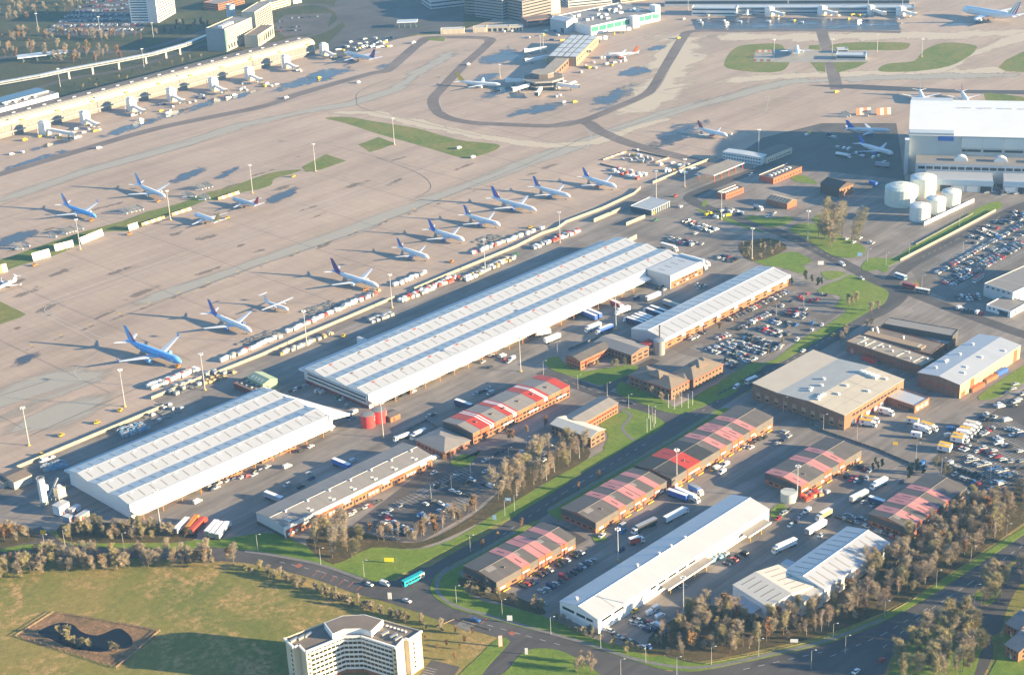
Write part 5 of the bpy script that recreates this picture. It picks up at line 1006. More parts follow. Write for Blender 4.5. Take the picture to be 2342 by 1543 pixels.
# ------------------------------------------------------------------ terminal pier with boarding bridges
PIER_R = M('pier_roof', (.47, .42, .33), .6, var=.08, scale=.15); PIER_G = M('pier_glazing', (.20, .19, .18), .3, var=.25, scale=.5, stretch=(2, .1, 1))
tp = Bld('terminal_pier', 'long terminal pier with curved tan roof and glazed front', 'terminal', (-190, 338), (719, 98.5), 27.0, 12.0)
tp.profile([(0, 0), (1.2, 1.6), (3.5, 2.9), (7, 3.7), (11, 4.0), (20, 3.8), (27, 3.4)]); tp.walls(PIER_G); tp.roofs([PIER_R, PIER_R, PIER_R, PIER_R, ROOF_BROWN, ROOF_BROWN], .5, .25)
nr = 90
for i in range(nr):
    x = (i + .5) * tp.L / nr; b = MB()
    for (a, za), (c, zc) in zip(tp.prof[:4], tp.prof[1:5]): b.quad((x - .25, a, 12.3 + za), (x + .25, a, 12.3 + za), (x + .25, c, 12.3 + zc), (x - .25, c, 12.3 + zc))
    b.build('roof_rib', ROOF_TAN, tp.root)
tp.side('eaves_beam', 'F', -1, tp.L, 11.2, 12.2, PIER_R, 1.2); tp.side('lower_canopy', 'F', 0, tp.L, 4.0, 4.9, CONC, 2.6)
for i in range(110): tp.side('mullion', 'F', i * tp.L / 110, i * tp.L / 110 + .25, 5, 11.2, CONC, .18)
for i in range(28): tp.on('roof_hatch', (i + .5) * tp.L / 28, 16, 3.5, 2.0, .5, VENT_W)
for i in range(12): tp.side('stand_number', 'F', (i + .7) * tp.L / 12, (i + .7) * tp.L / 12 + 3, 11.6, 13.2, YELLOW, 1.5)
hall = flat('terminal_hall', 'white windowless terminal hall rising behind the pier', (-120, 281), (133, 213), 34.0, 17, WALL_WHITE, ROOF_GREY, .5)
hall.box('roof_truss', hall.L * .55, hall.L * .98, 12, 32, 16.8, 18.5, METAL, GLASS_BLUE)
for i in range(9): hall.box('roof_plant', hall.L * (.1 + .09 * i), hall.L * (.1 + .09 * i) + 3, 8, 11, 16.5, 18, VENT_W)
ORD = ['first', 'second', 'third', 'fourth', 'fifth', 'sixth', 'seventh', 'eighth', 'ninth', 'tenth']
def boarding_bridge(px, py, dx, dy, label, L=26, tower=True, th=12.5):
    a = g(px, py); q = g(px + dx, py + dy); d = (q - a); ang = math.atan2(d.y, d.x)
    t = thing('boarding_bridge', label, 'boarding bridge', a, ang, 'boarding bridges at the terminal piers')
    if tower:
        tg = MB().box(-4, 4, -3.5, 3.5, 0, th).build('stair_tower', WALL_WHITE, t); MB().box(-2.5, 2.5, -2, 2, th, th + 1.3).build('tower_plant', VENT_W, t)
    MB().bar((3.5, 0, 5.6), (L, 0, 4.2), 2.6, 2.8).build('gangway', WALL_WHITE, t); MB().box(L - .5, L + 3.8, -2, 2, 2.7, 6.2).build('cab', WALL_WHITE, t); MB().box(L + 3.7, L + 4.2, -1.8, 1.8, 2.9, 6.0).build('cab_mouth', STEEL_DK, t)
    MB().box(L - 4.6, L - 4.2, -1.5, 1.5, .8, 3.4).build('lift_leg', METAL, t)
    for s in (-1.3, 1.3): MB().cyl(L - 4.4, s, 0, .9, .5, .5, 8).build('wheel', STEEL_DK, t)
    MB().box(3.9, 5.0, -2.6, -1.5, 0, 3).build('service_box', YELLOW, t)
    return t
for i, (x, y) in enumerate([(104, 308), (197, 285), (303, 254), (394, 231), (490, 207), (572, 183), (655, 155), (742, 127)]):
    boarding_bridge(x, y, 60, 24 if i else 8, 'white boarding bridge with stair tower on the glazed pier, ' + ORD[i] + ' from the terminal hall', 22 if i else 34)
# covered walkway on stilts
wk = thing('covered_walkway', 'elevated glazed walkway tube on concrete stilts behind the pier', 'walkway', g(270, 170))
wp = [g(x, y, 7.5) for x, y in ((-60, 205), (90, 178), (155, 164), (270, 143), (350, 127), (425, 106), (490, 80))]; o = wk.location
for a, c in zip(wp[:-1], wp[1:]):
    MB().bar(a - o + Vector((0, 0, 1.5)), c - o + Vector((0, 0, 1.5)), 5, 2.6).build('tube_section', METAL, wk); MB().bar(a - o + Vector((0, 0, 3)), c - o + Vector((0, 0, 3)), 5.4, .4).build('tube_roof', ROOF_LIGHT, wk)
    MB().bar(a - o + Vector((0, 0, 1.7)), c - o + Vector((0, 0, 1.7)), 5.2, .9).build('window_strip', GLASS_BLUE, wk)
for x, y in ((156, 165), (210, 154), (270, 143), (332, 130), (378, 118), (410, 110)): p = g(x, y, 7.5) - o; MB().box(p.x - .9, p.x + .9, p.y - .9, p.y + .9, 0, 7.7).build('stilt', CREAM_W, wk)
# hotel by the pier, office tower
HW = M('hotel_tan', (.44, .40, .31), .7, var=.05, scale=.2)
h1 = flat('airport_hotel', 'tan multi-storey airport hotel with rows of small windows behind pier', (519, 119), (580, 91), 24.0, 25, HW, ROOF_GREY, .6, 'hotel', pz=0)
for k in range(6): h1.row('window', 'F', 2, h1.L - 2, 13, .45, 9 + 2.4 * k, 10.2 + 2.4 * k, GLASS, .1)
for k in range(4): h1.side('tall_window', 'F', 4 + k * 6, 7 + k * 6, 2, 7, GLASS, .1)
h1.side('stair_glazing', 'F', .3, 2.2, 1, 24, GLASS_GREEN, .15); h1.side('end_wall', 'L', 0, h1.W, 0, 25.4, M('shade_grey_wall', (.30, .30, .30), .7), .1)  # end wall turned from the sun; its shade is put into the grey
for i in range(5): h1.box('roof_plant', 6 + i * 5, 9 + i * 5, 6, 12, 24, 26.5, VENT_W)
h2 = flat('airport_hotel', 'lower colonnaded wing of the tan airport hotel', (592, 108), (628, 84), 16.0, 13, HW, ROOF_BROWN, .4, 'hotel', pz=0); h2.row('window', 'F', 1, h2.L - 1, 7, .55, 3, 10, GLASS, .1); h2.row('column', 'F', 1, h2.L - 1, 8, .1, 0, 13, CREAM_W, .4)
h3 = flat('airport_hotel', 'upper curved wing of the tan airport hotel with window bands', (588, 82), (625, 58), 16.0, 27, HW, ROOF_GREY, .5, 'hotel', pz=0)
for k in range(9): h3.side('window_band', 'F', 1, h3.L - 1, 4 + 2.4 * k, 5.1 + 2.4 * k, GLASS, .1)
ot = flat('office_tower', 'white ribbed office tower beside the dark car park', (362, 53), (402, 30), (327, 38), 36, WALL_WHITE, ROOF_GREY, .6, 'office', pz=0)
for k in range(11): ot.side('window_band', 'F', 1, ot.L - 1, 2.5 + 3 * k, 3.9 + 3 * k, GLASS, .1); ot.side('window_band', 'L', ot.W * .35, ot.W * .95, 2.5 + 3 * k, 3.9 + 3 * k, GLASS_BLUE, .1)
ot.side('stair_shaft', 'L', 0, ot.W * .3, 0, 37, WALL_GREY, .5)
chm = thing('flue_stack', 'fat pale cylindrical flue stack at the hotel roof', 'chimney', g(532, 62)); lathe([(5, 0), (5, 26)], 20).build('shaft', M('pale_flue', (.45, .50, .54), .5), chm); lathe([(5.3, 25), (5.3, 26.4), (4.4, 26.4), (4.4, 24)], 20).build('rim', METAL, chm); lathe([(6, 0), (6, 2)], 20).build('base', CONC, chm)
for lab, A, B_, W_, h in [('white canopied filling station by the tree lines', (42, 146), (158, 132), 16, 6), ('grey flat-roofed bus station canopy beside forecourt', (908, 66), (955, 64), 14, 7)]:
    k = Bld('forecourt_canopy', lab, 'canopy', A, B_, W_, h, pz=0); k.box('roof', 0, k.L, 0, k.W, h - .8, h, FASCIA, ROOF_WHITE)
    for i in range(4): k.box('post', k.L * (.1 + .27 * i), k.L * (.1 + .27 * i) + .5, 2, 2.5, 0, h - .8, METAL); k.box('pump', k.L * (.12 + .27 * i), k.L * (.12 + .27 * i) + 1, 5, 6.5, 0, 1.8, GREEN_P)
# ------------------------------------------------------------------ main terminal and its pier
def block(name, lab, A, B_, W_, h, wall, roof, floors=0, sides=('F',), cat='terminal', par=.5, band=GLASS, rows=None):
    k = flat(name, lab, A, B_, W_, h, wall, roof, par, cat, pz=0)
    for f in range(floors):
        for sd in sides: k.side('window_band', sd, .8, (k.L if sd == 'F' else k.W) - .8, h * (f + .35) / floors, h * (f + .7) / floors, band, .12)
    return k
OFFB = M('terminal_brown', (.24, .20, .18), .7, var=.06, scale=.1)
block('terminal_office', 'brown banded office slab with dark window strips', (1196, 52), (1262, 36), 26, 24, OFFB, ROOF_GREY, 7, ('F', 'L'), 'office')
block('terminal_office', 'wide dark banded car-park-like slab beside brown office', (1150, 47), (1215, 26), 40, 26, M('slab_grey', (.26, .25, .26), .7, var=.05), ROOF_GREY, 8, ('F', 'L'), 'office')
block('terminal_office', 'pale brown banded slab at the end of the office row', (1112, 36), (1160, 18), 30, 24, OFFB, ROOF_DARK, 7, ('F', 'L'), 'office')
k = block('terminal_office', 'cream windowless block on the brown office roof', (1214, 40), (1282, 30), 20, 20, CREAM_W, ROOF_TAN, 0); k.box('roof_plant', k.L * .5, k.L * .9, 4, 16, 19.4, 23, WALL_GREY)
block('terminal_office', 'reddish brown low block with arcade beside grey shed', (1206, 66), (1270, 58), 20, 9, brick_mat('terminal_brick', (.22, .13, .11), (.19, .11, .09)), ROOF_BROWN, 2, ('F',))
k = gable('grey_hall', 'pale grey steel hall with shallow gable beside the main terminal', (1296, 77), (1322, 70), (1266, 68), 13, 2, M('hall_grey', (.36, .40, .43), .5, var=.05), ROOF_LIGHT, 'y', .3, None, 'terminal', pz=0); k.side('door', 'L', 4, 9, .1, 5, STEEL_DK)
for lab, A, B_ in [('long cream security wall cabin at the apron corner', (1008, 79), (1062, 77)), ('cream flat cabin row beside office car park', (1082, 75), (1112, 74)), ('white canopy row over service bay', (1112, 73), (1165, 72)), ('white canopy row next to reddish block', (1165, 72), (1196, 71))]:
    k = flat('service_cabin', lab, A, B_, 9, 5.5, CREAM_W, ROOF_WHITE, .3, pz=0); k.row('opening', 'F', 1, k.L - 1, 4, .6, .2, 3.6, RECESS if 'canopy' in lab else CREAM_W, .1)
gt = block('glass_terminal', 'terminal block with green glass front and busy plant roof', (1352, 82), (1508, 48), 70, 10, WALL_WHITE, ROOF_GREY, 0)
for i in range(9): gt.side('glass_bay', 'F', (i + .04) * gt.L / 9, (i + .96) * gt.L / 9, 3.6, 9.0, GLASS_GREEN, .15)
gt.side('white_band', 'F', 0, gt.L, 2.2, 3.4, FASCIA, .8); gt.side('cornice', 'F', -.5, gt.L + .5, 9.3, 10.6, FASCIA, .7)
for i in range(26): x = rnd.uniform(.08, .92) * gt.L; y = rnd.uniform(.2, .9) * gt.W; q = rnd.uniform(2, 6); gt.box('roof_plant', x, x + q, y, y + rnd.uniform(2, 5), 9.4, 11 + rnd.random() * 1.5, rnd.choice([VENT_W, WALL_GREY, METAL]))
gt.box('lift_tower', gt.L * .55, gt.L * .55 + 9, -7, -.9, 0, 13, WALL_WHITE); gt.box('end_tower', gt.L - 4, gt.L + 3, 2, 12, 0, 17, WALL_WHITE)
mp = Bld('terminal_concourse', 'concourse with white snowy-looking roof strips leading to dark pier head', 'terminal', (1318, 131), (1368, 82), 30.0, 9.5); mp.profile([(0, 0), (30, 0)]); mp.th = .2; mp.walls(BRICK_BUFF); mp.roofs(ROOF_BROWN, .4)
for t0, t1 in ((.5, 7.5), (9, 14), (16, 21), (22.5, 29)):
    for i in range(5): mp.panel('roof_sheet', mp.L * i / 5 + .5, mp.L * (i + 1) / 5 - .8 - rnd.random() * 2, t0, t1, ROOF_WHITE, .15)
mp.row('window', 'F', 2, mp.L - 2, 12, .5, 4, 6, GLASS); mp.side('link_block', 'L', 8, 21, 0, 8, BRICK_BROWN, 58); mp.box('link_roof', -58, .1, 7.6, 21.4, 8, 8.4, ROOF_TAN)
for i in range(6): mp.box('link_window', -54 + i * 9, -49 + i * 9, 7.85, 8.05, 3.4, 6, GLASS)
ph = thing('octagonal_lounge', 'dark eight-sided pier head with brown central lantern', 'terminal', g(1243, 196)); R8 = lambda r: [(r * math.cos(.39 + k * .7854), r * math.sin(.39 + k * .7854)) for k in range(8)]
MB().prism(R8(20), 0, 7.6).build('wall', GLASS, ph); MB().prism(R8(21.5), 7.6, 9.0).build('roof', CONC, ph); MB().prism(R8(20), 9.0, 9.1).build('roof_deck', ROOF_BROWN, ph); MB().prism(R8(21), 3.2, 4.2).build('floor_band', CONC, ph); MB().prism(R8(11), 9.1, 13.5).build('lantern', ROOF_BROWN, ph); MB().prism(R8(11.6), 13.5, 14.1).build('lantern_roof', ROOF_TAN, ph)
for i, (x, y, dx, dy, L) in enumerate([(1310, 122, 45, 6, 18), (1335, 100, 45, -4, 22), (1262, 140, -45, 6, 26), (1258, 120, -45, 4, 24), (1222, 197, -50, -3, 26), (1218, 205, -55, 12, 20), (1240, 212, -20, 22, 18), (1268, 204, 50, 4, 22), (1395, 80, 45, -5, 20)]):
    boarding_bridge(x, y, dx, dy, ['boarding bridge on the lit side of the concourse beside orange-tailed jet', 'boarding bridge on the lit side of the concourse below the green glass', 'shaded boarding bridge on the concourse back nearest the octagonal lounge', 'shaded boarding bridge on the concourse back nearest the grey hall',
      'boarding bridge from octagonal lounge to the yellow-tailed jet', 'second boarding bridge beside the yellow-tailed jet', 'boarding bridge folded below the octagonal lounge front', 'wide white boarding bridge on the sunny side of the octagonal lounge', 'boarding bridge beside the white lift tower of the glass terminal'][i], L, False)
# ------------------------------------------------------------------ far pier along the top
fp = block('far_pier', 'long low grey pier along the far edge of the apron', (1590, 33), (2090, 34), 16, 8, M('far_pier_grey', (.34, .37, .40), .6, var=.08, scale=.1), ROOF_LIGHT, 2, ('F',), band=GLASS_BLUE)
k = block('far_pier', 'white two-storey block with dark window strip on the far pier', (1582, 36), (1685, 37), 14, 9, WALL_WHITE, ROOF_WHITE, 2, ('F',))
k = block('far_pier', 'far white roof strip behind the far pier', (1520, 16), (2080, 14), 18, 9, WALL_GREY, ROOF_WHITE, 1, ('F',), band=GLASS_BLUE)
for i, (x, y) in enumerate(((1760, 36), (1880, 34), (1990, 33), (2060, 36))): boarding_bridge(x, y, 40, 8, 'grey-white boarding bridge on the far pier, ' + ORD[i] + ' from its white block', 18, True, 9)
for lab, A, B_, W_, h in [('grey equipment compound block between taxiway islands', (1912, 137), (1980, 138), 14, 5), ('white flat cabin in the taxiway island compound', (1915, 122), (1940, 121), 8, 4)]: block('equipment_block', lab, A, B_, W_, h, WALL_GREY, ROOF_WHITE, 1, ('F',), 'building')
for lab, A, B_, W_, h, wl in [('brown low blocks beyond the tan hotel', (500, 25), (560, 8), 25, 8, BRICK), ('cream block beyond the tan hotel forecourt', (622, 24), (665, 12), 20, 9, CREAM_W), ('white box building at top forecourt', (672, 10), (690, 6), 10, 7, WALL_WHITE), ('long blue-grey multi-storey car park at the top edge', (985, 22), (1105, 8), 40, 14, WALL_GREY), ('far grey hall beyond the office slabs', (1300, 18), (1400, 8), 40, 10, WALL_GREY), ('far tan hall beyond the glass terminal', (1420, 8), (1500, -2), 40, 10, CREAM_W)]: block('distant_building', lab, A, B_, W_, h, wl, ROOF_GREY, 3, ('F', 'L'), 'building')
# ------------------------------------------------------------------ aircraft
def paint(name, c, rough=.3): return M('paint_' + name, c, rough, var=.02, spec=.5)
AW = paint('aircraft_white', (.74, .74, .74)); ALU = M('bare_aluminium', (.55, .56, .58), .3, .7, var=.05); TYRE = M('tyre_rubber', (.03, .03, .03), .8, var=0)
SKYBLUE = paint('sky_blue', (.13, .37, .72)); DEEPBLUE = paint('deep_blue', (.03, .13, .50)); PURPLE = paint('purple', (.10, .035, .20)); CRIMSON = paint('crimson', (.45, .03, .06)); ORANGEP = paint('orange', (.60, .16, .03)); YELP = paint('yellow', (.62, .42, .05)); NAVY = paint('navy', (.05, .05, .22)); GREYW = paint('grey_white', (.55, .57, .60)); MAROON = paint('maroon', (.30, .04, .08)); GREENP = paint('flag_green', (.03, .25, .12))
def ring_at(x, r, z, n=16, sq=1.0): return [(x, r * math.cos(6.28319 * i / n), z + r * sq * math.sin(6.28319 * i / n)) for i in range(n)]
def surf(root_le, root_te, tip_le, tip_te, t0, t1):
    """wing-like solid between a root and a tip chord"""
    b = MB(); R = []
    for le, te, t in ((root_le, root_te, t0), (tip_le, tip_te, t1)):
        le = Vector(le); te = Vector(te); m = le.lerp(te, .35); up = Vector((0, 0, 1)) if abs((Vector(tip_le) - Vector(root_le)).z) < abs((Vector(tip_le) - Vector(root_le)).y) else Vector((0, 1, 0))
        R.append([le, m + up * t / 2, te, m - up * t / 2])
    return b.loft(R)
TYPES = dict(a320=(37.6, 34.1, 3.95, 11.8), b733=(33.4, 28.9, 3.76, 11.1), b738=(39.5, 34.4, 3.76, 12.5), b757=(47.3, 38.0, 3.76, 13.6), b763=(54.9, 47.6, 5.03, 15.8), a380=(72.7, 79.8, 7.8, 24.1), a319=(33.8, 34.1, 3.95, 11.8))
def station(L, D, f):
    """radius and centre lift of the fuselage at fraction f from the nose"""
    for (a, ra, za), (b, rb, zb) in zip(ST[:-1], ST[1:]):
        if a <= f <= b: t = (f - a) / (b - a); return D / 2 * (ra + (rb - ra) * t), D * (za + (zb - za) * t)
    return D / 2, 0
ST = [(0, .03, -.12), (.012, .30, -.10), (.035, .60, -.06), (.07, .86, -.02), (.11, 1, 0), (.62, 1, 0), (.72, .93, .03), (.82, .70, .12), (.92, .38, .22), (.985, .14, .27), (1, .05, .28)]
def wrap_text(root, txt, L, D, zc, f0, size, mat, ang=.25):
    for sgn in (1, -1):
        me = text_mesh(txt, size); n = len(me.vertices); co = np.empty(n * 3, dtype=np.float32); me.vertices.foreach_get('co', co); co = co.reshape(-1, 3)
        r = D / 2 + .04; x = L / 2 - f0 * L + (co[:, 0] if sgn < 0 else -co[:, 0]); a = ang + (co[:, 1] - size * .35) / r
        out = np.stack([x, sgn * np.cos(a) * r, zc + np.sin(a) * r], 1); me.vertices.foreach_set('co', out.astype(np.float32).ravel()); me.materials.clear(); me.materials.append(mat); link('lettering', me, root)
def jet(kind, nose, tail, label, body=AW, fin=AW, eng=AW, wl=None, rear=None, text=None, tcol=DEEPBLUE, wing=GREYW, fin2=None, belly=None, tsize=None, name='airliner'):
    L, S, D, H = TYPES[kind]; zc = D / 2 + (1.7 if kind != 'a380' else 2.6)
    pn, pt = g(*nose, zc), g(*tail, zc + D * .25); d = (pn - pt); d.z = 0; d.normalize(); ang = math.atan2(d.y, d.x); c = Vector((pn.x, pn.y, 0)) - d * L / 2
    t = thing(name, label, 'aircraft', c, ang, None)
    X = lambda f: L / 2 - f * L
    sq = 1.15 if kind == 'a380' else 1.0
    def tube(f0, f1, mat, nm, gr=0):
        fs = sorted({f0, f1} | {f for f, _, _ in ST if f0 < f < f1}); R = []
        for f in fs: r, z = station(L, D, f); R.append(ring_at(X(f), r + gr, zc + z, 18, sq))
        MB().loft(R).build(nm, mat, t, smooth=True)
    cut = .80 if rear else 1.0
    tube(0, cut, body, 'fuselage')
    if rear: tube(cut, 1.0, rear, 'rear_fuselage')
    if belly: MB().loft([ring_at(X(.36), D * .30, zc - D * .28, 12), ring_at(X(.42), D * .42, zc - D * .26, 12), ring_at(X(.58), D * .42, zc - D * .26, 12), ring_at(X(.64), D * .2, zc - D * .24, 12)]).build('belly_fairing', belly, t, smooth=True)
    # windows and windscreen
    for s in (1, -1):
        b = MB(); n = int((.80 - .14) * L / 1.1)
        for i in range(n):
            x = X(.14 + .66 * i / n); r, z = station(L, D, .14 + .66 * i / n); y = r * math.cos(.22) + .03; zz = zc + z + r * math.sin(.22); b.box(x - .22, x + .22, min(s * y, s * (y - .1)), max(s * y, s * (y - .1)), zz - .2, zz + .2)
        b.build('window_row', GLASS, t)
        for f in (.115, .70): x = X(f); r, z = station(L, D, f); MB().box(x - .5, x + .5, min(s * (r - .1), s * (r + .02)), max(s * (r - .1), s * (r + .02)), zc + z - .9, zc + z + 1.0).build('door', GREYW, t)
    r, z = station(L, D, .045); MB().loft([[(X(.040), r * .75 * k, zc + z + r * .55) for k in (-1, -.4, .4, 1)] , [(X(.062), r * 1.05 * k, zc + z + r * .98 - abs(k) * r * .25) for k in (-1, -.4, .4, 1)]], caps=False).build('windscreen', GLASS, t)
    # wings
    rx = X(.34); ch = L * .17; sw = math.tan(math.radians(27)) * S / 2; tipc = ch * .26; dz = S / 2 * math.tan(math.radians(5.5)); zw = zc - D * .28
    for s in (1, -1):
        k = .36; kx = rx - sw * k; kc = ch * .62
        surf((rx, s * D * .25, zw), (rx - ch, s * D * .25, zw), (kx, s * S / 2 * k, zw + dz * k), (kx - kc, s * S / 2 * k, zw + dz * k), .8, .45).build('wing', wing, t)
        ow = surf((kx, s * S / 2 * k, zw + dz * k), (kx - kc, s * S / 2 * k, zw + dz * k), (rx - sw, s * S / 2, zw + dz), (rx - sw - tipc, s * S / 2, zw + dz), .45, .2).build('outer_wing', wing, t)
        if wl: surf((rx - sw, s * S / 2, zw + dz), (rx - sw - tipc, s * S / 2, zw + dz), (rx - sw - 1.6, s * (S / 2 + .7), zw + dz + 2.6), (rx - sw - 2.4, s * (S / 2 + .7), zw + dz + 2.6), .2, .1).build('winglet', wl, t)
        for e_ in ((.34,) if kind != 'a380' else (.31, .58)):
            ex = rx - sw * e_ + ch * .26; ey = s * S / 2 * e_; er = D * (.27 if kind in ('b757', 'b763', 'a380') else .25); ez = max(er + .55, zw + dz * e_ - er * 1.15); el = er * 4.2
            b = MB(); b.loft([[(x, ey + r_ * math.cos(6.28319 * i / 14), ez + r_ * math.sin(6.28319 * i / 14)) for i in range(14)] for x, r_ in ((ex - .5, .15), (ex - .3, er * .8), (ex, er * .95), (ex - el * .25, er), (ex - el * .7, er * .8), (ex - el, er * .45))]); eo = b.build('engine', eng, t, smooth=True)
            MB().loft([[(x, ey + r_ * math.cos(6.28319 * i / 14), ez + r_ * math.sin(6.28319 * i / 14)) for i in range(14)] for x, r_ in ((ex + .02, er * .95), (ex + .02, er * .8), (ex - .28, er * .79))], caps=False).build('intake_lip', ALU, eo)
            MB().bar((ex - el * .35, ey, ez + er * .7), (ex - el * .9, ey, zw + dz * e_), .35, .5).build('pylon', wing, t)
        # tailplane
        tx = X(.885); tc = L * .10; ts = S * .19; surf((tx, s * D * .12, zc + D * .26), (tx - tc, s * D * .12, zc + D * .26), (tx - ts * .62, s * ts, zc + D * .26 + ts * .11), (tx - ts * .62 - tc * .4, s * ts, zc + D * .26 + ts * .11), .35, .15).build('tailplane', AW if wing is GREYW else wing, t)
        MB().bar((X(.52), s * D * .62, .4), (X(.50), s * D * .62, zw + .2), .35).build('gear_leg', METAL, t)
        for q in (-.55, .55): MB().cone((X(.52) + q, s * D * .62 - .35, .55), (X(.52) + q, s * D * .62 + .35, .55), .55, .55, 10).build('wheel', TYRE, t)
    MB().bar((X(.12), 0, .4), (X(.12), 0, zc - D * .35), .25).build('nose_gear', METAL, t); MB().cone((X(.12), -.4, .42), (X(.12), .4, .42), .42, .42, 10).build('wheel', TYRE, t)
    # fin
    fx = X(.80); fc = L * .155; ft = H; fo = surf((fx, 0, zc + D * .42), (fx - fc, 0, zc + D * .42), (fx - fc * 1.02, 0, ft), (fx - fc * 1.42, 0, ft), .45, .2).build('tail_fin', fin, t)
    if fin2: surf((fx - fc * .12, 0, zc + D * .42 + .3), (fx - fc * .62, 0, zc + D * .42 + .3), (fx - fc * .62, 0, zc + (ft - zc) * .68), (fx - fc * .98, 0, zc + (ft - zc) * .68), .56, .40).build('fin_panel', fin2, fo)
    if text: wrap_text(t, text, L, D, zc, .27, tsize or D * .42, tcol)
    return t
jet('b763', (415, 827), (299, 781), 'sky-blue twin-jet with winglets parked closest to the freight sheds', SKYBLUE, SKYBLUE, SKYBLUE, SKYBLUE, None, 'Thomson', CRIMSON, GREYW, CRIMSON)
jet('b757', (575.6, 757), (487, 716), 'white airliner with blue and orange tail beside the small turboprop', AW, DEEPBLUE, DEEPBLUE, None, DEEPBLUE, None, DEEPBLUE, GREYW, ORANGEP)
jet('b757', (866, 654), (757, 617), 'white freighter with purple tail and purple and orange lettering', AW, PURPLE, AW, None, PURPLE, 'FedEx', PURPLE, GREYW)
jet('b733', (981, 589), (896, 559), 'white airliner with orange-marked blue tail next to purple-tailed freighter', AW, DEEPBLUE, DEEPBLUE, None, None, None, DEEPBLUE, GREYW, ORANGEP)
jet('a320', (1062, 549), (964, 517), 'white airliner with blue rear fuselage and blue tail on the freight apron', AW, DEEPBLUE, DEEPBLUE, None, DEEPBLUE, 'Thomas Cook', DEEPBLUE)
jet('a320', (1144, 514), (1062, 489), 'white airliner with yellow-marked blue tail between two blue-tailed jets', AW, DEEPBLUE, DEEPBLUE, None, None, 'Thomas Cook', DEEPBLUE, GREYW, YELP)
jet('b757', (1227, 480), (1142, 455), 'white airliner with crimson and blue tail on the freight apron', AW, DEEPBLUE, DEEPBLUE, None, None, None, DEEPBLUE, GREYW, CRIMSON)
jet('b738', (1305, 449), (1222, 425), 'white winglet airliner with orange and blue tail on the freight apron', AW, DEEPBLUE, DEEPBLUE, DEEPBLUE, None, None, DEEPBLUE, GREYW, ORANGEP)
jet('a320', (1410, 427), (1335, 403), 'white airliner with plain blue tail nearest the equipment pen', AW, DEEPBLUE, CRIMSON, None, None, 'Thomas Cook', DEEPBLUE)
jet('b757', (220, 495), (130, 461), 'sky-blue airliner with winglets on the far side of the grass strip', SKYBLUE, SKYBLUE, GREYW, SKYBLUE, None, None, CRIMSON, GREYW, CRIMSON)
jet('b757', (379, 450), (292, 411), 'white and pale blue airliner standing behind the blast screens', AW, SKYBLUE, GREYW, None, None, 'Thomas Cook', DEEPBLUE, GREYW, DEEPBLUE)
jet('a319', (444, 489), (508, 508), 'white airliner with yellow tail backed onto the grass strip', AW, YELP, GREYW, None, YELP, None, NAVY, GREYW, NAVY)
jet('b733', (531, 454), (609, 474), 'silver airliner with crimson tail beside the stored steps', GREYW, CRIMSON, GREYW, None, None, None, NAVY, GREYW)
jet('a319', (1385, 125), (1461, 121), 'white airliner with orange-red tail and lettering at the main pier', AW, ORANGEP, ORANGEP, None, None, 'easyJet', ORANGEP, AW)
jet('b757', (1146, 194), (1066, 187), 'white airliner with pale yellow tail nosed in to the dark pier head', AW, YELP, AW, None, None, None, NAVY, AW)
jet('b763', (787, 120), (866, 137), 'large silver airliner with purple tail at the end of the glazed pier', GREYW, PURPLE, NAVY, None, None, None, NAVY, GREYW)
jet('b733', (1664, 310), (1600, 293), 'white airliner with dark red tail taxiing with a tug', AW, MAROON, CRIMSON, None, None, None, CRIMSON, GREYW)
jet('a320', (2037, 299), (1952, 294), 'white airliner with blue tail in the hangar shade, farther one', AW, DEEPBLUE, DEEPBLUE, None, None, 'Thomas Cook', DEEPBLUE)
jet('a320', (2044, 351), (1968, 328), 'white airliner with blue tail in the hangar shade, beside fuel lorries', AW, DEEPBLUE, DEEPBLUE, None, None, 'Thomas Cook', DEEPBLUE)
em = jet('a380', (2200, 20), (2305, 33), 'huge double-deck white airliner with red and green striped tail', AW, AW, GREYW, None, None, None, CRIMSON, AW)
jet('a320', (1822, 105), (1828, 140), 'white airliner seen end-on between the taxiway islands', AW, AW, GREYW, None, None, None, NAVY, AW)
jet('b733', (1709, 22), (1709, 44), 'white airliner seen from behind at the far pier', AW, AW, GREYW, None, None, None, NAVY, GREYW)
jet('a319', (2113, 230), (2108, 216), 'small white airliner half hidden behind the hangar roof', AW, AW, GREYW, None, None, None, NAVY, AW)
jet('b733', (2213, 232), (2203, 214), 'white airliner with raised pink fin behind the hangar roof', AW, ROOF_PINK, GREYW, None, None, None, NAVY, AW)
# striped fin of the double-decker
L, S, D, H = TYPES['a380']; zc = D / 2 + 2.6; fx = L / 2 - .80 * L; fc = L * .155
for (a, b_), m in (((.05, .25), GREENP), ((.40, .58), paint('black', (.02, .02, .02))), ((.66, .90), CRIMSON)): surf((fx - fc * a - .5, 0, zc + D * .44), (fx - fc * b_ - .5, 0, zc + D * .44), (fx - fc * 1.02 - fc * .38 * a, 0, H - .6), (fx - fc * 1.02 - fc * .38 * b_, 0, H - .6), .8, .6).build('fin_stripe', m, em)
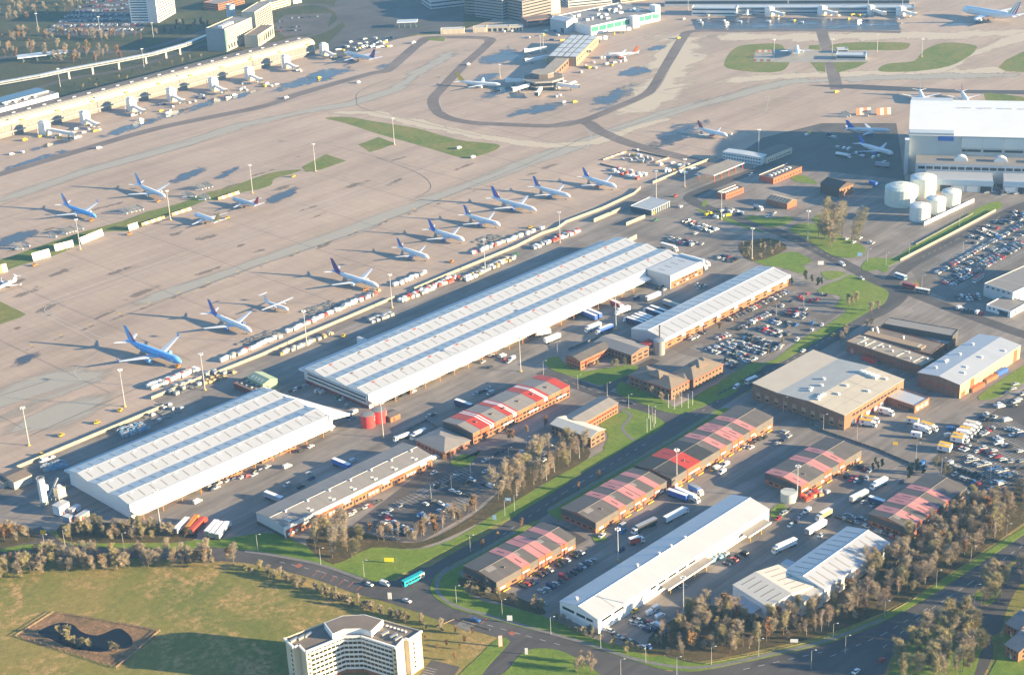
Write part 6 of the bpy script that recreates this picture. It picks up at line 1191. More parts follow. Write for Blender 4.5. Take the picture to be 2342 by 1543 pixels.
# high-wing turboprop
def turboprop():
    zc = 2.6; D = 2.7; L = 25.7; pn, pt = g(660, 708, zc), g(616, 690, zc + 1); d = pn - pt; d.z = 0; d.normalize(); c = Vector((pn.x, pn.y, 0)) - d * L / 2; t = thing('turboprop', 'small white high-wing turboprop with T-tail on the freight apron', 'aircraft', c, math.atan2(d.y, d.x))
    X = lambda f: L / 2 - f * L
    MB().loft([ring_at(X(f), D / 2 * r, zc + D * z, 14) for f, r, z in ST]).build('fuselage', AW, t, smooth=True)
    for s in (1, -1):
        surf((X(.38), 0, zc + 1.45), (X(.38) - 2.6, 0, zc + 1.45), (X(.40), s * 13.7, zc + 1.75), (X(.40) - 1.4, s * 13.7, zc + 1.75), .5, .2).build('wing', AW, t)
        b = MB(); b.loft([[(x, s * 4.1 + r * math.cos(6.28319 * i / 10), zc + 1.15 + r * math.sin(6.28319 * i / 10)) for i in range(10)] for x, r in ((X(.38) + 2.3, .3), (X(.38) + 1.8, .6), (X(.38) - .5, .65), (X(.38) - 3, .3))]); e = b.build('engine', AW, t, smooth=True)
        for k in range(4): a = k * 1.5708 + .4; MB().bar((X(.38) + 2.25, s * 4.1, zc + 1.15), (X(.38) + 2.25, s * 4.1 + 1.9 * math.cos(a), zc + 1.15 + 1.9 * math.sin(a)), .25, .08).build('propeller_blade', STEEL_DK, e)
        surf((X(.95), 0, zc + 5.4), (X(.95) - 1.7, 0, zc + 5.4), (X(.97), s * 3.7, zc + 5.45), (X(.97) - 1.1, s * 3.7, zc + 5.45), .25, .12).build('tailplane', AW, t)
        MB().bar((X(.45), s * 2.0, .3), (X(.45), s * 1.2, zc - .6), .3).build('gear_leg', METAL, t); MB().cone((X(.45), s * 2.0 - .25, .45), (X(.45), s * 2.0 + .25, .45), .45, .45, 10).build('wheel', TYRE, t)
        b = MB()
        for i in range(16): x = X(.16 + .6 * i / 16); b.box(x - .2, x + .2, min(s * 1.28, s * 1.36), max(s * 1.28, s * 1.36), zc + .15, zc + .5)
        b.build('window_row', GLASS, t)
    surf((X(.80), 0, zc + .9), (X(.80) - 4.2, 0, zc + .9), (X(.91), 0, zc + 5.4), (X(.91) - 2.2, 0, zc + 5.4), .35, .2).build('tail_fin', AW, t); MB().bar((X(.1), 0, .3), (X(.1), 0, zc - 1), .2).build('nose_gear', METAL, t); MB().cone((X(.1), -.2, .3), (X(.1), .2, .3), .3, .3, 8).build('wheel', TYRE, t)
turboprop()
def bizjet():
    zc = 1.9; L = 21; D = 2.2; pn, pt = g(-28, 668, zc), g(40, 640, zc); d = (pn - pt); d.z = 0; d.normalize(); c = Vector((pt.x, pt.y, 0)) + d * L / 2; t = thing('business_jet', 'white swept-wing business jet at the apron edge by the mown triangle', 'aircraft', c, math.atan2(d.y, d.x)); X = lambda f: L / 2 - f * L
    MB().loft([ring_at(X(f), D / 2 * r, zc + D * z, 14) for f, r, z in ST]).build('fuselage', AW, t, smooth=True)
    for s in (1, -1):
        surf((X(.42), s * .5, zc - .6), (X(.42) - 4.6, s * .5, zc - .6), (X(.42) - 5.6, s * 10.2, zc + .1), (X(.42) - 6.8, s * 10.2, zc + .1), .35, .15).build('wing', AW, t); surf((X(.42) - 5.6, s * 10.2, zc + .1), (X(.42) - 6.8, s * 10.2, zc + .1), (X(.42) - 6.6, s * 10.5, zc + 1.2), (X(.42) - 7.2, s * 10.5, zc + 1.2), .12, .08).build('winglet', AW, t)
        b = MB(); b.loft([[(x, s * 1.75 + r * math.cos(6.28319 * i / 10), zc + .5 + r * math.sin(6.28319 * i / 10)) for i in range(10)] for x, r in ((X(.66), .5), (X(.68), .62), (X(.80), .6), (X(.88), .35))]); b.build('engine', AW, t, smooth=True)
        surf((X(.93), 0, zc + 3.5), (X(.93) - 1.8, 0, zc + 3.5), (X(.99), s * 3.8, zc + 3.6), (X(.99) - 1, s * 3.8, zc + 3.6), .2, .1).build('tailplane', AW, t); MB().bar((X(.55), s * 1.6, .3), (X(.55), s * 1.4, zc - .6), .2).build('gear_leg', METAL, t); MB().cone((X(.55), s * 1.6 - .15, .35), (X(.55), s * 1.6 + .15, .35), .35, .35, 8).build('wheel', TYRE, t)
    surf((X(.78), 0, zc + .7), (X(.78) - 3.4, 0, zc + .7), (X(.92), 0, zc + 3.5), (X(.92) - 2, 0, zc + 3.5), .3, .15).build('tail_fin', AW, t); MB().bar((X(.12), 0, .2), (X(.12), 0, zc - .8), .15).build('nose_gear', METAL, t); MB().cone((X(.12), -.15, .25), (X(.12), .15, .25), .25, .25, 8).build('wheel', TYRE, t)
bizjet()
# ------------------------------------------------------------------ cars and vans
CARP = [('silver', (.46, .47, .48), 22), ('white', (.72, .72, .71), 17), ('black', (.022, .022, .024), 17), ('dark grey', (.09, .095, .10), 13), ('navy', (.025, .04, .11), 12), ('blue', (.05, .16, .42), 6), ('red', (.42, .03, .025), 7), ('pale grey', (.30, .31, .32), 6)]
CARM = {n: M('car_' + n.replace(' ', '_'), c, .25, .25, var=0, spec=.6) for n, c, _ in CARP}; CARM['yellow'] = M('car_yellow', (.6, .42, .02), .3, var=0, spec=.5); CARM['green'] = M('car_green', (.04, .25, .12), .3, var=0, spec=.5)
def pick(): return rnd.choices([n for n, _, _ in CARP], [w for _, _, w in CARP])[0]
SHAPE = {  # length, width, body side profile, cabin base x0 x1, roof x0 x1, shoulder z, roof z
 'hatchback': (4.0, 1.72, [(-2, .3), (-2, .75), (-1.93, .95), (.85, .95), (1.75, .78), (2, .55), (2, .3)], (-1.9, 1.0), (-1.5, .25), .94, 1.48),
 'saloon': (4.6, 1.78, [(-2.3, .3), (-2.3, .7), (-2.2, .92), (.9, .92), (2.0, .76), (2.3, .55), (2.3, .3)], (-1.55, 1.05), (-.95, .3), .91, 1.43),
 'estate': (4.6, 1.8, [(-2.3, .32), (-2.3, .75), (-2.24, 1.0), (.95, 1.0), (1.95, .85), (2.3, .6), (2.3, .32)], (-2.2, 1.1), (-1.9, .35), .99, 1.6),
 'van': (5.2, 1.95, [(-2.6, .4), (-2.6, 2.0), (-2.5, 2.2), (.9, 2.2), (1.1, 2.1), (1.75, 1.25), (2.5, 1.0), (2.6, .7), (2.6, .4)], (1.0, 1.75), (.9, 1.1), 1.25, 2.12)}
def car_parts(kind):
    L, W, prof, cb, cr, zs, zr = SHAPE[kind]; h = W / 2
    body = MB(); body.loft([[(x, -h, z) for x, z in prof], [(x, h, z) for x, z in prof]]) if False else None
    body = MB(); n = len(prof)
    body.add([(x, -h * (.94 if z > .9 else 1), z) for x, z in prof] + [(x, h * (.94 if z > .9 else 1), z) for x, z in prof], [(i, (i + 1) % n, n + (i + 1) % n, n + i) for i in range(n)] + [tuple(reversed(range(n))), tuple(range(n, 2 * n))])
    glass = MB()
    if kind == 'van':
        glass.quad((1.12, -h * .8, 2.08), (1.12, h * .8, 2.08), (1.78, h * .85, 1.26), (1.78, -h * .85, 1.26))
        for s in (-1, 1): glass.box(.5, 1.35, min(s * h * .93, s * h * .97), max(s * h * .93, s * h * .97), 1.3, 1.85)
    else:
        b0, b1 = h * .90, h * .70
        glass.loft([[(cb[0], -b0, zs), (cb[1], -b0, zs), (cb[1], b0, zs), (cb[0], b0, zs)], [(cr[0], -b1, zr - .04), (cr[1], -b1, zr - .04), (cr[1], b1, zr - .04), (cr[0], b1, zr - .04)]])
        body.box(cr[0] - .05, cr[1] + .05, -b1 - .03, b1 + .03, zr - .05, zr + .02)
        for s in (-1, 1): body.bar((.0, s * (b0 - .02), zs), (-.1, s * (b1 + .02), zr), .10, .05)
    wheel = MB().cone((0, -.1, 0), (0, .1, 0), .32, .32, 10)
    return body, glass, wheel, [(L * .3, h - .08), (L * .3, -h + .08), (-L * .3, h - .08), (-L * .3, -h + .08)]
CAR_G = {}; CAR_W = None
for k_ in SHAPE:
    b_, gl_, wh_, wp_ = car_parts(k_); CAR_G[k_] = (b_, gl_.mesh('windows', GLASS), wh_.mesh('wheel', TYRE), wp_, gl_)
BODYMESH = {}
def body_mesh(kind, col):
    if (kind, col) not in BODYMESH: BODYMESH[kind, col] = CAR_G[kind][0].mesh('car_body', CARM[col])
    return BODYMESH[kind, col]
CARS = []   # (point, heading, kind, colour, where)
def car(px, py, head, where, col=None, kind=None, world=None):
    p = world if world is not None else g(px, py); CARS.append((p, head, kind or rnd.choices(['hatchback', 'saloon', 'estate', 'van'], [45, 28, 22, 5])[0], col or pick(), where))
def hd(a, b): d = g(*b) - g(*a); return math.atan2(d.y, d.x)
def row(a, b, n, where, fill=.9, deep=1, turn=math.pi / 2, gap=5.2):
    A, B_ = g(*a), g(*b); d = (B_ - A).normalized(); q = Vector((-d.y, d.x, 0)); h = math.atan2(d.y, d.x) + turn
    n = min(n, max(1, int((B_ - A).length / 2.35)))
    for k in range(deep):
        for i in range(n):
            if rnd.random() < fill:
                p = A.lerp(B_, (i + .5) / n) + q * (k * gap) + Vector((rnd.uniform(-.15, .15), rnd.uniform(-.3, .3), 0)); car(0, 0, h + rnd.choice([0, math.pi]) + rnd.uniform(-.03, .03), where, world=p)
def rows(ox, oy, s, where, lst):
    for a, b, n, f, dp in lst: row((ox + a[0] / s, oy + a[1] / s), (ox + b[0] / s, oy + b[1] / s), n, where, f, dp)
def spots(ox, oy, s, where, head, pts, jit=.08):
    for p in pts:
        c = None; k = None
        for e in p[2:]:
            if e in CARM: c = e
            else: k = e
        car(ox + p[0] / s, oy + p[1] / s, head + rnd.choice([0, math.pi]) + rnd.uniform(-jit, jit), where, c, k)
Y_ = math.pi / 2
W1 = 'in the tree-lined office car park'
spots(960, 960, 5.091, W1, 0.0, [(760, 480, 'silver'), (985, 355, 'navy'), (880, 405, 'black'), (420, 660, 'silver'), (160, 625, 'silver'), (180, 450, 'white', 'van'), (770, 605, 'silver'), (870, 650, 'silver'), (980, 490, 'pale grey'), (1055, 530, 'navy'), (540, 735), (360, 735), (215, 780, 'black'), (155, 950, 'dark grey'), (15, 1115, 'white'), (85, 1150, 'silver'), (1360, 250, 'silver'), (1510, 310, 'white'), (1445, 475, 'silver'), (1335, 380, 'white')])
spots(960, 960, 5.091, W1, Y_, [(970, 635, 'white'), (965, 700, 'black'), (610, 705, 'white'), (750, 760, 'navy'), (820, 780, 'white', 'van'), (375, 830, 'white'), (445, 855, 'white'), (560, 890, 'black'), (65, 985, 'white'), (250, 985, 'white'), (345, 1035, 'white', 'van'), (240, 1065, 'white'), (1200, 385, 'white'), (1410, 400, 'white')])
spots(820, 1180, 5.091, W1, Y_, [(300, 130, 'silver'), (340, 75), (420, 75, 'white'), (380, 160, 'silver'), (345, 125, 'white'), (480, 118, 'silver'), (450, 178, 'white'), (520, 130, 'white'), (570, 150, 'silver'), (610, 175, 'white'), (530, 220, 'black'), (790, 30, 'silver'), (800, 80, 'navy'), (330, 30, 'red'), (720, 0), (350, 0), (280, 105)])
spots(580, 1143, 3.857, W1, 0.0, [(990, 70, 'silver'), (1030, 55, 'red'), (1070, 35, 'black'), (1105, 15), (900, 105, 'silver'), (935, 90, 'black'), (860, 135, 'silver'), (810, 155, 'black'), (745, 190, 'dark grey'), (700, 205, 'black'), (660, 215, 'dark grey'), (1300, 55, 'pale grey'), (1200, 100, 'silver'), (1140, 130, 'pale grey'), (1180, 165, 'red')])
W2 = 'parked before the striped units'
spots(820, 1180, 5.091, W2, Y_, [(1920, 820, 'black'), (1960, 800, 'red'), (2010, 785, 'black'), (2050, 765, 'navy'), (2110, 690, 'black'), (2160, 670, 'black'), (2230, 635, 'silver')])
spots(1160, 1143, 3.857, W2, Y_, [(300, 810, 'silver'), (350, 795, 'silver'), (390, 770, 'navy'), (425, 745, 'silver'), (480, 720, 'dark grey'), (500, 690, 'red'), (540, 670, 'black'), (590, 650, 'black'), (625, 620, 'navy'), (660, 592, 'silver'), (690, 575, 'black'), (720, 555, 'silver'), (757, 540, 'pale grey'), (450, 580, 'black'), (490, 560, 'black'), (525, 535, 'white'), (590, 500, 'black'), (625, 485, 'black'), (645, 465, 'silver'), (280, 900, 'silver'), (315, 915, 'silver')])
spots(1160, 1143, 3.857, W2, 0.1, [(835, 320, 'white'), (1020, 285, 'blue'), (1010, 240, 'silver', 'van'), (1005, 450, 'navy')])
W3 = 'beside the long white shed'
spots(1160, 1143, 3.857, W3, Y_, [(915, 1165, 'white'), (950, 1190, 'black'), (985, 1210, 'silver'), (1045, 1240, 'black'), (1095, 1255, 'silver'), (1125, 1270, 'black'), (1190, 1300, 'silver'), (1240, 1300, 'blue'), (1100, 1090, 'silver'), (1145, 1050, 'black'), (1130, 1095, 'silver'), (1170, 1070, 'white'), (1210, 1075, 'black'), (1190, 1125, 'silver'), (1250, 1085, 'red'), (1270, 1105, 'white'), (1320, 1110, 'white'), (1230, 1150, 'navy'), (1280, 1145, 'navy'), (1370, 1190, 'dark grey'), (1390, 1165), (1935, 570, 'navy'), (1970, 550, 'black'), (2000, 530, 'red'), (2040, 505, 'black'), (2085, 485, 'black')])
spots(1160, 1143, 3.857, W3, -.15, [(1350, 1035, 'white', 'van'), (1265, 1000, 'white', 'van'), (1300, 970, 'white', 'van'), (1125, 985, 'yellow'), (1550, 765, 'silver'), (1480, 755, 'pale grey')])
W4 = 'by the estate road crossing'
spots(1742, 1143, 3.857, W4, 0.0, [(185, 125, 'silver'), (215, 110, 'silver'), (240, 95, 'dark grey'), (145, 170, 'red'), (345, 150, 'silver'), (400, 105, 'white', 'van'), (255, 230, 'white'), (270, 205, 'black'), (310, 190, 'navy'), (520, 320, 'white'), (900, 25, 'white'), (985, 50, 'silver'), (1000, 30)])
spots(1742, 1143, 3.857, W4, Y_, [(680, 160, 'black'), (715, 170, 'silver'), (760, 140, 'pale grey'), (795, 155, 'silver'), (820, 200, 'pale grey'), (870, 170, 'navy'), (775, 195, 'black'), (890, 175, 'silver'), (920, 240, 'silver'), (1025, 285, 'silver'), (1060, 295, 'white'), (1095, 310, 'navy'), (1130, 320, 'white'), (1165, 335, 'red'), (1205, 345, 'silver'), (1240, 360, 'silver')])
W5 = 'outside the units by the round island'
rows(1742, 760, 3.857, W5, [((820, 1180), (970, 1230), 6, 1, 1), ((725, 1270), (945, 1300), 8, 1, 1), ((770, 1300), (890, 1330), 4, 1, 1)])
spots(1742, 760, 3.857, W5, 0, [(1240, 1320, 'navy'), (1410, 1170, 'blue'), (1430, 1205, 'blue'), (190, 880, 'silver'), (240, 920, 'silver'), (205, 955, 'navy'), (140, 985, 'silver'), (170, 960, 'black'), (215, 885, 'silver')])
spots(1160, 760, 3.857, 'before the long dark-ended terrace', 0, [(2100, 1010, 'silver'), (2150, 1020, 'white'), (2190, 975, 'dark grey'), (2230, 950, 'black'), (2270, 935, 'black'), (1850, 1200, 'white', 'van'), (1895, 1240, 'white', 'van'), (1820, 1215, 'yellow'), (1925, 1175, 'white', 'van')])
W6 = 'in the large car park beyond the lorry yard'
spots(1960, 930, 3.56, W6, -.55, [(1230, 182, 'silver'), (1265, 190, 'silver'), (1297, 197, 'white'), (1327, 207, 'white'), (1265, 235), (1330, 245), (1135, 257, 'white'), (1160, 272, 'white'), (1152, 305, 'white'), (1205, 320), (1240, 330), (1025, 340, 'white'), (1010, 368), (985, 370), (1060, 370, 'navy'), (1115, 362, 'white'), (1085, 390), (1108, 405, 'white'), (1330, 367, 'white'), (920, 412, 'white'), (905, 452, 'silver'), (965, 435, 'white'), (970, 472, 'silver'), (1035, 455), (1062, 470, 'white'), (1000, 485), (1190, 436, 'white'), (1253, 452), (1345, 447, 'pale grey'), (1088, 512, 'blue'), (1135, 502, 'blue'), (1148, 537), (1205, 522, 'white'), (1190, 562, 'silver'), (1235, 572), (1270, 547), (1145, 410, 'red'), (1320, 500)])
rows(1960, 930, 3.56, W6, [((735, 465), (1030, 590), 12, .95, 1), ((780, 550), (1000, 640), 9, .9, 1), ((835, 335), (900, 360), 3, 1, 1), ((850, 345), (1095, 180), 13, .75, 1), ((990, 85), (1090, 120), 7, 1, 2), ((905, 665), (1000, 690), 3, 1, 1)])
spots(1960, 930, 3.56, W6, -.5, [(1118, 617, 'silver'), (1178, 630, 'white', 'van'), (1092, 672, 'silver'), (905, 700, 'silver'), (765, 187, 'blue', 'van'), (745, 242, 'silver', 'van'), (1225, 115, 'white', 'van')])
spots(1742, 760, 3.857, W6, -.4, [(2240, 460, 'silver'), (2220, 500, 'silver'), (2150, 540, 'navy'), (2240, 620, 'silver'), (2270, 595, 'white'), (2230, 655, 'black'), (2300, 550, 'silver'), (2080, 640, 'white'), (2110, 660, 'white', 'van'), (2030, 850, 'silver'), (1960, 880), (1940, 910, 'silver')])
W7 = 'in the packed car park by the white-roofed shed'
rows(1640, 560, 5.091, W7, [((120, 890), (500, 705), 15, .95, 1), ((540, 690), (660, 625), 5, 1, 1), ((695, 610), (820, 550), 6, 1, 1), ((235, 995), (415, 905), 9, .95, 1), ((425, 885), (665, 780), 11, .95, 1), ((-10, 1105), (145, 1045), 8, .95, 1), ((770, 800), (1020, 860), 9, .75, 2), ((615, 890), (880, 975), 11, .75, 2), ((425, 960), (790, 1085), 14, .7, 2), ((265, 1070), (705, 1215), 18, .85, 2), ((95, 1145), (590, 1285), 21, .9, 2), ((-40, 1200), (390, 1370), 19, .95, 2), ((40, 1370), (200, 1440), 7, .9, 2), ((-120, 1210), (20, 1270), 7, .95, 2), ((-330, 1110), (-130, 1010), 9, .9, 1), ((-280, 1010), (-120, 930), 8, .8, 1)])
spots(1640, 560, 5.091, W7, .3, [(1050, 570, 'red'), (960, 610), (985, 640), (860, 660), (1085, 660, 'red'), (1165, 640), (1210, 575, 'pale grey'), (1270, 590), (930, 745, 'red'), (960, 750), (1030, 755, 'silver'), (760, 720, 'white'), (1105, 920, 'blue'), (1220, 940), (1105, 995, 'white'), (930, 1110, 'white'), (730, 1205, 'silver')])
W8 = 'in the long rows of the compound car park'
rows(1900, 430, 3.077, W8, [((740, 605), (1380, 240), 75, .97, 1), ((850, 600), (1380, 305), 60, .5, 1), ((840, 690), (1380, 390), 65, .97, 2), ((975, 342), (1070, 362), 9, .9, 1), ((1020, 300), (1140, 345), 11, .9, 2), ((1090, 270), (1185, 290), 9, .9, 1), ((1150, 238), (1255, 262), 10, .9, 2), ((1255, 208), (1350, 232), 9, .9, 2), ((1285, 168), (1360, 185), 7, .9, 1), ((890, 845), (1070, 890), 14, .95, 1), ((890, 790), (1060, 780), 8, .9, 2), ((1100, 840), (1240, 870), 8, .9, 1), ((985, 385), (1040, 395), 5, .9, 1)])
rows(1742, 380, 3.857, 'on the hangar staff car park', [((1930, 190), (1990, 240), 8, .9, 2), ((2040, 175), (2140, 260), 12, .9, 3), ((2220, 170), (2320, 250), 12, .9, 3)])
W9 = 'in the shaded car park behind the pier'
for i in range(8): row((102 + i * 15, 73 - i * 11), (325 + i * 2, 70 - i * 12), 44, W9, .85, 2)
rows(470, 0, 7.713, W9, [((1240, 400), (1400, 380), 6, .8, 1), ((1230, 500), (1700, 480), 12, .7, 1), ((1250, 560), (1700, 540), 10, .6, 1), ((1500, 330), (2000, 300), 12, .6, 1)])
WF = 'on the freight yard'
spots(580, 760, 3.857, WF, .05, [(455, 480, 'silver'), (405, 495, 'navy'), (365, 510), (335, 520), (570, 525, 'silver', 'van'), (610, 535, 'silver', 'van'), (740, 580, 'green'), (780, 595, 'white'), (835, 635, 'silver'), (885, 715, 'white', 'van'), (825, 740, 'navy'), (855, 755, 'navy'), (865, 770, 'pale grey'), (1255, 590, 'black'), (1310, 560, 'black'), (1385, 535, 'black'), (1410, 525, 'white'), (1495, 465, 'dark grey'), (1745, 355, 'black'), (505, 1010, 'white'), (420, 1050, 'black'), (300, 1190, 'white', 'van'), (200, 1095, 'dark grey'), (60, 1215, 'navy'), (125, 1190, 'silver'), (15, 1230, 'black'), (295, 1350, 'silver'), (420, 1365, 'black'), (880, 1140, 'silver', 'van'), (485, 1250, 'silver'), (510, 1295, 'navy'), (1545, 740, 'silver'), (1590, 730, 'navy'), (1960, 545, 'silver'), (2010, 530), (2080, 500, 'silver'), (2090, 545, 'silver'), (2040, 520, 'navy'), (2095, 205, 'white'), (2180, 215, 'white'), (2210, 250, 'red'), (2250, 265, 'silver'), (2090, 310, 'black'), (2020, 265, 'silver'), (2280, 240, 'white', 'van'), (2200, 215, 'white', 'van')])
spots(1330, 540, 7.713, WF, .05, [(2040, 870, 'silver'), (2110, 885, 'navy'), (2180, 890, 'silver'), (2070, 920, 'silver'), (1700, 430, 'silver'), (1760, 440, 'silver'), (1350, 930, 'black'), (1440, 900, 'dark grey'), (1520, 860, 'black'), (1560, 890, 'silver'), (1640, 790, 'red'), (1690, 800, 'black'), (1780, 750, 'silver'), (1850, 770, 'silver'), (1900, 710, 'red'), (1950, 680, 'white'), (1460, 950, 'white'), (970, 1110, 'navy')])
spots(0, 760, 3.857, WF, 0, [(1850, 1360, 'silver'), (1890, 1345), (1930, 1335, 'white'), (2010, 1310, 'silver'), (2050, 1300), (1870, 1390, 'navy'), (1910, 1375, 'silver'), (2140, 1280, 'white'), (2190, 1270, 'red'), (2240, 1260, 'silver'), (1745, 1500, 'white', 'van'), (385, 1140, 'white', 'van'), (455, 1110, 'white')])
spots(1580, 330, 5.51, 'around the brick depots', 0, [(880, 455, 'blue'), (440, 820, 'navy'), (520, 835, 'white'), (585, 855, 'white'), (1050, 870, 'silver'), (1010, 910, 'silver'), (970, 915, 'white'), (760, 390, 'white'), (1690, 970, 'white'), (2050, 1240, 'white'), (1960, 1200, 'white'), (2130, 1190, 'white'), (2250, 1240, 'white'), (2290, 1250, 'silver'), (40, 1040), (90, 1050, 'silver'), (150, 1075, 'white'), (190, 1085), (60, 1130, 'white'), (700, 270, 'silver'), (820, 290, 'silver')])
row((1560, 508), (1630, 532), 16, 'on the vehicle pound', .85, 2); row((1500, 545), (1600, 565), 18, 'on the vehicle pound', .6, 2); row((1640, 590), (1680, 600), 8, 'on the vehicle pound', .9, 2)
WR = 'driving on the public road'
for px, py, h_, c_, k_ in [(845, 1338, hd((800, 1325), (890, 1355)), 'white', 'hatchback'), (881, 1337, hd((800, 1325), (890, 1355)), 'white', 'van'), (931, 1375, hd((930, 1370), (990, 1392)), 'white', 'saloon'), (1088, 1419, hd((1036, 1405), (1115, 1428)), 'blue', 'saloon'), (1684, 887, hd((1700, 880), (1590, 950)), 'white', 'van'), (1837, 803, hd((1850, 800), (1950, 740)), 'white', 'saloon'), (1907, 767, hd((1850, 800), (1950, 740)), 'yellow', 'saloon'), (1926, 606, hd((1930, 603), (1985, 632)), 'white', 'van'), (2017, 1510, hd((1960, 1543), (2050, 1470)), 'red', 'hatchback'), (1958, 1536, hd((1960, 1543), (2050, 1470)), 'white', 'saloon'), (1441, 922, hd((1400, 908), (1456, 925)), 'navy', 'hatchback'), (1971, 638, hd((1930, 603), (1985, 632)), 'white', 'hatchback')]: car(px, py, h_, WR, c_, k_)
WA = 'on the apron road'
for px, py in ((227, 340), (655, 225), (1071, 149), (1552, 89), (1913, 212), (1290, 236), (1315, 235), (1050, 340), (1082, 361), (590, 150), (730, 180), (820, 190)): car(px, py, rnd.uniform(-.3, .3), WA, rnd.choice(['white', 'white', 'yellow']), 'van')
def build_cars():
    cs = [c for c in CARS if -40 < pix(c[0])[0] < PW + 60 and -30 < pix(c[0])[1] < PH + 40]
    cs.sort(key=lambda c: (c[0] - Vector((0, 0, CAM_Z))).dot(FW))
    for i, (p, h_, kind, col, where) in enumerate(cs[:295]):
        body, gm, wm, wp, _ = CAR_G[kind]; nm = 'van' if kind == 'van' else 'car'
        o = link(nm, body_mesh(kind, col), None, (p.x, p.y, .03), h_)
        tag(o, '%s %s %s%s' % (col, 'panel van' if kind == 'van' else kind + ' car', '' if where.startswith(('driving', 'parked')) else 'parked ', where), nm, 'cars ' + where)
        link('windows', gm, o)
        if i < 220:
            for x, y in wp: link('wheel', wm, o, (x, y, .32))
    rest = cs[295:]; V, F, MI = [], [], []; names = list(CARM); mats = [CARM[n] for n in names] + [GLASS, TYRE]; off = 0
    cache = {}
    for kind in SHAPE:
        b, _, _, wp, gl = CAR_G[kind]; vs = np.array(b.v + gl.v, dtype=np.float32); fs = b.f + [tuple(i + len(b.v) for i in f) for f in gl.f]; cache[kind] = (vs, fs, len(b.f))
    for p, h_, kind, col, where in rest:
        vs, fs, nb = cache[kind]; c, s = math.cos(h_), math.sin(h_); q = np.stack([vs[:, 0] * c - vs[:, 1] * s + p.x, vs[:, 0] * s + vs[:, 1] * c + p.y, vs[:, 2]], 1)
        V.append(q); F += [tuple(i + off for i in f) for f in fs]; ci = names.index(col); MI += [ci] * nb + [len(names)] * (len(fs) - nb); off += len(vs)
    me = bpy.data.meshes.new('parked_car_mass'); me.from_pydata(np.concatenate(V).tolist(), [], F)
    for m in mats: me.materials.append(m)
    me.polygons.foreach_set('material_index', MI); me.update()
    tag(link('parked_car_mass', me), 'distant rows of parked cars filling the far car parks', 'cars', kind='stuff')
    return len(cs)
N_CARS = build_cars()
# ------------------------------------------------------------------ lorries, trailers, buses
def cab(t, x, col, w=2.45, h=3.2):
    b = MB(); prof = [(x, .5), (x, h - .1), (x + .3, h), (x + 1.6, h - .2), (x + 2.1, 1.7), (x + 2.25, 1.2), (x + 2.25, .5)]; n = len(prof)
    b.add([(a, -w / 2, z) for a, z in prof] + [(a, w / 2, z) for a, z in prof], [(i, (i + 1) % n, n + (i + 1) % n, n + i) for i in range(n)] + [tuple(reversed(range(n))), tuple(range(n, 2 * n))]); o = b.build('cab', col, t)
    MB().quad((x + 1.66, -w * .44, h - .35), (x + 1.66, w * .44, h - .35), (x + 2.12, w * .46, 1.75), (x + 2.12, -w * .46, 1.75)).build('windscreen', GLASS, o)
    for s in (-1, 1): MB().box(x + .7, x + 1.6, min(s * w / 2, s * (w / 2 + .03)), max(s * w / 2, s * (w / 2 + .03)), 1.8, 2.6).build('side_window', GLASS, o)
    return o
TWH = MB().cone((0, -.3, 0), (0, .3, 0), .5, .5, 10).mesh('wheel', TYRE)
def truck(a, b, label, side=WHITE_P, top=None, cabc=None, cab_at='b', W=2.5, H=3.9, Lmin=None, tanker=False, logo=None, pz=None, name=None, grp=None, cat='lorry'):
    """body roof runs from pixel a to pixel b at height H; cab (if any) beyond the end cab_at"""
    pz = H if pz is None else pz; A, B_ = g(*a, pz), g(*b, pz)
    if cab_at == 'a': A, B_ = B_, A
    d = B_ - A; d.z = 0; L = d.length if not Lmin else Lmin; d.normalize(); c = (A + B_) / 2; t = thing(name or ('lorry' if cabc else 'trailer'), label, cat if cabc or name else 'trailer', (c.x, c.y, .02), math.atan2(d.y, d.x), grp)
    z0 = 1.15
    if tanker: b_ = MB(); b_.loft([[(x, r * 1.2 * math.cos(6.28319 * i / 14), 2.4 + r * math.sin(6.28319 * i / 14)) for i in range(14)] for x, r in ((-L / 2, .8), (-L / 2 + .4, 1.15), (L / 2 - .4, 1.15), (L / 2, .8))]); b_.build('tank', side, t, smooth=True)
    else:
        MB().box(-L / 2, L / 2, -W / 2, W / 2, z0, H, 0).build('box_body', side, t); MB().box(-L / 2 + .05, L / 2 - .05, -W / 2 + .05, W / 2 - .05, H, H + .05).build('roof_panel', top or WHITE_P, t)
        MB().box(-L / 2 - .05, -L / 2, -W / 2 + .1, W / 2 - .1, z0 + .1, H - .1).build('rear_door', METAL, t)
        if logo:
            for s in (-1, 1): MB().box(-L * .3, -L * .12, min(s * W / 2, s * (W / 2 + .03)), max(s * W / 2, s * (W / 2 + .03)), 2.0, 3.2).build('logo_square', logo, t)
    MB().box(-L / 2 + .2, L / 2 + (2 if cabc else 0), -.5, .5, .7, z0).build('chassis', STEEL_DK, t)
    xs = [-L / 2 + 1.2, -L / 2 + 2.5] + ([L / 2 + 1.0] if cabc else [L / 2 - 2.5]) + ([-L / 2 + 3.8, L / 2 - 1.2] if L > 9 else [])
    for x in xs:
        for s in (-1, 1): link('wheel', TWH, t, (x, s * (W / 2 - .32), .5))
    if cabc: cab(t, L / 2 + .25, cabc)
    return t
NAVYP = M('navy_curtain', (.03, .045, .12), .5, var=.05); BLUEC = M('blue_curtain', (.05, .12, .40), .5, var=.05); GREYC = M('grey_curtain', (.30, .32, .36), .5, var=.05); CREAMP = M('cream_paint', (.6, .54, .42), .5, var=.04)
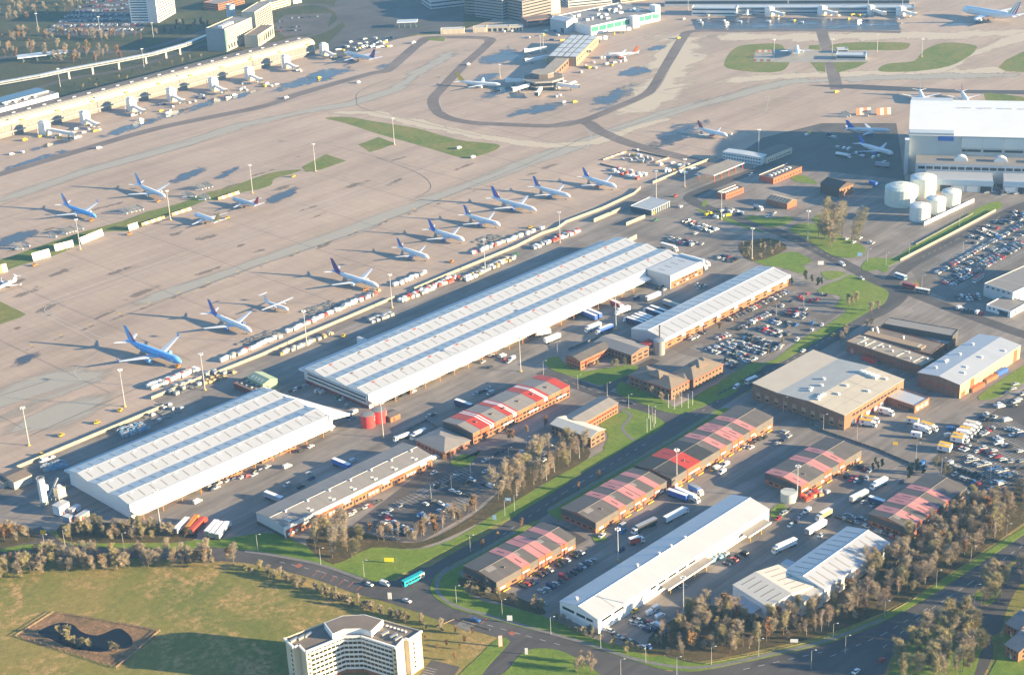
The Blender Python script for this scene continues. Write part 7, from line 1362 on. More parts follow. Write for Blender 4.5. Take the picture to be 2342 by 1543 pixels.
TR = [((399, 1209), (428, 1181), 'white trailer beside the orange trailer in hedge-side line', WHITE_P, WHITE_P, None), ((428, 1204), (450, 1175.5), 'orange-roofed trailer between white and red trailers', ORANGE, ORANGE, None), ((435.6, 1210), (464, 1181), 'red lorry at the end of the hedge-side line', RED, RED, RED), ((470.6, 1214), (495, 1187), 'white trailer next to another white trailer by hedge', WHITE_P, WHITE_P, None), ((482, 1218), (505.6, 1190), 'white trailer between white and grey trailers', WHITE_P, WHITE_P, None), ((495, 1221), (518.5, 1191), 'grey-sided lorry beside two white trailers', GREYC, WHITE_P, WHITE_P),
 ((761.5, 1046.5), (800, 1062), 'blue trailer with white roof behind the grey shed', BLUEC, WHITE_P, None), ((606, 1121.7), (645, 1137), 'pale blue trailer backed against the grey shed corner', GREYC, WHITE_P, None), ((1041.5, 911.7), (1079, 924.6), 'navy trailer with white roof beside red-striped units', NAVYP, WHITE_P, None), ((973, 978), (947, 989.5), 'grey box lorry near the hipped pavilion', GREYC, WHITE_P, WHITE_P),
 ((1512, 554), (1542.6, 562.5), 'long white artic on the concrete loading road', GREYC, WHITE_P, WHITE_P), ((1581.5, 585), (1616.5, 596), 'dark grey trailer at the back of the three-trailer line', GREYC, GREYC, WHITE_P), ((1573.7, 590.6), (1610, 603.5), 'white artic in middle of three-trailer line', WHITE_P, WHITE_P, WHITE_P), ((1570, 597), (1605, 612.6), 'navy-sided trailer at front of three-trailer line', NAVYP, WHITE_P, None),
 ((1477.8, 678.7), (1509, 665.8), 'blue-grey artic driving past the brick annex', GREYC, WHITE_P, NAVYP), ((1398.7, 685), (1418, 693), 'dark red box lorry with white cab by loading canopy', MAROON, WHITE_P, WHITE_P), ((1439, 698), (1414, 707), 'white artic crossing the loading yard', WHITE_P, WHITE_P, WHITE_P), ((1330, 707), (1363.7, 721.5), 'blue trailer backed on to the canopy, beside another blue trailer', BLUEC, WHITE_P, None), ((1340, 703), (1374, 717), 'second blue trailer backed on to the canopy', BLUEC, WHITE_P, None),
 ((1471, 735.8), (1433.7, 724), 'navy trailer with white cab at row end by white-roofed shed', NAVYP, WHITE_P, WHITE_P), ((1444, 721), (1480, 732), 'navy trailer second in row behind white-roofed shed', NAVYP, WHITE_P, None), ((1452, 716), (1487, 728), 'navy trailer third in row behind white-roofed shed', NAVYP, WHITE_P, None), ((1461, 713), (1493, 724), 'navy trailer fourth in row behind white-roofed shed', NAVYP, WHITE_P, None), ((1515, 716), (1479, 703), 'navy trailer with white cab fifth in row behind white-roofed shed', NAVYP, WHITE_P, WHITE_P), ((1488, 697.5), (1524.5, 710), 'navy trailer sixth in row behind white-roofed shed', NAVYP, WHITE_P, None), ((1518, 684), (1555.6, 697), 'cream-topped trailer last in row behind white-roofed shed', GREYC, CREAMP, None),
 ((1372, 735), (1345, 746), 'white artic with white cab near dark-roofed office', WHITE_P, WHITE_P, WHITE_P), ((1400, 740), (1370, 751), 'blue-curtained artic with white cab near dark-roofed office', BLUEC, WHITE_P, WHITE_P), ((1279.5, 760.7), (1246, 774), 'white trailer parked along the yard road', WHITE_P, WHITE_P, None), ((1258.5, 751), (1226, 757), 'white rounded tanker trailer by shed canopy', WHITE_P, WHITE_P, None),
 ((1528, 1116.5), (1572, 1132), 'blue trailer beside white artic below the light mast', BLUEC, WHITE_P, None), ((1546, 1112.6), (1590, 1132), 'white artic below the light mast', WHITE_P, WHITE_P, WHITE_P), ((1577.4, 1104.8), (1598, 1115), 'blue box lorry with white cab by terrace corner', BLUEC, GREYC, WHITE_P), ((1499.6, 1182), (1455, 1203), 'dark-sided artic with white cab on the estate road', STEEL_DK, GREYC, WHITE_P), ((1520, 1182), (1564.5, 1158.6), 'white artic on the estate road behind dark one', WHITE_P, WHITE_P, WHITE_P), ((1438.7, 1231), (1463, 1224.7), 'small red-sided box lorry by hatched markings', RED, WHITE_P, WHITE_P),
 ((2027, 1089), (2001.3, 1102), 'white lorry leaving between the two eastern terraces', WHITE_P, WHITE_P, WHITE_P), ((1983, 1117.8), (1946.8, 1136), 'cream trailer with red rear by the eastern terrace', CREAMP, WHITE_P, None), ((1988, 1133), (2024.6, 1145), 'dark trailer with white roof beside eastern terrace', NAVYP, WHITE_P, None), ((1845.7, 1210), (1887, 1185.8), 'white trailer parked past the zebra crossing', WHITE_P, WHITE_P, None), ((1819.8, 1228.6), (1777, 1246.7), 'white artic with pale green cab beside long white shed', WHITE_P, WHITE_P, WHITE_P), ((1900, 1161), (1876.8, 1172.8), 'brown-sided lorry with white cab by zebra crossing', BRICK_BUFF, WHITE_P, WHITE_P)]
for a, b, lab, sd, tp_, cb_ in TR: truck(a, b, lab, sd, tp_, cb_)
truck((936.5, 987), (909, 996), 'white rounded road tanker beside fenced green plot', WHITE_P, None, WHITE_P, tanker=True, H=3.4); truck((1724, 467), (1738, 471), 'silver road tanker near the gabled depot', METAL, None, WHITE_P, tanker=True, H=3.4)
truck((1912, 347), (1940, 352), 'white fuel tanker in the hangar shade', WHITE_P, None, WHITE_P, tanker=True, H=3.4); truck((2002, 370), (2035, 373), 'grey tank trailer in the hangar shade', GREYC, GREYC, None)
LOGO = M('logo_red', (.45, .03, .05), .5, var=0); YR = M('yellow_roof', (.68, .40, .02), .5, var=.05)
for i, (a, b, lab, yl, c_) in enumerate([((2010.4, 929.8), (2035, 936), 'white parcel lorry with plain roof by depot annex', 0, 1), ((1972.8, 948), (2001, 953), 'yellow-roofed parcel lorry docked at depot door', 1, 1), ((1966, 956.5), (1995, 961.5), 'second yellow-roofed parcel lorry docked at depot door', 1, 1), ((2074, 953), (2101, 958), 'yellow-roofed parcel box standing alone in the yard', 1, 0), ((2107.6, 962), (2135, 971), 'yellow-roofed parcel lorry in the yard middle', 1, 1), ((2090.7, 967.4), (2119, 975.5), 'white-roofed parcel lorry in the yard middle', 0, 1), ((2084, 985.6), (2107.6, 989), 'short cream-roofed parcel box with red skirt', 0, 0),
  ((2208.7, 959.6), (2234.6, 964.8), 'tan-roofed parcel lorry first in the yard-side line', 2, 1), ((2203.5, 967.4), (2229, 972.6), 'white parcel lorry second in the yard-side line', 0, 1), ((2195.7, 974), (2221.6, 979), 'yellow-roofed parcel lorry third in the yard-side line', 1, 1), ((2188, 980.4), (2214, 985.6), 'white parcel lorry fourth in the yard-side line', 0, 1), ((2180, 988), (2206, 994.6), 'yellow-roofed parcel lorry fifth in the yard-side line', 1, 1), ((2175, 996), (2203.5, 1001.5), 'yellow-roofed parcel box sixth in the yard-side line', 1, 0), ((2149, 1009), (2177.6, 1015.4), 'yellow-roofed parcel box seventh in the yard-side line', 1, 0), ((2145, 1016), (2173.7, 1022.5), 'yellow-roofed parcel box last in the yard-side line', 1, 0)]):
    truck(a, b, lab, WHITE_P, [WHITE_P, YR, CREAMP][yl], WHITE_P if c_ else None, H=3.7, logo=LOGO, name='parcel_lorry' if c_ else 'parcel_box', grp='parcel lorries in the depot yard')
for a, b, lab, m in [((2221, 887), (2249, 873), 'rusty red shipping container nearest the works door', ORANGE_RED), ((2253, 867), (2279, 854), 'brown-red shipping container between red and blue ones', BRICK), ((2279, 851), (2302, 839), 'bright blue shipping container on the grass strip', BLUE_P), ((2005, 823), (1975, 812), 'red storage container in the shade of brown works', RED), ((1990, 412), (2005, 417), 'blue container beside the dark hall', BLUE_P)]:
    A, B_ = g(*a, 2.6), g(*b, 2.6); d = B_ - A; t = thing('shipping_container', lab, 'container', ((A.x + B_.x) / 2, (A.y + B_.y) / 2, 0), math.atan2(d.y, d.x)); L = d.length; MB().box(-L / 2, L / 2, -1.25, 1.25, .1, 2.6).build('shell', m, t); MB().box(-L / 2 - .05, -L / 2, -1.1, 1.1, .2, 2.5).build('door', M('rust_grey', (.25, .2, .18), .7), t)
    for k in range(int(L / 1.5)): MB().box(-L / 2 + .4 + k * 1.5, -L / 2 + .7 + k * 1.5, -1.3, -1.25, .2, 2.5).build('rib', m, t)
def bus(a, b, label, lower, upper, z=3.0, deck=1, skirt=None):
    A, B_ = g(*a, z), g(*b, z); d = B_ - A; d.z = 0; L = d.length; H = 3.0 * (1.4 if deck > 1 else 1); t = thing('bus', label, 'bus', ((A.x + B_.x) / 2, (A.y + B_.y) / 2, .03), math.atan2(d.y, d.x)); W = 2.5
    MB().box(-L / 2, L / 2, -W / 2, W / 2, .4, H).build('body', lower, t); MB().box(-L / 2 + .05, L / 2 - .05, -W / 2 + .08, W / 2 - .08, H, H + .12).build('roof', upper, t)
    for s in (-1, 1):
        for i in range(6): MB().box(-L / 2 + .5 + i * (L - 1) / 6, -L / 2 + .3 + (i + 1) * (L - 1) / 6, min(s * W / 2, s * (W / 2 + .03)), max(s * W / 2, s * (W / 2 + .03)), 1.4, 2.4).build('side_window', GLASS, t)
        for x in (-L * .3, L * .3): link('wheel', TWH, t, (x, s * (W / 2 - .3), .5))
    MB().box(L / 2, L / 2 + .04, -W / 2 + .15, W / 2 - .15, 1.2, 2.6).build('windscreen', GLASS, t); MB().box(-L / 2 - .04, -L / 2, -W / 2 + .2, W / 2 - .2, 1.5, 2.5).build('rear_window', GLASS, t); return t
TEAL = M('bus_teal', (.02, .36, .42), .35, var=.03); b = bus((967, 1306), (921, 1329), 'turquoise single-deck bus with cream rear turning at the junction', TEAL, TEAL); MB().box(-6.2, -3.2, -1.27, 1.27, .45, 3.06).build('cream_rear', CREAMP, b)
bus((1707, 870), (1730, 860), 'white minibus on the avenue beside brown offices', WHITE_P, WHITE_P, 2.6); bus((2066, 645), (2096, 653), 'red and yellow bus at the roundabout', RED, MAROON); bus((2094, 657), (2126, 663), 'grey coach behind the red bus', METAL, WHITE_P); bus((2048, 623), (2072, 631), 'pale blue coach near roundabout island', M('coach_blue', (.35, .55, .68), .4), WHITE_P); bus((2228, 638), (2246, 625), 'red and white minibus in the compound', WHITE_P, RED)
# ------------------------------------------------------------------ trees in winter
def twig_mat(name, a, b, c):
    s = NT(name); oi = s.n('ShaderNodeObjectInfo'); n = s.noise(.35, 3, .6)
    col = s.ramp(oi.outputs['Random'], (0.0, a), (.5, b), (1.0, c)); return s.out(s.mix(col, s.ramp(n, (.3, .7), (.7, 1.25)), .8, 'MULTIPLY'), .9, .15)
TWIG = twig_mat('bare_twigs', (.27, .22, .155), (.33, .27, .19), (.36, .285, .195)); TWIG_O = twig_mat('olive_twigs', (.28, .24, .12), (.33, .285, .145), (.31, .26, .145)); TWIG_R = twig_mat('russet_leaves', (.29, .15, .07), (.31, .18, .08), (.33, .21, .08)); TWIG_B = twig_mat('birch_twigs', (.31, .225, .155), (.35, .25, .17), (.28, .205, .14)); EVER = twig_mat('evergreen_leaves', (.035, .055, .02), (.05, .07, .025), (.065, .075, .03))
BARK = M('bark_brown', (.14, .105, .075), .9, var=.2, scale=2); BARK_P = M('bark_pale', (.38, .34, .30), .85, var=.2, scale=2)
def tree_meshes(seed, H=10.0, R=3.4, base=.18, n=1500, limbs=9, up=.55, tw=(.5, 1.25), wd=.075, leaf=False, bark=BARK, mat=TWIG):
    r = random.Random(seed); tb = MB(); cb = MB(); top = Vector((r.uniform(-.3, .3), r.uniform(-.3, .3), H * .86)); tb.cone((0, 0, -.1), (top.x * .3, top.y * .3, H * .45), H * .019, H * .012, 5); tb.cone((top.x * .3, top.y * .3, H * .45), top, H * .012, H * .003, 5)
    tips = []
    for i in range(limbs):
        a = 6.28319 * i * .381966 * 2.6 + r.uniform(-.3, .3); f = base + (.88 - base) * (i + .5) / limbs; p = Vector((top.x * f * .6, top.y * f * .6, H * f))
        sh = math.sin(math.pi * min(1, max(.0, (f - base * .6) / (1.05 - base * .6)))) ** .55; ln = R * sh * r.uniform(.75, 1.15)
        q = p + Vector((math.cos(a) * ln, math.sin(a) * ln, ln * up * r.uniform(.7, 1.3))); tb.cone(p, q, H * .0075, H * .002, 3)
        for k in range(4):
            t = r.uniform(.3, .95); s = p.lerp(q, t); e = s + Vector((r.uniform(-1, 1), r.uniform(-1, 1), r.uniform(.1, 1.0))) * ln * .38; tb.cone(s, e, H * .003, H * .001, 3); tips.append((s, e))
        tips.append((p.lerp(q, .4), q))
    tips += [(Vector((top.x * .6, top.y * .6, H * .6)), top)] * 3
    for i in range(n):
        s, e = r.choice(tips); p = s.lerp(e, r.uniform(.2, 1.05)) + Vector((r.gauss(0, 1), r.gauss(0, 1), r.gauss(0, .8))) * H * .03
        d = Vector((p.x + r.gauss(0, 1.4), p.y + r.gauss(0, 1.4), abs(r.gauss(1.6, 1.2)))).normalized(); ln = r.uniform(*tw) * H / 10
        w_ = d.cross(Vector((r.gauss(0, 1), r.gauss(0, 1), r.gauss(0, 1)))).normalized() * (wd * H / 10) * (1 if not leaf else 2.6)
        if leaf: ln *= .45; cb.add([p - w_, p + w_, p + d * ln + w_ * .5, p + d * ln - w_ * .5], [(0, 1, 2, 3)])
        else: cb.add([p - w_, p + w_, p + d * ln], [(0, 1, 2)])
    return tb.mesh('trunk', bark), cb.mesh('crown', mat)
TK = {'bare': [tree_meshes(i, n=2100, R=3.3 + .3 * i, wd=.042, tw=(.6, 1.5)) for i in range(5)], 'olive': [tree_meshes(20 + i, n=2600, R=4.2, wd=.045, tw=(.6, 1.5), mat=TWIG_O) for i in range(3)], 'birch': [tree_meshes(30 + i, R=2.3, n=1000, up=.9, bark=BARK_P, mat=TWIG_B, wd=.04) for i in range(3)],
 'russet': [tree_meshes(40 + i, R=3.0, n=1300, leaf=True, mat=TWIG_R) for i in range(2)], 'ever': [tree_meshes(50 + i, R=3.2, n=2200, leaf=True, base=.08, mat=EVER) for i in range(2)], 'pale': [tree_meshes(60 + i, R=3.6, n=1500, wd=.035, mat=TWIG_O) for i in range(2)],
 'shrub': [tree_meshes(70 + i, R=5.5, n=1500, base=.02, limbs=11, up=.35, tw=(.8, 1.8), wd=.12, mat=TWIG) for i in range(3)], 'oshrub': [tree_meshes(80 + i, R=5.8, n=1900, base=.02, limbs=11, up=.35, tw=(.8, 1.8), wd=.12, mat=TWIG_O) for i in range(2)]}
def plant(p, h, kind, name, label, group, fat=1.0):
    t = thing(name, label, 'shrub' if 'shrub' in kind else 'tree', (p.x, p.y, .05), rnd.uniform(0, 6.28), group); tr, cr = rnd.choice(TK[kind]); s = h / 10; t.scale = (s * fat, s * fat, s); link('trunk', tr, t); link('crown', cr, t)
def inside(x, y, P):
    c = False; n = len(P)
    for i in range(n):
        (x1, y1), (x2, y2) = P[i], P[i - 1]
        if (y1 > y) != (y2 > y) and x < (x2 - x1) * (y - y1) / (y2 - y1) + x1: c = not c
    return c
def belt(P, n, h, kinds, name, label, group, fat=1.0):
    W_ = [g(x, y) for x, y in P]; Q = [(v.x, v.y) for v in W_]; x0, x1 = min(q[0] for q in Q), max(q[0] for q in Q); y0, y1 = min(q[1] for q in Q), max(q[1] for q in Q); pts = []; tries = 0
    while len(pts) < n and tries < n * 60:
        tries += 1; best = None
        for _ in range(4):
            x, y = rnd.uniform(x0, x1), rnd.uniform(y0, y1)
            if inside(x, y, Q):
                d = min([(x - a) ** 2 + (y - b) ** 2 for a, b in pts] or [1e9])
                if best is None or d > best[0]: best = (d, x, y)
        if best: pts.append(best[1:])
    for x, y in pts:
        k = rnd.choice(kinds); plant(Vector((x, y, 0)), rnd.uniform(*h) * (.5 if k == 'shrub' and h[0] > 5 else 1), k, 'birch_tree' if k == 'birch' else 'hedge_shrub' if 'shrub' in k else name, {'birch': 'pale-stemmed birch ', 'russet': 'russet-leaved tree ', 'ever': 'dark evergreen tree ', 'olive': 'olive-tinted bare tree '}.get(k, 'bare brown tree ' if 'shrub' not in k else 'low bare shrub ') + label, group)
belt([(1490, 1490), (1515, 1440), (1565, 1405), (1640, 1388), (1700, 1404), (1745, 1416), (1890, 1380), (2090, 1230), (2215, 1155), (2342, 1118), (2420, 1075), (2420, 1140), (2342, 1188), (2219, 1272), (2110, 1343), (2017, 1394), (1887, 1446), (1740, 1482), (1600, 1506), (1520, 1495)], 330, (6, 11.5), ['bare'] * 7 + ['shrub'] * 4 + ['olive'] * 3 + ['birch'] * 5 + ['russet'], 'woodland_tree', 'in the wood along the dual carriageway', 'trees in the wood along the dual carriageway')
belt([(-30, 1290), (60, 1272), (300, 1268), (500, 1270), (540, 1284), (520, 1298), (300, 1304), (100, 1313), (-30, 1335)], 120, (6, 9), ['bare'] * 6 + ['shrub'] * 2 + ['olive'] * 2 + ['russet'], 'hedgerow_tree', 'in the thick hedge above the pond field', 'trees in the hedge above the pond field')
belt([(150, 1208), (300, 1200), (425, 1215), (432, 1234), (300, 1238), (160, 1236)], 40, (5, 7.5), ['bare'] * 4 + ['olive'] * 3 + ['russet'], 'hedgerow_tree', 'between the freight shed end and the road', 'trees between the freight shed and the road')
belt([(-20, 1208), (60, 1214), (74, 1238), (-20, 1250)], 16, (5, 7.5), ['bare'] * 2 + ['russet'], 'hedgerow_tree', 'beside the batching yard entrance', 'trees beside the batching yard entrance')
belt([(705, 1222), (785, 1215), (825, 1250), (800, 1288), (730, 1275)], 13, (10, 14), ['bare', 'olive'], 'roadside_tree', 'at the grey shed corner by the road', 'trees at the grey shed corner')
belt([(825, 1215), (870, 1238), (950, 1243), (1000, 1222), (1095, 1172), (1088, 1158), (1000, 1202), (930, 1232), (880, 1222)], 34, (5, 9.5), ['bare'] * 3 + ['birch'] * 2 + ['russet'], 'roadside_tree', 'along the office car park edge', 'trees along the office car park edge')
belt([(1110, 1150), (1165, 1075), (1230, 1042), (1315, 1012), (1342, 1038), (1300, 1070), (1230, 1112), (1170, 1142)], 40, (8, 13), ['bare'] * 4 + ['olive'] + ['birch'], 'roadside_tree', 'in the clump between car park and avenue', 'trees in the clump by the avenue')
belt([(1055, 1345), (1130, 1348), (1240, 1388), (1252, 1400), (1170, 1386), (1078, 1368)], 20, (4, 6.5), ['bare', 'olive', 'shrub'], 'roadside_tree', 'beneath the striped terrace gable', 'trees beneath the striped terrace gable')
belt([(1275, 1410), (1375, 1452), (1440, 1475), (1475, 1495), (1460, 1500), (1380, 1470), (1270, 1425)], 20, (2.5, 4), ['shrub', 'oshrub'], 'hedge_shrub', 'along the verge below the long white shed', 'shrubs along the verge below the white shed')
belt([(560, 1296), (640, 1312), (800, 1372), (900, 1402), (1000, 1430), (1042, 1442), (990, 1442), (880, 1412), (780, 1378), (640, 1330), (560, 1308)], 64, (2.6, 4.6), ['shrub', 'shrub', 'oshrub'], 'hedge_shrub', 'in the roadside hedge beside the hotel field', 'shrubs in the roadside hedge by the hotel')
belt([(2040, 1560), (2080, 1482), (2150, 1415), (2215, 1402), (2246, 1440), (2236, 1500), (2190, 1560)], 50, (9, 13), ['olive'] * 3 + ['bare'], 'garden_tree', 'in the grove across the dual carriageway', 'trees in the grove across the carriageway')
belt([(2232, 1392), (2238, 1325), (2288, 1312), (2302, 1370), (2270, 1396)], 11, (9, 12), ['olive', 'bare'], 'garden_tree', 'on the side road island', 'trees on the side road island')
belt([(2270, 1330), (2420, 1250), (2500, 1300), (2420, 1420), (2340, 1400), (2320, 1340)], 18, (9, 13), ['olive', 'bare'], 'garden_tree', 'in the gardens beyond the side road', 'trees in the gardens beyond the side road')
belt([(1868, 500), (1962, 505), (1975, 570), (1900, 576), (1868, 545)], 17, (15, 20), ['pale', 'pale', 'bare'], 'tall_tree', 'on the lawn beside the fuel tank road', 'tall trees on the lawn beside the fuel tanks')
belt([(1690, 562), (1760, 550), (1800, 572), (1740, 592), (1700, 590)], 16, (3, 5), ['bare', 'shrub', 'olive'], 'roadside_tree', 'behind the scrap corner of the pound', 'trees behind the vehicle pound')
belt([(-40, 62), (100, 46), (212, 8), (200, -20), (-40, -10)], 50, (9, 13), ['bare', 'bare', 'russet', 'olive'], 'parkland_tree', 'in the park left of the shaded car park', 'trees beside the shaded car park')
belt([(-20, 78), (320, 84), (320, 96), (-20, 96)], 46, (8, 11), ['bare', 'russet'], 'parkland_tree', 'in the avenue below the shaded car park', 'avenue trees below the shaded car park')
belt([(-20, 108), (250, 112), (285, 140), (160, 152), (-20, 132)], 46, (8, 11), ['bare', 'bare', 'russet'], 'parkland_tree', 'behind the filling station', 'trees behind the filling station')
belt([(130, 200), (300, 165), (440, 130), (480, 118), (480, 130), (300, 185), (150, 225)], 20, (3, 6), ['olive', 'ever', 'bare'], 'parkland_tree', 'on the bank under the covered walkway', 'trees on the bank under the walkway')
belt([(340, 85), (480, 70), (480, 50), (400, 62)], 18, (6, 9), ['bare', 'ever'], 'parkland_tree', 'round the foot of the office tower', 'trees round the office tower')
for lab, k, h, pts in [('standing by the red-striped terrace car park', 'russet', 7, [(1245, 978), (1208, 996), (1168, 1008), (1175, 1006)]), ('beside the hipped brick pavilion', 'russet', 5, [(1021, 1058), (1033, 1052)]), ('on the lawn of the brown offices', 'bare', 5.5, [(1496, 906), (1518, 918), (1545, 925), (1470, 893)]), ('before the dark-roofed office', 'olive', 5, [(1400, 843), (1415, 842), (1370, 843), (1435, 830), (1425, 838)]),
    ('on the frosted verge behind the terraces', 'russet', 4.5, [(1366, 1097), (1323, 1124), (1142, 1231), (1101, 1254), (1190, 1207)]), ('on the round island', 'ever', 5, [(2003, 1062), (2008, 1072), (1995, 1075), (2015, 1068)]), ('clustered by the eastern terrace', 'ever', 7, [(2085, 1085), (2096, 1078), (2108, 1085), (2075, 1095)]), ('beside the car park bend', 'olive', 4.5, [(2135, 1070), (2148, 1062), (2160, 1075), (2155, 1090), (2168, 1085)]),
    ('on the lawn beside the roundabout', 'olive', 7, [(1945, 695), (1955, 690), (1940, 705), (1950, 700), (1960, 698)]), ('at the turning circle beyond the white-roofed shed', 'ever', 6, [(1845, 640), (1858, 645), (1868, 655), (1880, 650), (1810, 650)]), ('behind the tan flat roof', 'bare', 7, [(1990, 745), (1978, 752), (1930, 780), (1922, 788), (1940, 770), (1995, 720), (2010, 712)]), ('in the packed car park', 'russet', 5, [(1771, 700), (1680, 740), (1643, 755), (1790, 790), (1757, 812)]),
    ('on the bottom lawn by the slip road', 'bare', 6.5, [(1335, 1530), (1355, 1520), (1350, 1540), (1320, 1540), (1330, 1512)]), ('beside the hotel car park', 'russet', 4, [(1040, 1450), (1060, 1470), (1050, 1485), (975, 1465), (1000, 1490), (1080, 1450), (1020, 1478), (1045, 1510)])]:
    for x, y in pts: plant(g(x, y), h * rnd.uniform(.8, 1.2), k, 'lawn_tree', {'russet': 'russet-leaved tree ', 'bare': 'bare brown tree ', 'olive': 'olive-tinted tree ', 'ever': 'dark evergreen tree '}[k] + lab, 'trees ' + lab)
for i, (x, y, h) in enumerate([(137, 1446, 4.2), (148, 1450, 4.4), (160, 1462, 4.4), (172, 1470, 4.0), (180, 1478, 4.2), (205, 1478, 4.6), (250, 1484, 4.0), (264, 1488, 4.2)]): plant(g(x, y), h * 1.1, 'oshrub', 'pond_willow', 'rounded olive willow bush growing in the pond', 'willow bushes in the pond')
# ------------------------------------------------------------------ masts, lamps, walls, signs
def mast_proto():
    t = thing('light_mast', 'x', 'light mast', (0, 0, 0)); MB().cyl(0, 0, 0, 24, .34, .16, 8).build('pole', M('mast_grey', (.52, .51, .49), .4, .3, var=.04), t); b = MB()
    for k in range(6): a = k * 1.047; b.bar((0, 0, 23.9), (1.2 * math.cos(a), 1.2 * math.sin(a), 23.9), .12)
    b.build('head_ring', METAL, t)
    for k in range(6): a = k * 1.047; MB().box(1.15 * math.cos(a) - .35, 1.15 * math.cos(a) + .35, 1.15 * math.sin(a) - .35, 1.15 * math.sin(a) + .35, 23.5, 24.1).build('floodlight', VENT_W, t)
    MB().box(-.7, .7, -.7, .7, 0, .5).build('base', YELLOW, t); return note_kids(t)
def lamp_proto(name):
    t = thing(name, 'x', 'street lamp', (0, 0, 0)); MB().cyl(0, 0, 0, 9.2, .13, .07, 6).build('pole', M('mast_grey', (.52, .51, .49), .4, .3, var=.04), t); MB().bar((0, 0, 9.15), (-1.5, 0, 9.5), .1).build('arm', METAL, t); MB().box(-2.2, -1.4, -.17, .17, 9.42, 9.62).build('lantern', VENT_W, t); return note_kids(t)
MP = mast_proto(); LP = lamp_proto('street_lamp')
def place(proto, lst, label, group, first=[None], h=None):
    out = []
    for i, (x, y, *r) in enumerate(lst):
        p = g(x, y); s = (h or 1.0) if len(r) < 1 else r[0]; o = proto if proto.get('used') is None and i == 0 and proto['label'] == 'x' else dup(proto, p)
        o.location = p; o.scale = (1, 1, s); o.rotation_euler.z = rnd.uniform(0, 6.28) if proto is MP else hd((x, y), (x - 30, y)) + 0; o['label'] = label % ORD[i] if '%s' in label else label; o['group'] = group; out.append(o)
    return out
place(MP, [(67, 1018), (286, 929), (469, 892), (702, 790), (897, 704), (1110, 621), (1281, 556), (1409, 753)], 'tall grey floodlight mast along the freight sheds, %s from the batching yard', 'floodlight masts along the freight sheds')
place(MP, [(1501, 455, .95), (1566, 427, .95), (1650, 502, .9), (1720, 592, .95), (1847, 551, .95), (1735, 347, .8)], 'tall white floodlight mast among the depots, %s from the gatehouse', 'floodlight masts among the depots')
place(MP, [(369, 1215), (877, 1000, .9), (1191, 849, .92)], 'tall grey floodlight mast on the loading yard, %s from the hedge', 'floodlight masts on the loading yard')
place(MP, [(1414, 1280, .72), (1548, 1112, .9), (1563, 1424, 1.0), (1823, 1141, .8)], 'tall grey floodlight mast between the business units, %s from the junction', 'floodlight masts between the business units')
place(MP, [(184, 571), (390, 503), (578, 442), (722, 392), (902, 331)], 'tall floodlight mast on the grass strip, %s from the mown triangle', 'floodlight masts on the grass strip')
place(MP, [(88, 312, .9), (288, 259, .9), (475, 208, .9), (646, 163, .9), (1144, 180, .6), (1237, 129, .9), (1243, 118, .8)], 'slim floodlight mast at the terminal piers, %s from the terminal hall', 'floodlight masts at the terminal piers')
place(MP, [(1770, 131, .75), (1903, 130, .75), (2006, 120, .75), (2108, 130, .75), (1574, 25, .9), (1802, 24, .9), (1985, 25, .9), (2063, 30, .9)], 'slim floodlight mast on the far airfield, %s in line from the taxiway island', 'floodlight masts on the far airfield')
place(MP, [(230, 81, .9), (88, 73, .9), (182, 36, .9), (351, 86, .7), (330, 158, .9), (139, 205, .9)], 'slim floodlight mast behind the pier, %s counted along the car park', 'floodlight masts behind the pier')
LG = 'street lamps along the roads'
def lamps(label, pts): place(LP, [(x, y) for x, y in pts], label, LG)
lamps('single-arm street lamp on the pond field road, %s from the batching yard', [(104, 1259), (149, 1248), (284, 1255), (590, 1259), (734, 1291), (833, 1319)])
lamps('single-arm street lamp on the curved frosted verge, %s from the junction', [(1044, 1378), (1149, 1410), (1260, 1450), (1374, 1481), (1477, 1514), (1548, 1543)])
lamps('single-arm street lamp in front of the wood, %s along the dual carriageway', [(1627, 1519), (1735, 1501), (1905, 1466), (2023, 1414), (2141, 1343), (2220, 1288), (2301, 1236)])
lamps('single-arm street lamp on the carriageway islands, %s from the slip road', [(1420, 1548), (1855, 1528), (1933, 1494), (2229, 1376)])
lamps('single-arm street lamp on the office side road, %s from the yard end', [(1243, 857), (1275, 813), (1322, 890), (1389, 908), (1438, 935), (1492, 964)])
lamps('single-arm street lamp in the office car park, %s from the pavilion', [(1205, 1033), (1164, 1058), (1121, 1080), (1077, 1096), (1033, 1121), (987, 1145)])
lamps('single-arm street lamp on the avenue verge, %s from the junction', [(1076, 1261), (1155, 1179), (1177, 1168), (1726, 905), (1792, 942)])
lamps('single-arm street lamp around the parcel depot, %s along its fence', [(1883, 982), (1960, 1006), (2095, 1049), (2153, 1083), (2265, 1097)])
lamps('single-arm street lamp beside the roundabout bank, %s from the lawn', [(1984, 599), (2026, 607), (2079, 583), (2194, 518), (2202, 580), (2108, 660), (1838, 700), (1775, 723)])
# flagpoles
def poles(pts, lab, grp):
    for i, (x, y) in enumerate(pts): t = thing('flagpole', lab % ORD[i], 'flagpole', g(x, y), 0, grp); MB().cyl(0, 0, 0, 8.5, .11, .06, 6).build('pole', FASCIA, t); MB().cyl(0, 0, 8.5, 8.75, .16, .1, 6).build('finial', FASCIA, t)
poles([(1480, 989), (1488, 983), (1496, 977), (1499, 969), (1484, 957)], 'white flagpole on the curved lawn, %s from the avenue', 'flagpoles on the curved lawn'); poles([(1529, 933), (1543, 935), (1559, 931), (1574, 933), (1584, 926)], 'white flagpole before the brown offices, %s from the side road', 'flagpoles before the brown offices')
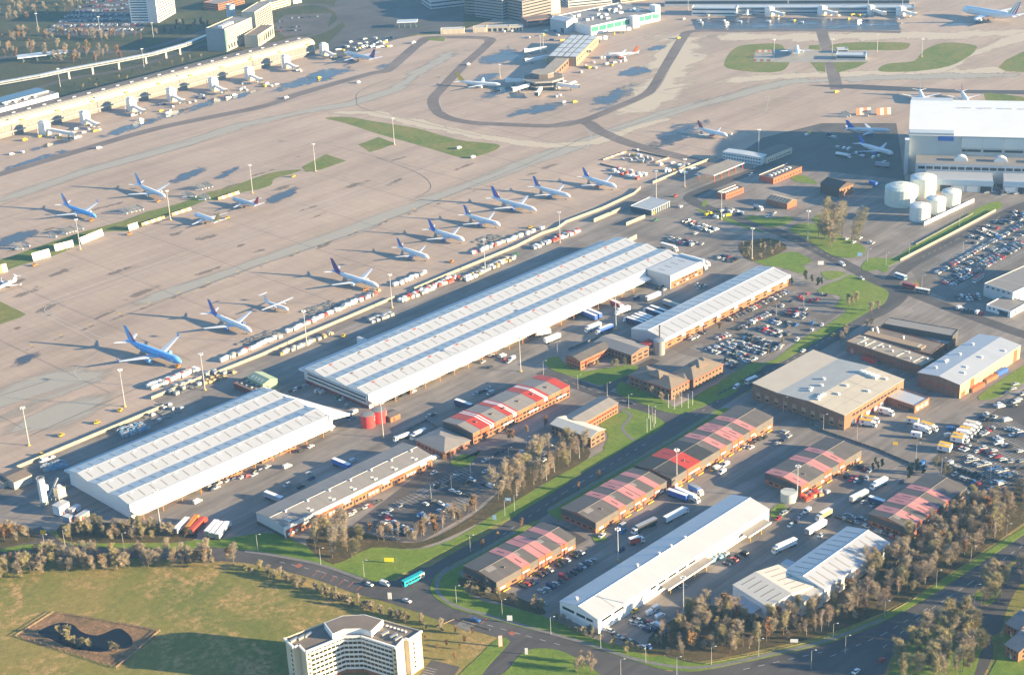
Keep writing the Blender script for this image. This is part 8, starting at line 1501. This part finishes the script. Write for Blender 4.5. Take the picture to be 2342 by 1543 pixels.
# walls and barriers built as straight runs
def wall_run(name, pts, h, th, mat, label, cat='wall', coping=None, post=None):
    P = [g(x, y) for x, y in pts]; t = thing(name, label, cat, P[0])
    for a, b in zip(P[:-1], P[1:]):
        MB().bar(a - P[0] + Vector((0, 0, h / 2)), b - P[0] + Vector((0, 0, h / 2)), th, h).build('wall_panel', mat, t)
        if coping: MB().bar(a - P[0] + Vector((0, 0, h + .06)), b - P[0] + Vector((0, 0, h + .06)), th + .12, .12).build('coping', coping, t)
        if post:
            n = max(1, int((b - a).length / post))
            for i in range(n + 1): q = a.lerp(b, i / n) - P[0]; MB().box(q.x - .12, q.x + .12, q.y - .12, q.y + .12, 0, h + .35).build('post', METAL if name == 'mesh_fence' else mat, t)
    return t
SECW = M('security_wall', (.40, .33, .225), .8, var=.2, scale=.2)
for i, s in enumerate([[(40, 1071), (374.6, 931)], [(347, 913), (461, 866)], [(500, 853), (600, 813), (700, 768), (800, 726), (902, 682.4)], [(947.6, 663), (1020, 632), (1110, 595), (1180, 566), (1240, 535.6), (1274, 525), (1295, 509.6), (1378, 478.5), (1450, 445), (1464.6, 432)], [(1493, 420), (1588, 380), (1640, 360)]]):
    wall_run('security_wall', s, 1.8, .35, SECW, 'cream concrete security wall along the apron edge, %s stretch from the batching yard' % ORD[i], coping=CONC, post=12)
wall_run('bund_wall', [(2113, 516), (2227, 462)], 2.6, .5, FASCIA, 'white bund wall in front of the fuel tanks', coping=FASCIA); wall_run('retaining_wall', [(2059, 597), (2168, 541), (2277, 483)], 1.6, .4, SECW, 'cream retaining wall along the grass bank', coping=CONC); wall_run('compound_wall', [(1358, 508), (1420, 482)], 2.6, .4, SECW, 'tan wall enclosing the skip compound', coping=CONC); wall_run('compound_wall', [(1432, 516), (1475, 498)], 2.4, .4, SECW, 'tan wall beside the gatehouse car row', coping=CONC); wall_run('compound_wall', [(1425, 561), (1456, 545)], 3.0, .5, SECW, 'cream wall at the far end of the longest shed', coping=CONC); wall_run('compound_wall', [(1720, 372), (1780, 347)], 2.2, .4, SECW, 'cream wall beside the airside office', coping=CONC)
FENCE = M('fence_wire', (.16, .16, .15), .6, .3, var=.1)
for s, l in [([(38, 1454), (124, 1400), (245, 1420), (366, 1443), (310, 1492), (267, 1527), (150, 1489), (38, 1454)], 'weathered timber rail fence round the pond')]:
    P = [g(x, y) for x, y in s]; t = thing('rail_fence', l, 'fence', P[0]); WOOD = M('weathered_timber', (.30, .21, .12), .9, var=.2)
    for a, b in zip(P[:-1], P[1:]):
        for z in (.5, 1.05): MB().bar(a - P[0] + Vector((0, 0, z)), b - P[0] + Vector((0, 0, z)), .08, .16).build('rail', WOOD, t)
        n = int((b - a).length / 3.5)
        for i in range(n): q = a.lerp(b, i / n) - P[0]; MB().box(q.x - .09, q.x + .09, q.y - .09, q.y + .09, 0, 1.25).build('post', WOOD, t)
for s, l in [([(1520, 1500), (1610, 1518), (1750, 1492), (1890, 1458), (2020, 1408), (2110, 1358)], 'low timber fence along the edge of the wood'), ([(1000, 1432), (1040, 1415), (1120, 1440)], 'low timber fence beside the layby')]: wall_run('rail_fence', s, .35, .08, M('weathered_timber', (.30, .21, .12), .9, var=.2), l, 'fence', post=4)
for s, l in [([(1640, 905), (1735, 850)], 'dark mesh fence along the avenue lawn'), ([(1735, 905), (1880, 985), (2010, 1030), (2080, 1060)], 'dark mesh fence below the parcel depot'), ([(930, 985), (975, 962), (1010, 985)], 'green mesh fence round the shaded plot'), ([(2095, 560), (2225, 490)], 'mesh fence along the tank farm bank'), ([(1300, 800), (1400, 760)], 'dark mesh fence behind the dark-roofed office')]: wall_run('mesh_fence', s, 1.1, .05, FENCE, l, 'fence', post=5)
# signs
def board(px, py, w_, h, z, mat, label, lines_=(), tc=None, name='sign_board', face=-.9):
    t = thing(name, label, 'sign', g(px, py), face); MB().box(-w_ / 2, w_ / 2, -.1, .1, z, z + h).build('panel', mat, t)
    for s in (-w_ * .38, w_ * .38): MB().box(s - .08, s + .08, .1, .24, 0, z + h * .8).build('post', METAL, t)
    for i, tx in enumerate(lines_):
        me = text_mesh(tx, h * .3); me.materials.clear(); me.materials.append(tc); o = link('lettering', me, t, (0, -.12, z + h * (.58 - .36 * i))); o.rotation_euler.x = math.pi / 2
board(890, 1287, 4.6, 2.2, .8, M('sign_yellow', (.85, .75, .03), .5, var=.02), 'yellow hoarding on the junction verge', (), None); board(1166, 1423, 2.4, 2.6, 1.2, SIGN_W, 'white direction sign on the frosted verge'); board(1145, 1478, 1.7, 5.5, .3, M('pylon_pink', (.72, .35, .34), .5), 'pink and white pylon sign on the hotel lawn', face=-.6); board(1204, 1496, 1.3, 3.2, .2, SIGN_W, 'white pylon sign at the slip road lawn'); board(892, 1372, 1.8, 3.4, .8, SIGN_W, 'white back of a road sign by the hedge'); board(1816, 1472, 3.4, 1.6, 1.0, SIGN_W, 'white board at the edge of the wood'); board(1162, 1150, 3.0, 1.6, 1.5, M('sign_blue', (.25, .42, .62), .5), 'pale blue sign on the avenue verge'); board(1131, 1190, 1.8, 2.6, .6, M('sign_blue', (.25, .42, .62), .5), 'small blue pylon on the avenue verge'); board(2047, 1032, 2.6, 1.8, 4.0, YELLOW, 'yellow depot sign on a tall post'); board(1966, 590, 3.2, 2.6, 1.5, M('sign_blue', (.25, .42, .62), .5), 'blue sign beside the tall lawn trees'); board(100, 1223, 3.0, 2.4, .5, YELLOW, 'yellow sign at the batching yard gate'); board(1877, 608, 4, 2.8, .8, SIGN_W, 'white hoarding on the lawn beyond the shed')
# ------------------------------------------------------------------ apron equipment
ULD = MB(); pr = [(-1.5, .5), (-1.5, 1.9), (-1.2, 2.3), (1.2, 2.3), (1.5, 1.9), (1.5, .5)]; ULD.add([(x, -1.1, z) for x, z in pr] + [(x, 1.1, z) for x, z in pr], [(i, (i + 1) % 6, 6 + (i + 1) % 6, 6 + i) for i in range(6)] + [(5, 4, 3, 2, 1, 0), (6, 7, 8, 9, 10, 11)]); ULD.box(-1.6, 1.6, -1.2, 1.2, .3, .5, 1)
for x in (-1.1, 1.1):
    for y in (-.9, .9): ULD.cone((x, y - .1, .22), (x, y + .1, .22), .22, .22, 6, 2)
DOL = MB(); DOL.box(-1.6, 1.6, -1.2, 1.2, .35, .55, 1); DOL.bar((1.6, 0, .4), (2.6, 0, .3), .1, .1, 1)
for x in (-1.1, 1.1):
    for y in (-.9, .9): DOL.cone((x, y - .1, .25), (x, y + .1, .25), .25, .25, 6, 2)
PAL = MB().box(-1.4, 1.4, -1.0, 1.0, .2, 1.5).box(-1.2, .5, -.8, .9, 1.5, 2.0)
ULDM = {n: ULD.mesh('cargo_container', [m, METAL, TYRE]) for n, m in (('white', WHITE_P), ('silver', METAL), ('red', RED), ('cream', CREAMP))}; DOLM = DOL.mesh('cargo_dolly', [METAL, M('dolly_grey', (.20, .19, .18), .6), TYRE]); PALM = {n: PAL.mesh('cargo_stack', m) for n, m in (('grey', GREYC), ('tan', BRICK_BUFF), ('blue', M('tarp_blue', (.16, .28, .40), .6)), ('red', RED))}
NC = [0]
def cargo(a, b, n, kinds, where, deep=1, fill=.9, step=3.0):
    A, B_ = g(*a), g(*b); d = (B_ - A).normalized(); q = Vector((-d.y, d.x, 0)); h_ = math.atan2(d.y, d.x)
    for k in range(deep):
        for i in range(n):
            if rnd.random() > fill: continue
            p = A.lerp(B_, (i + .5) / n) + q * (k * step + rnd.uniform(-1.1, 1.1)) + d * rnd.uniform(-.8, .8); c = rnd.choice(kinds)
            if c in ULDM: o = link('cargo_container', ULDM[c], None, p, h_ + rnd.uniform(-.1, .1)); tag(o, c + ' air cargo container ' + where, 'container', 'air cargo containers ' + where)
            elif c == 'dolly': o = link('cargo_dolly', DOLM, None, p, h_ + rnd.uniform(-.3, .3)); tag(o, 'empty grey cargo dolly ' + where, 'dolly', 'cargo dollies ' + where)
            else: o = link('cargo_stack', PALM[c], None, p, h_ + rnd.uniform(-.2, .2)); tag(o, c + ' sheeted cargo stack ' + where, 'cargo', 'cargo stacks ' + where)
            NC[0] += 1
WH = ['white'] * 6 + ['silver'] * 2 + ['cream', 'red']
cargo((345, 890), (452, 848), 18, WH, 'in the line by the first apron wall gap', 2, .95); cargo((505, 828), (640, 772), 22, WH, 'in the line before the turboprop', 1, .9); cargo((655, 762), (860, 672), 34, WH, 'in the line before the purple-tailed freighter', 1, .92); cargo((560, 795), (640, 762), 14, ['dolly'], 'beside the sky-blue jet', 3, .8, 4); cargo((715, 725), (785, 700), 12, ['dolly'], 'behind the freighter containers', 4, .8, 4)
cargo((902, 655), (980, 622), 14, WH, 'beyond the wall gate', 1, .85); cargo((1080, 582), (1245, 522), 30, WH, 'in the line beside the blue-tailed jets', 1, .92); cargo((1100, 560), (1150, 540), 10, ['dolly'], 'ranked behind the containers', 3, .8, 4); cargo((920, 692), (1050, 636), 24, WH + ['tan', 'red', 'red'], 'heaped behind the longest shed', 2, .85); cargo((760, 715), (880, 660), 12, ['silver', 'white', 'tan'], 'scattered by the second mast', 1, .5)
cargo((1060, 645), (1180, 590), 22, ['white', 'cream', 'silver', 'grey', 'tan'], 'heaped by the third mast', 2, .85); cargo((1220, 570), (1330, 530), 16, ['white', 'silver', 'red', 'grey'], 'near the far shed end', 2, .7); cargo((400, 905), (520, 855), 18, ['dolly', 'dolly', 'silver'], 'between the wall and first shed', 3, .7, 4.5); cargo((470, 880), (545, 850), 10, ['dolly', 'tan'], 'under the apron mast', 2, .7, 4)
cargo((285, 1000), (340, 980), 12, ['grey', 'blue'], 'in the shade of the first shed', 4, .9); cargo((100, 1078), (150, 1068), 9, ['blue', 'grey'], 'in the shade by the batching yard', 3, .9); cargo((360, 965), (420, 935), 8, ['dolly', 'grey'], 'strewn in the shade of the first shed', 3, .6, 5); cargo((640, 812), (700, 790), 8, ['silver', 'cream', 'tan'], 'along the yard fence', 1, .9); cargo((700, 790), (760, 762), 10, ['tan', 'cream', 'silver'], 'along the yard fence', 1, .9)
cargo((850, 738), (900, 722), 8, ['grey', 'silver'], 'in the shade of the longest shed', 2, .7); cargo((1395, 395), (1460, 410), 12, WH, 'inside the equipment pen', 3, .7, 5); cargo((1420, 365), (1500, 375), 10, ['dolly', 'silver', 'grey'], 'inside the equipment pen', 3, .6, 5); cargo((1520, 395), (1570, 385), 8, ['white', 'silver', 'tan'], 'beside the canopy road', 2, .7)
for a, b, n in [((600, 1010), (735, 948), 10), ((330, 1150), (560, 1045), 16)]: cargo(a, b, n, ['tan', 'red', 'grey', 'cream'], 'under the first shed canopy', 1, .6)
cargo((930, 890), (1200, 765), 20, ['tan', 'red', 'cream'], 'under the longest shed canopy', 1, .55); cargo((1650, 1262), (1600, 1290), 6, ['tan', 'red', 'blue', 'grey'], 'heaped against the long white shed', 2, .9); cargo((1845, 1145), (1890, 1125), 8, ['tan', 'red', 'grey'], 'heaped before the striped units', 2, .8)
# passenger steps, tugs, blast screens
STP = MB(); STP.bar((-3, 0, .9), (2.2, 0, 3.6), 1.7, .35); STP.box(2.0, 3.6, -.9, .9, 3.4, 3.6)
for y in (-.85, .85): STP.bar((-3, y, 1.9), (2.2, y, 4.6), .08, .9)
STP.box(-3.2, 3.0, -.9, .9, .4, .8, 1)
for x in (-2.4, 2.2): STP.bar((x, 0, .4), (x + .6, 0, 3), .25, .25)
for x in (-2.4, 2.2):
    for y in (-.9, .9): STP.cone((x, y - .12, .35), (x, y + .12, .35), .35, .35, 6, 2)
STPM = STP.mesh('passenger_steps', [METAL, WHITE_P, TYRE])
def steps(pts, where, h_=-.2):
    for x, y in pts: tag(link('passenger_steps', STPM, None, g(x, y), h_ + rnd.uniform(-.15, .15)), 'mobile aircraft steps stored ' + where, 'steps', 'aircraft steps ' + where)
steps([(283, 490), (293, 487), (303, 485), (312, 483), (320, 481)], 'between two jets by the screens', 2.2); steps([(145, 536), (152, 534), (159, 532), (166, 530), (182, 525), (121, 543)], 'on the grass strip edge', 2.2); steps([(38, 568), (44, 571), (60, 564)], 'near the checkered screens', 2.2); steps([(425, 452), (432, 449), (440, 452), (455, 435), (463, 433), (470, 431), (478, 429), (462, 458), (472, 455)], 'beside the crimson-tailed jet', 2.2); steps([(1930, 268), (1937, 266), (1978, 266)], 'beside the hangar stand', 2.0)
def tug(px, py, col, label):
    t = thing('ground_vehicle', label, 'vehicle', g(px, py), rnd.uniform(-.6, .6)); MB().box(-1.8, 1.8, -.9, .9, .45, 1.15).build('body', col, t); MB().box(-.6, .7, -.8, .8, 1.15, 1.95).build('cab_glass', GLASS, t); MB().box(-.7, .8, -.85, .85, 1.95, 2.05).build('roof', col, t)
    for x in (-1.1, 1.1):
        for y in (-.8, .8): MB().cone((x, y - .15, .38), (x, y + .15, .38), .38, .38, 8).build('wheel', TYRE, t)
for x, y, c_, l in [(407, 840, ORANGE, 'orange tug under the sky-blue jet nose'), (836, 664, ORANGE, 'orange loader under the purple-tailed freighter nose'), (842, 676, ORANGE, 'orange tug between freighter and containers'), (1033, 600, ORANGE, 'orange belt loader beside the container line'), (1213, 522, YELLOW, 'yellow tug near the third mast'), (275, 940, YELLOW, 'yellow de-icing unit at the second mast'), (140, 997, YELLOW, 'yellow generator on the grey apron'), (222, 968, YELLOW, 'yellow and white unit by the apron wall'), (80, 608, ORANGE, 'orange tractor beside the checkered screens'), (296, 537, ORANGE, 'orange tractor near the white screen'), (210, 506, ORANGE, 'orange tug by the blue jet nose'), (362, 462, ORANGE, 'orange tug by the pale blue jet nose'), (1672, 309, WHITE_P, 'white pushback tug at the taxiing jet'), (520, 1060 - 560, YELLOW, 'yellow unit by yellow-tailed jet'), (671, 405, YELLOW, 'yellow unit on the grass strip end'), (95, 1042, YELLOW, 'yellow tug near the apron wall end'), (785, 770, YELLOW, 'yellow skip lorry on the freight yard'), (1500, 505, GREEN_P, 'green skip in the compound'), (1545, 450, RED, 'red van by the gatehouse'), (1180, 583, GREEN_P, 'green tractor by the container heap')]: tug(x, y, c_, l)
k = 0
for (x0, y0), (x1, y1), n in [((20, 345), (720, 165), 44), ((760, 110), (960, 92), 34), ((1270, 215), (1330, 170), 10), ((1330, 150), (1440, 135), 14), ((1150, 70), (1320, 90), 14), ((1560, 45), (2080, 42), 26), ((1440, 350), (1600, 400), 14), ((1840, 300), (2030, 380), 14), ((1500, 470), (1700, 500), 14)]:
    for i in range(n):
        x = x0 + (x1 - x0) * rnd.random(); y = y0 + (y1 - y0) * (x - x0) / (x1 - x0) + rnd.uniform(-14, 12); p = g(x, y); c_ = rnd.choice(['white', 'white', 'white', 'yellow', 'silver', 'navy']); o = link('ramp_van', body_mesh('van', c_), None, (p.x, p.y, .05), rnd.choice([0, 1.57]) + rnd.uniform(-.3, .3)); o.scale = (rnd.uniform(.7, 1.5), 1, rnd.uniform(.7, 1.1)); tag(o, c_ + ' ramp van among the aircraft stands and depots', 'van', 'ramp vans among the stands'); link('windows', CAR_G['van'][1], o)
CHK = M('checker_white', (.66, .62, .52), .7, var=.08)
for i, (a, b, h, m) in enumerate([((187, 559), (238, 538), 5, CHK), ((127, 575), (170, 564), 5, CHK), ((77, 598), (117, 587), 6, CHK), ((-4, 627), (19, 621), 6, CREAMP), ((296, 528), (318, 521), 4.5, CHK), ((325, 517), (378, 500), 2.2, CREAMP), ((394, 494), (438, 480), 2.2, CREAMP), ((500, 458), (548, 443), 2.2, CREAMP), ((1958, 264), (1992, 262), 6, CHK), ((2005, 264), (2038, 262), 6, CHK), ((1728, 120), (1762, 120), 2.4, CHK), ((1722, 141), (1770, 142), 2.4, CHK), ((1380, 367), (1433, 349), 1.2, CHK), ((1500, 373), (1531, 363), 1.2, CHK), ((1372, 376), (1432, 391), 1.0, STEEL_DK), ((1445, 344), (1526, 362), 1.0, STEEL_DK)]):
    A, B_ = g(*a), g(*b); d = B_ - A; L = d.length; t = thing('blast_screen', ['white slatted blast screen with dark feet', 'second white blast screen on the grass strip', 'pale checkered blast screen on the grass strip', 'orange-edged checkered screen at the apron edge', 'small white screen by the grass strip end', 'long cream barrier below the blue jet', 'cream barrier below the pale blue jet', 'cream barrier beside the crimson-tailed jet', 'orange and white striped hangar screen, farther from the hangar', 'orange and white striped hangar screen, close to the hangar', 'red and white barrier at the back of the island pad', 'red and white barrier at the front of the island pad', 'orange and white barrier of the equipment pen, taxiway side', 'orange and white barrier of the equipment pen, depot side', 'dark barrier of the equipment pen near blue-tailed jet', 'dark barrier of the equipment pen by apron road'][i], 'barrier', A, math.atan2(d.y, d.x)); n = max(2, int(L / 3))
    for k in range(n):
        mm = m if (i not in (3, 5, 6, 7, 8, 9, 10, 11, 12, 13) or k % 2) else M('barrier_orange', (.58, .22, .10), .6, var=.05)
        MB().loft([[(k * L / n, 0, .1), (k * L / n, h * .28, h), (k * L / n, h * .28 + .15, h), (k * L / n, .3, .1)], [((k + .97) * L / n, 0, .1), ((k + .97) * L / n, h * .28, h), ((k + .97) * L / n, h * .28 + .15, h), ((k + .97) * L / n, .3, .1)]]).build('screen_panel', mm, t)
        MB().box(k * L / n, k * L / n + .2, 0, h * .5 + .4, 0, .3).build('foot', STEEL_DK, t)
# ------------------------------------------------------------------ air
hz = bpy.data.materials.new('haze_air'); hz.use_nodes = True; ht = hz.node_tree; ht.nodes.clear(); pv = ht.nodes.new('ShaderNodeVolumePrincipled'); pv.inputs['Color'].default_value = (.25, .55, 1.0, 1); pv.inputs['Density'].default_value = 0.000075; pv.inputs['Anisotropy'].default_value = 0.1; mo = ht.nodes.new('ShaderNodeOutputMaterial'); ht.links.new(pv.outputs[0], mo.inputs['Volume'])
tag(MB().box(-9500, 14500, -9500, 14500, -1.5, 440).build('haze', hz), 'thin blue winter haze over the airfield', 'haze', kind='stuff')
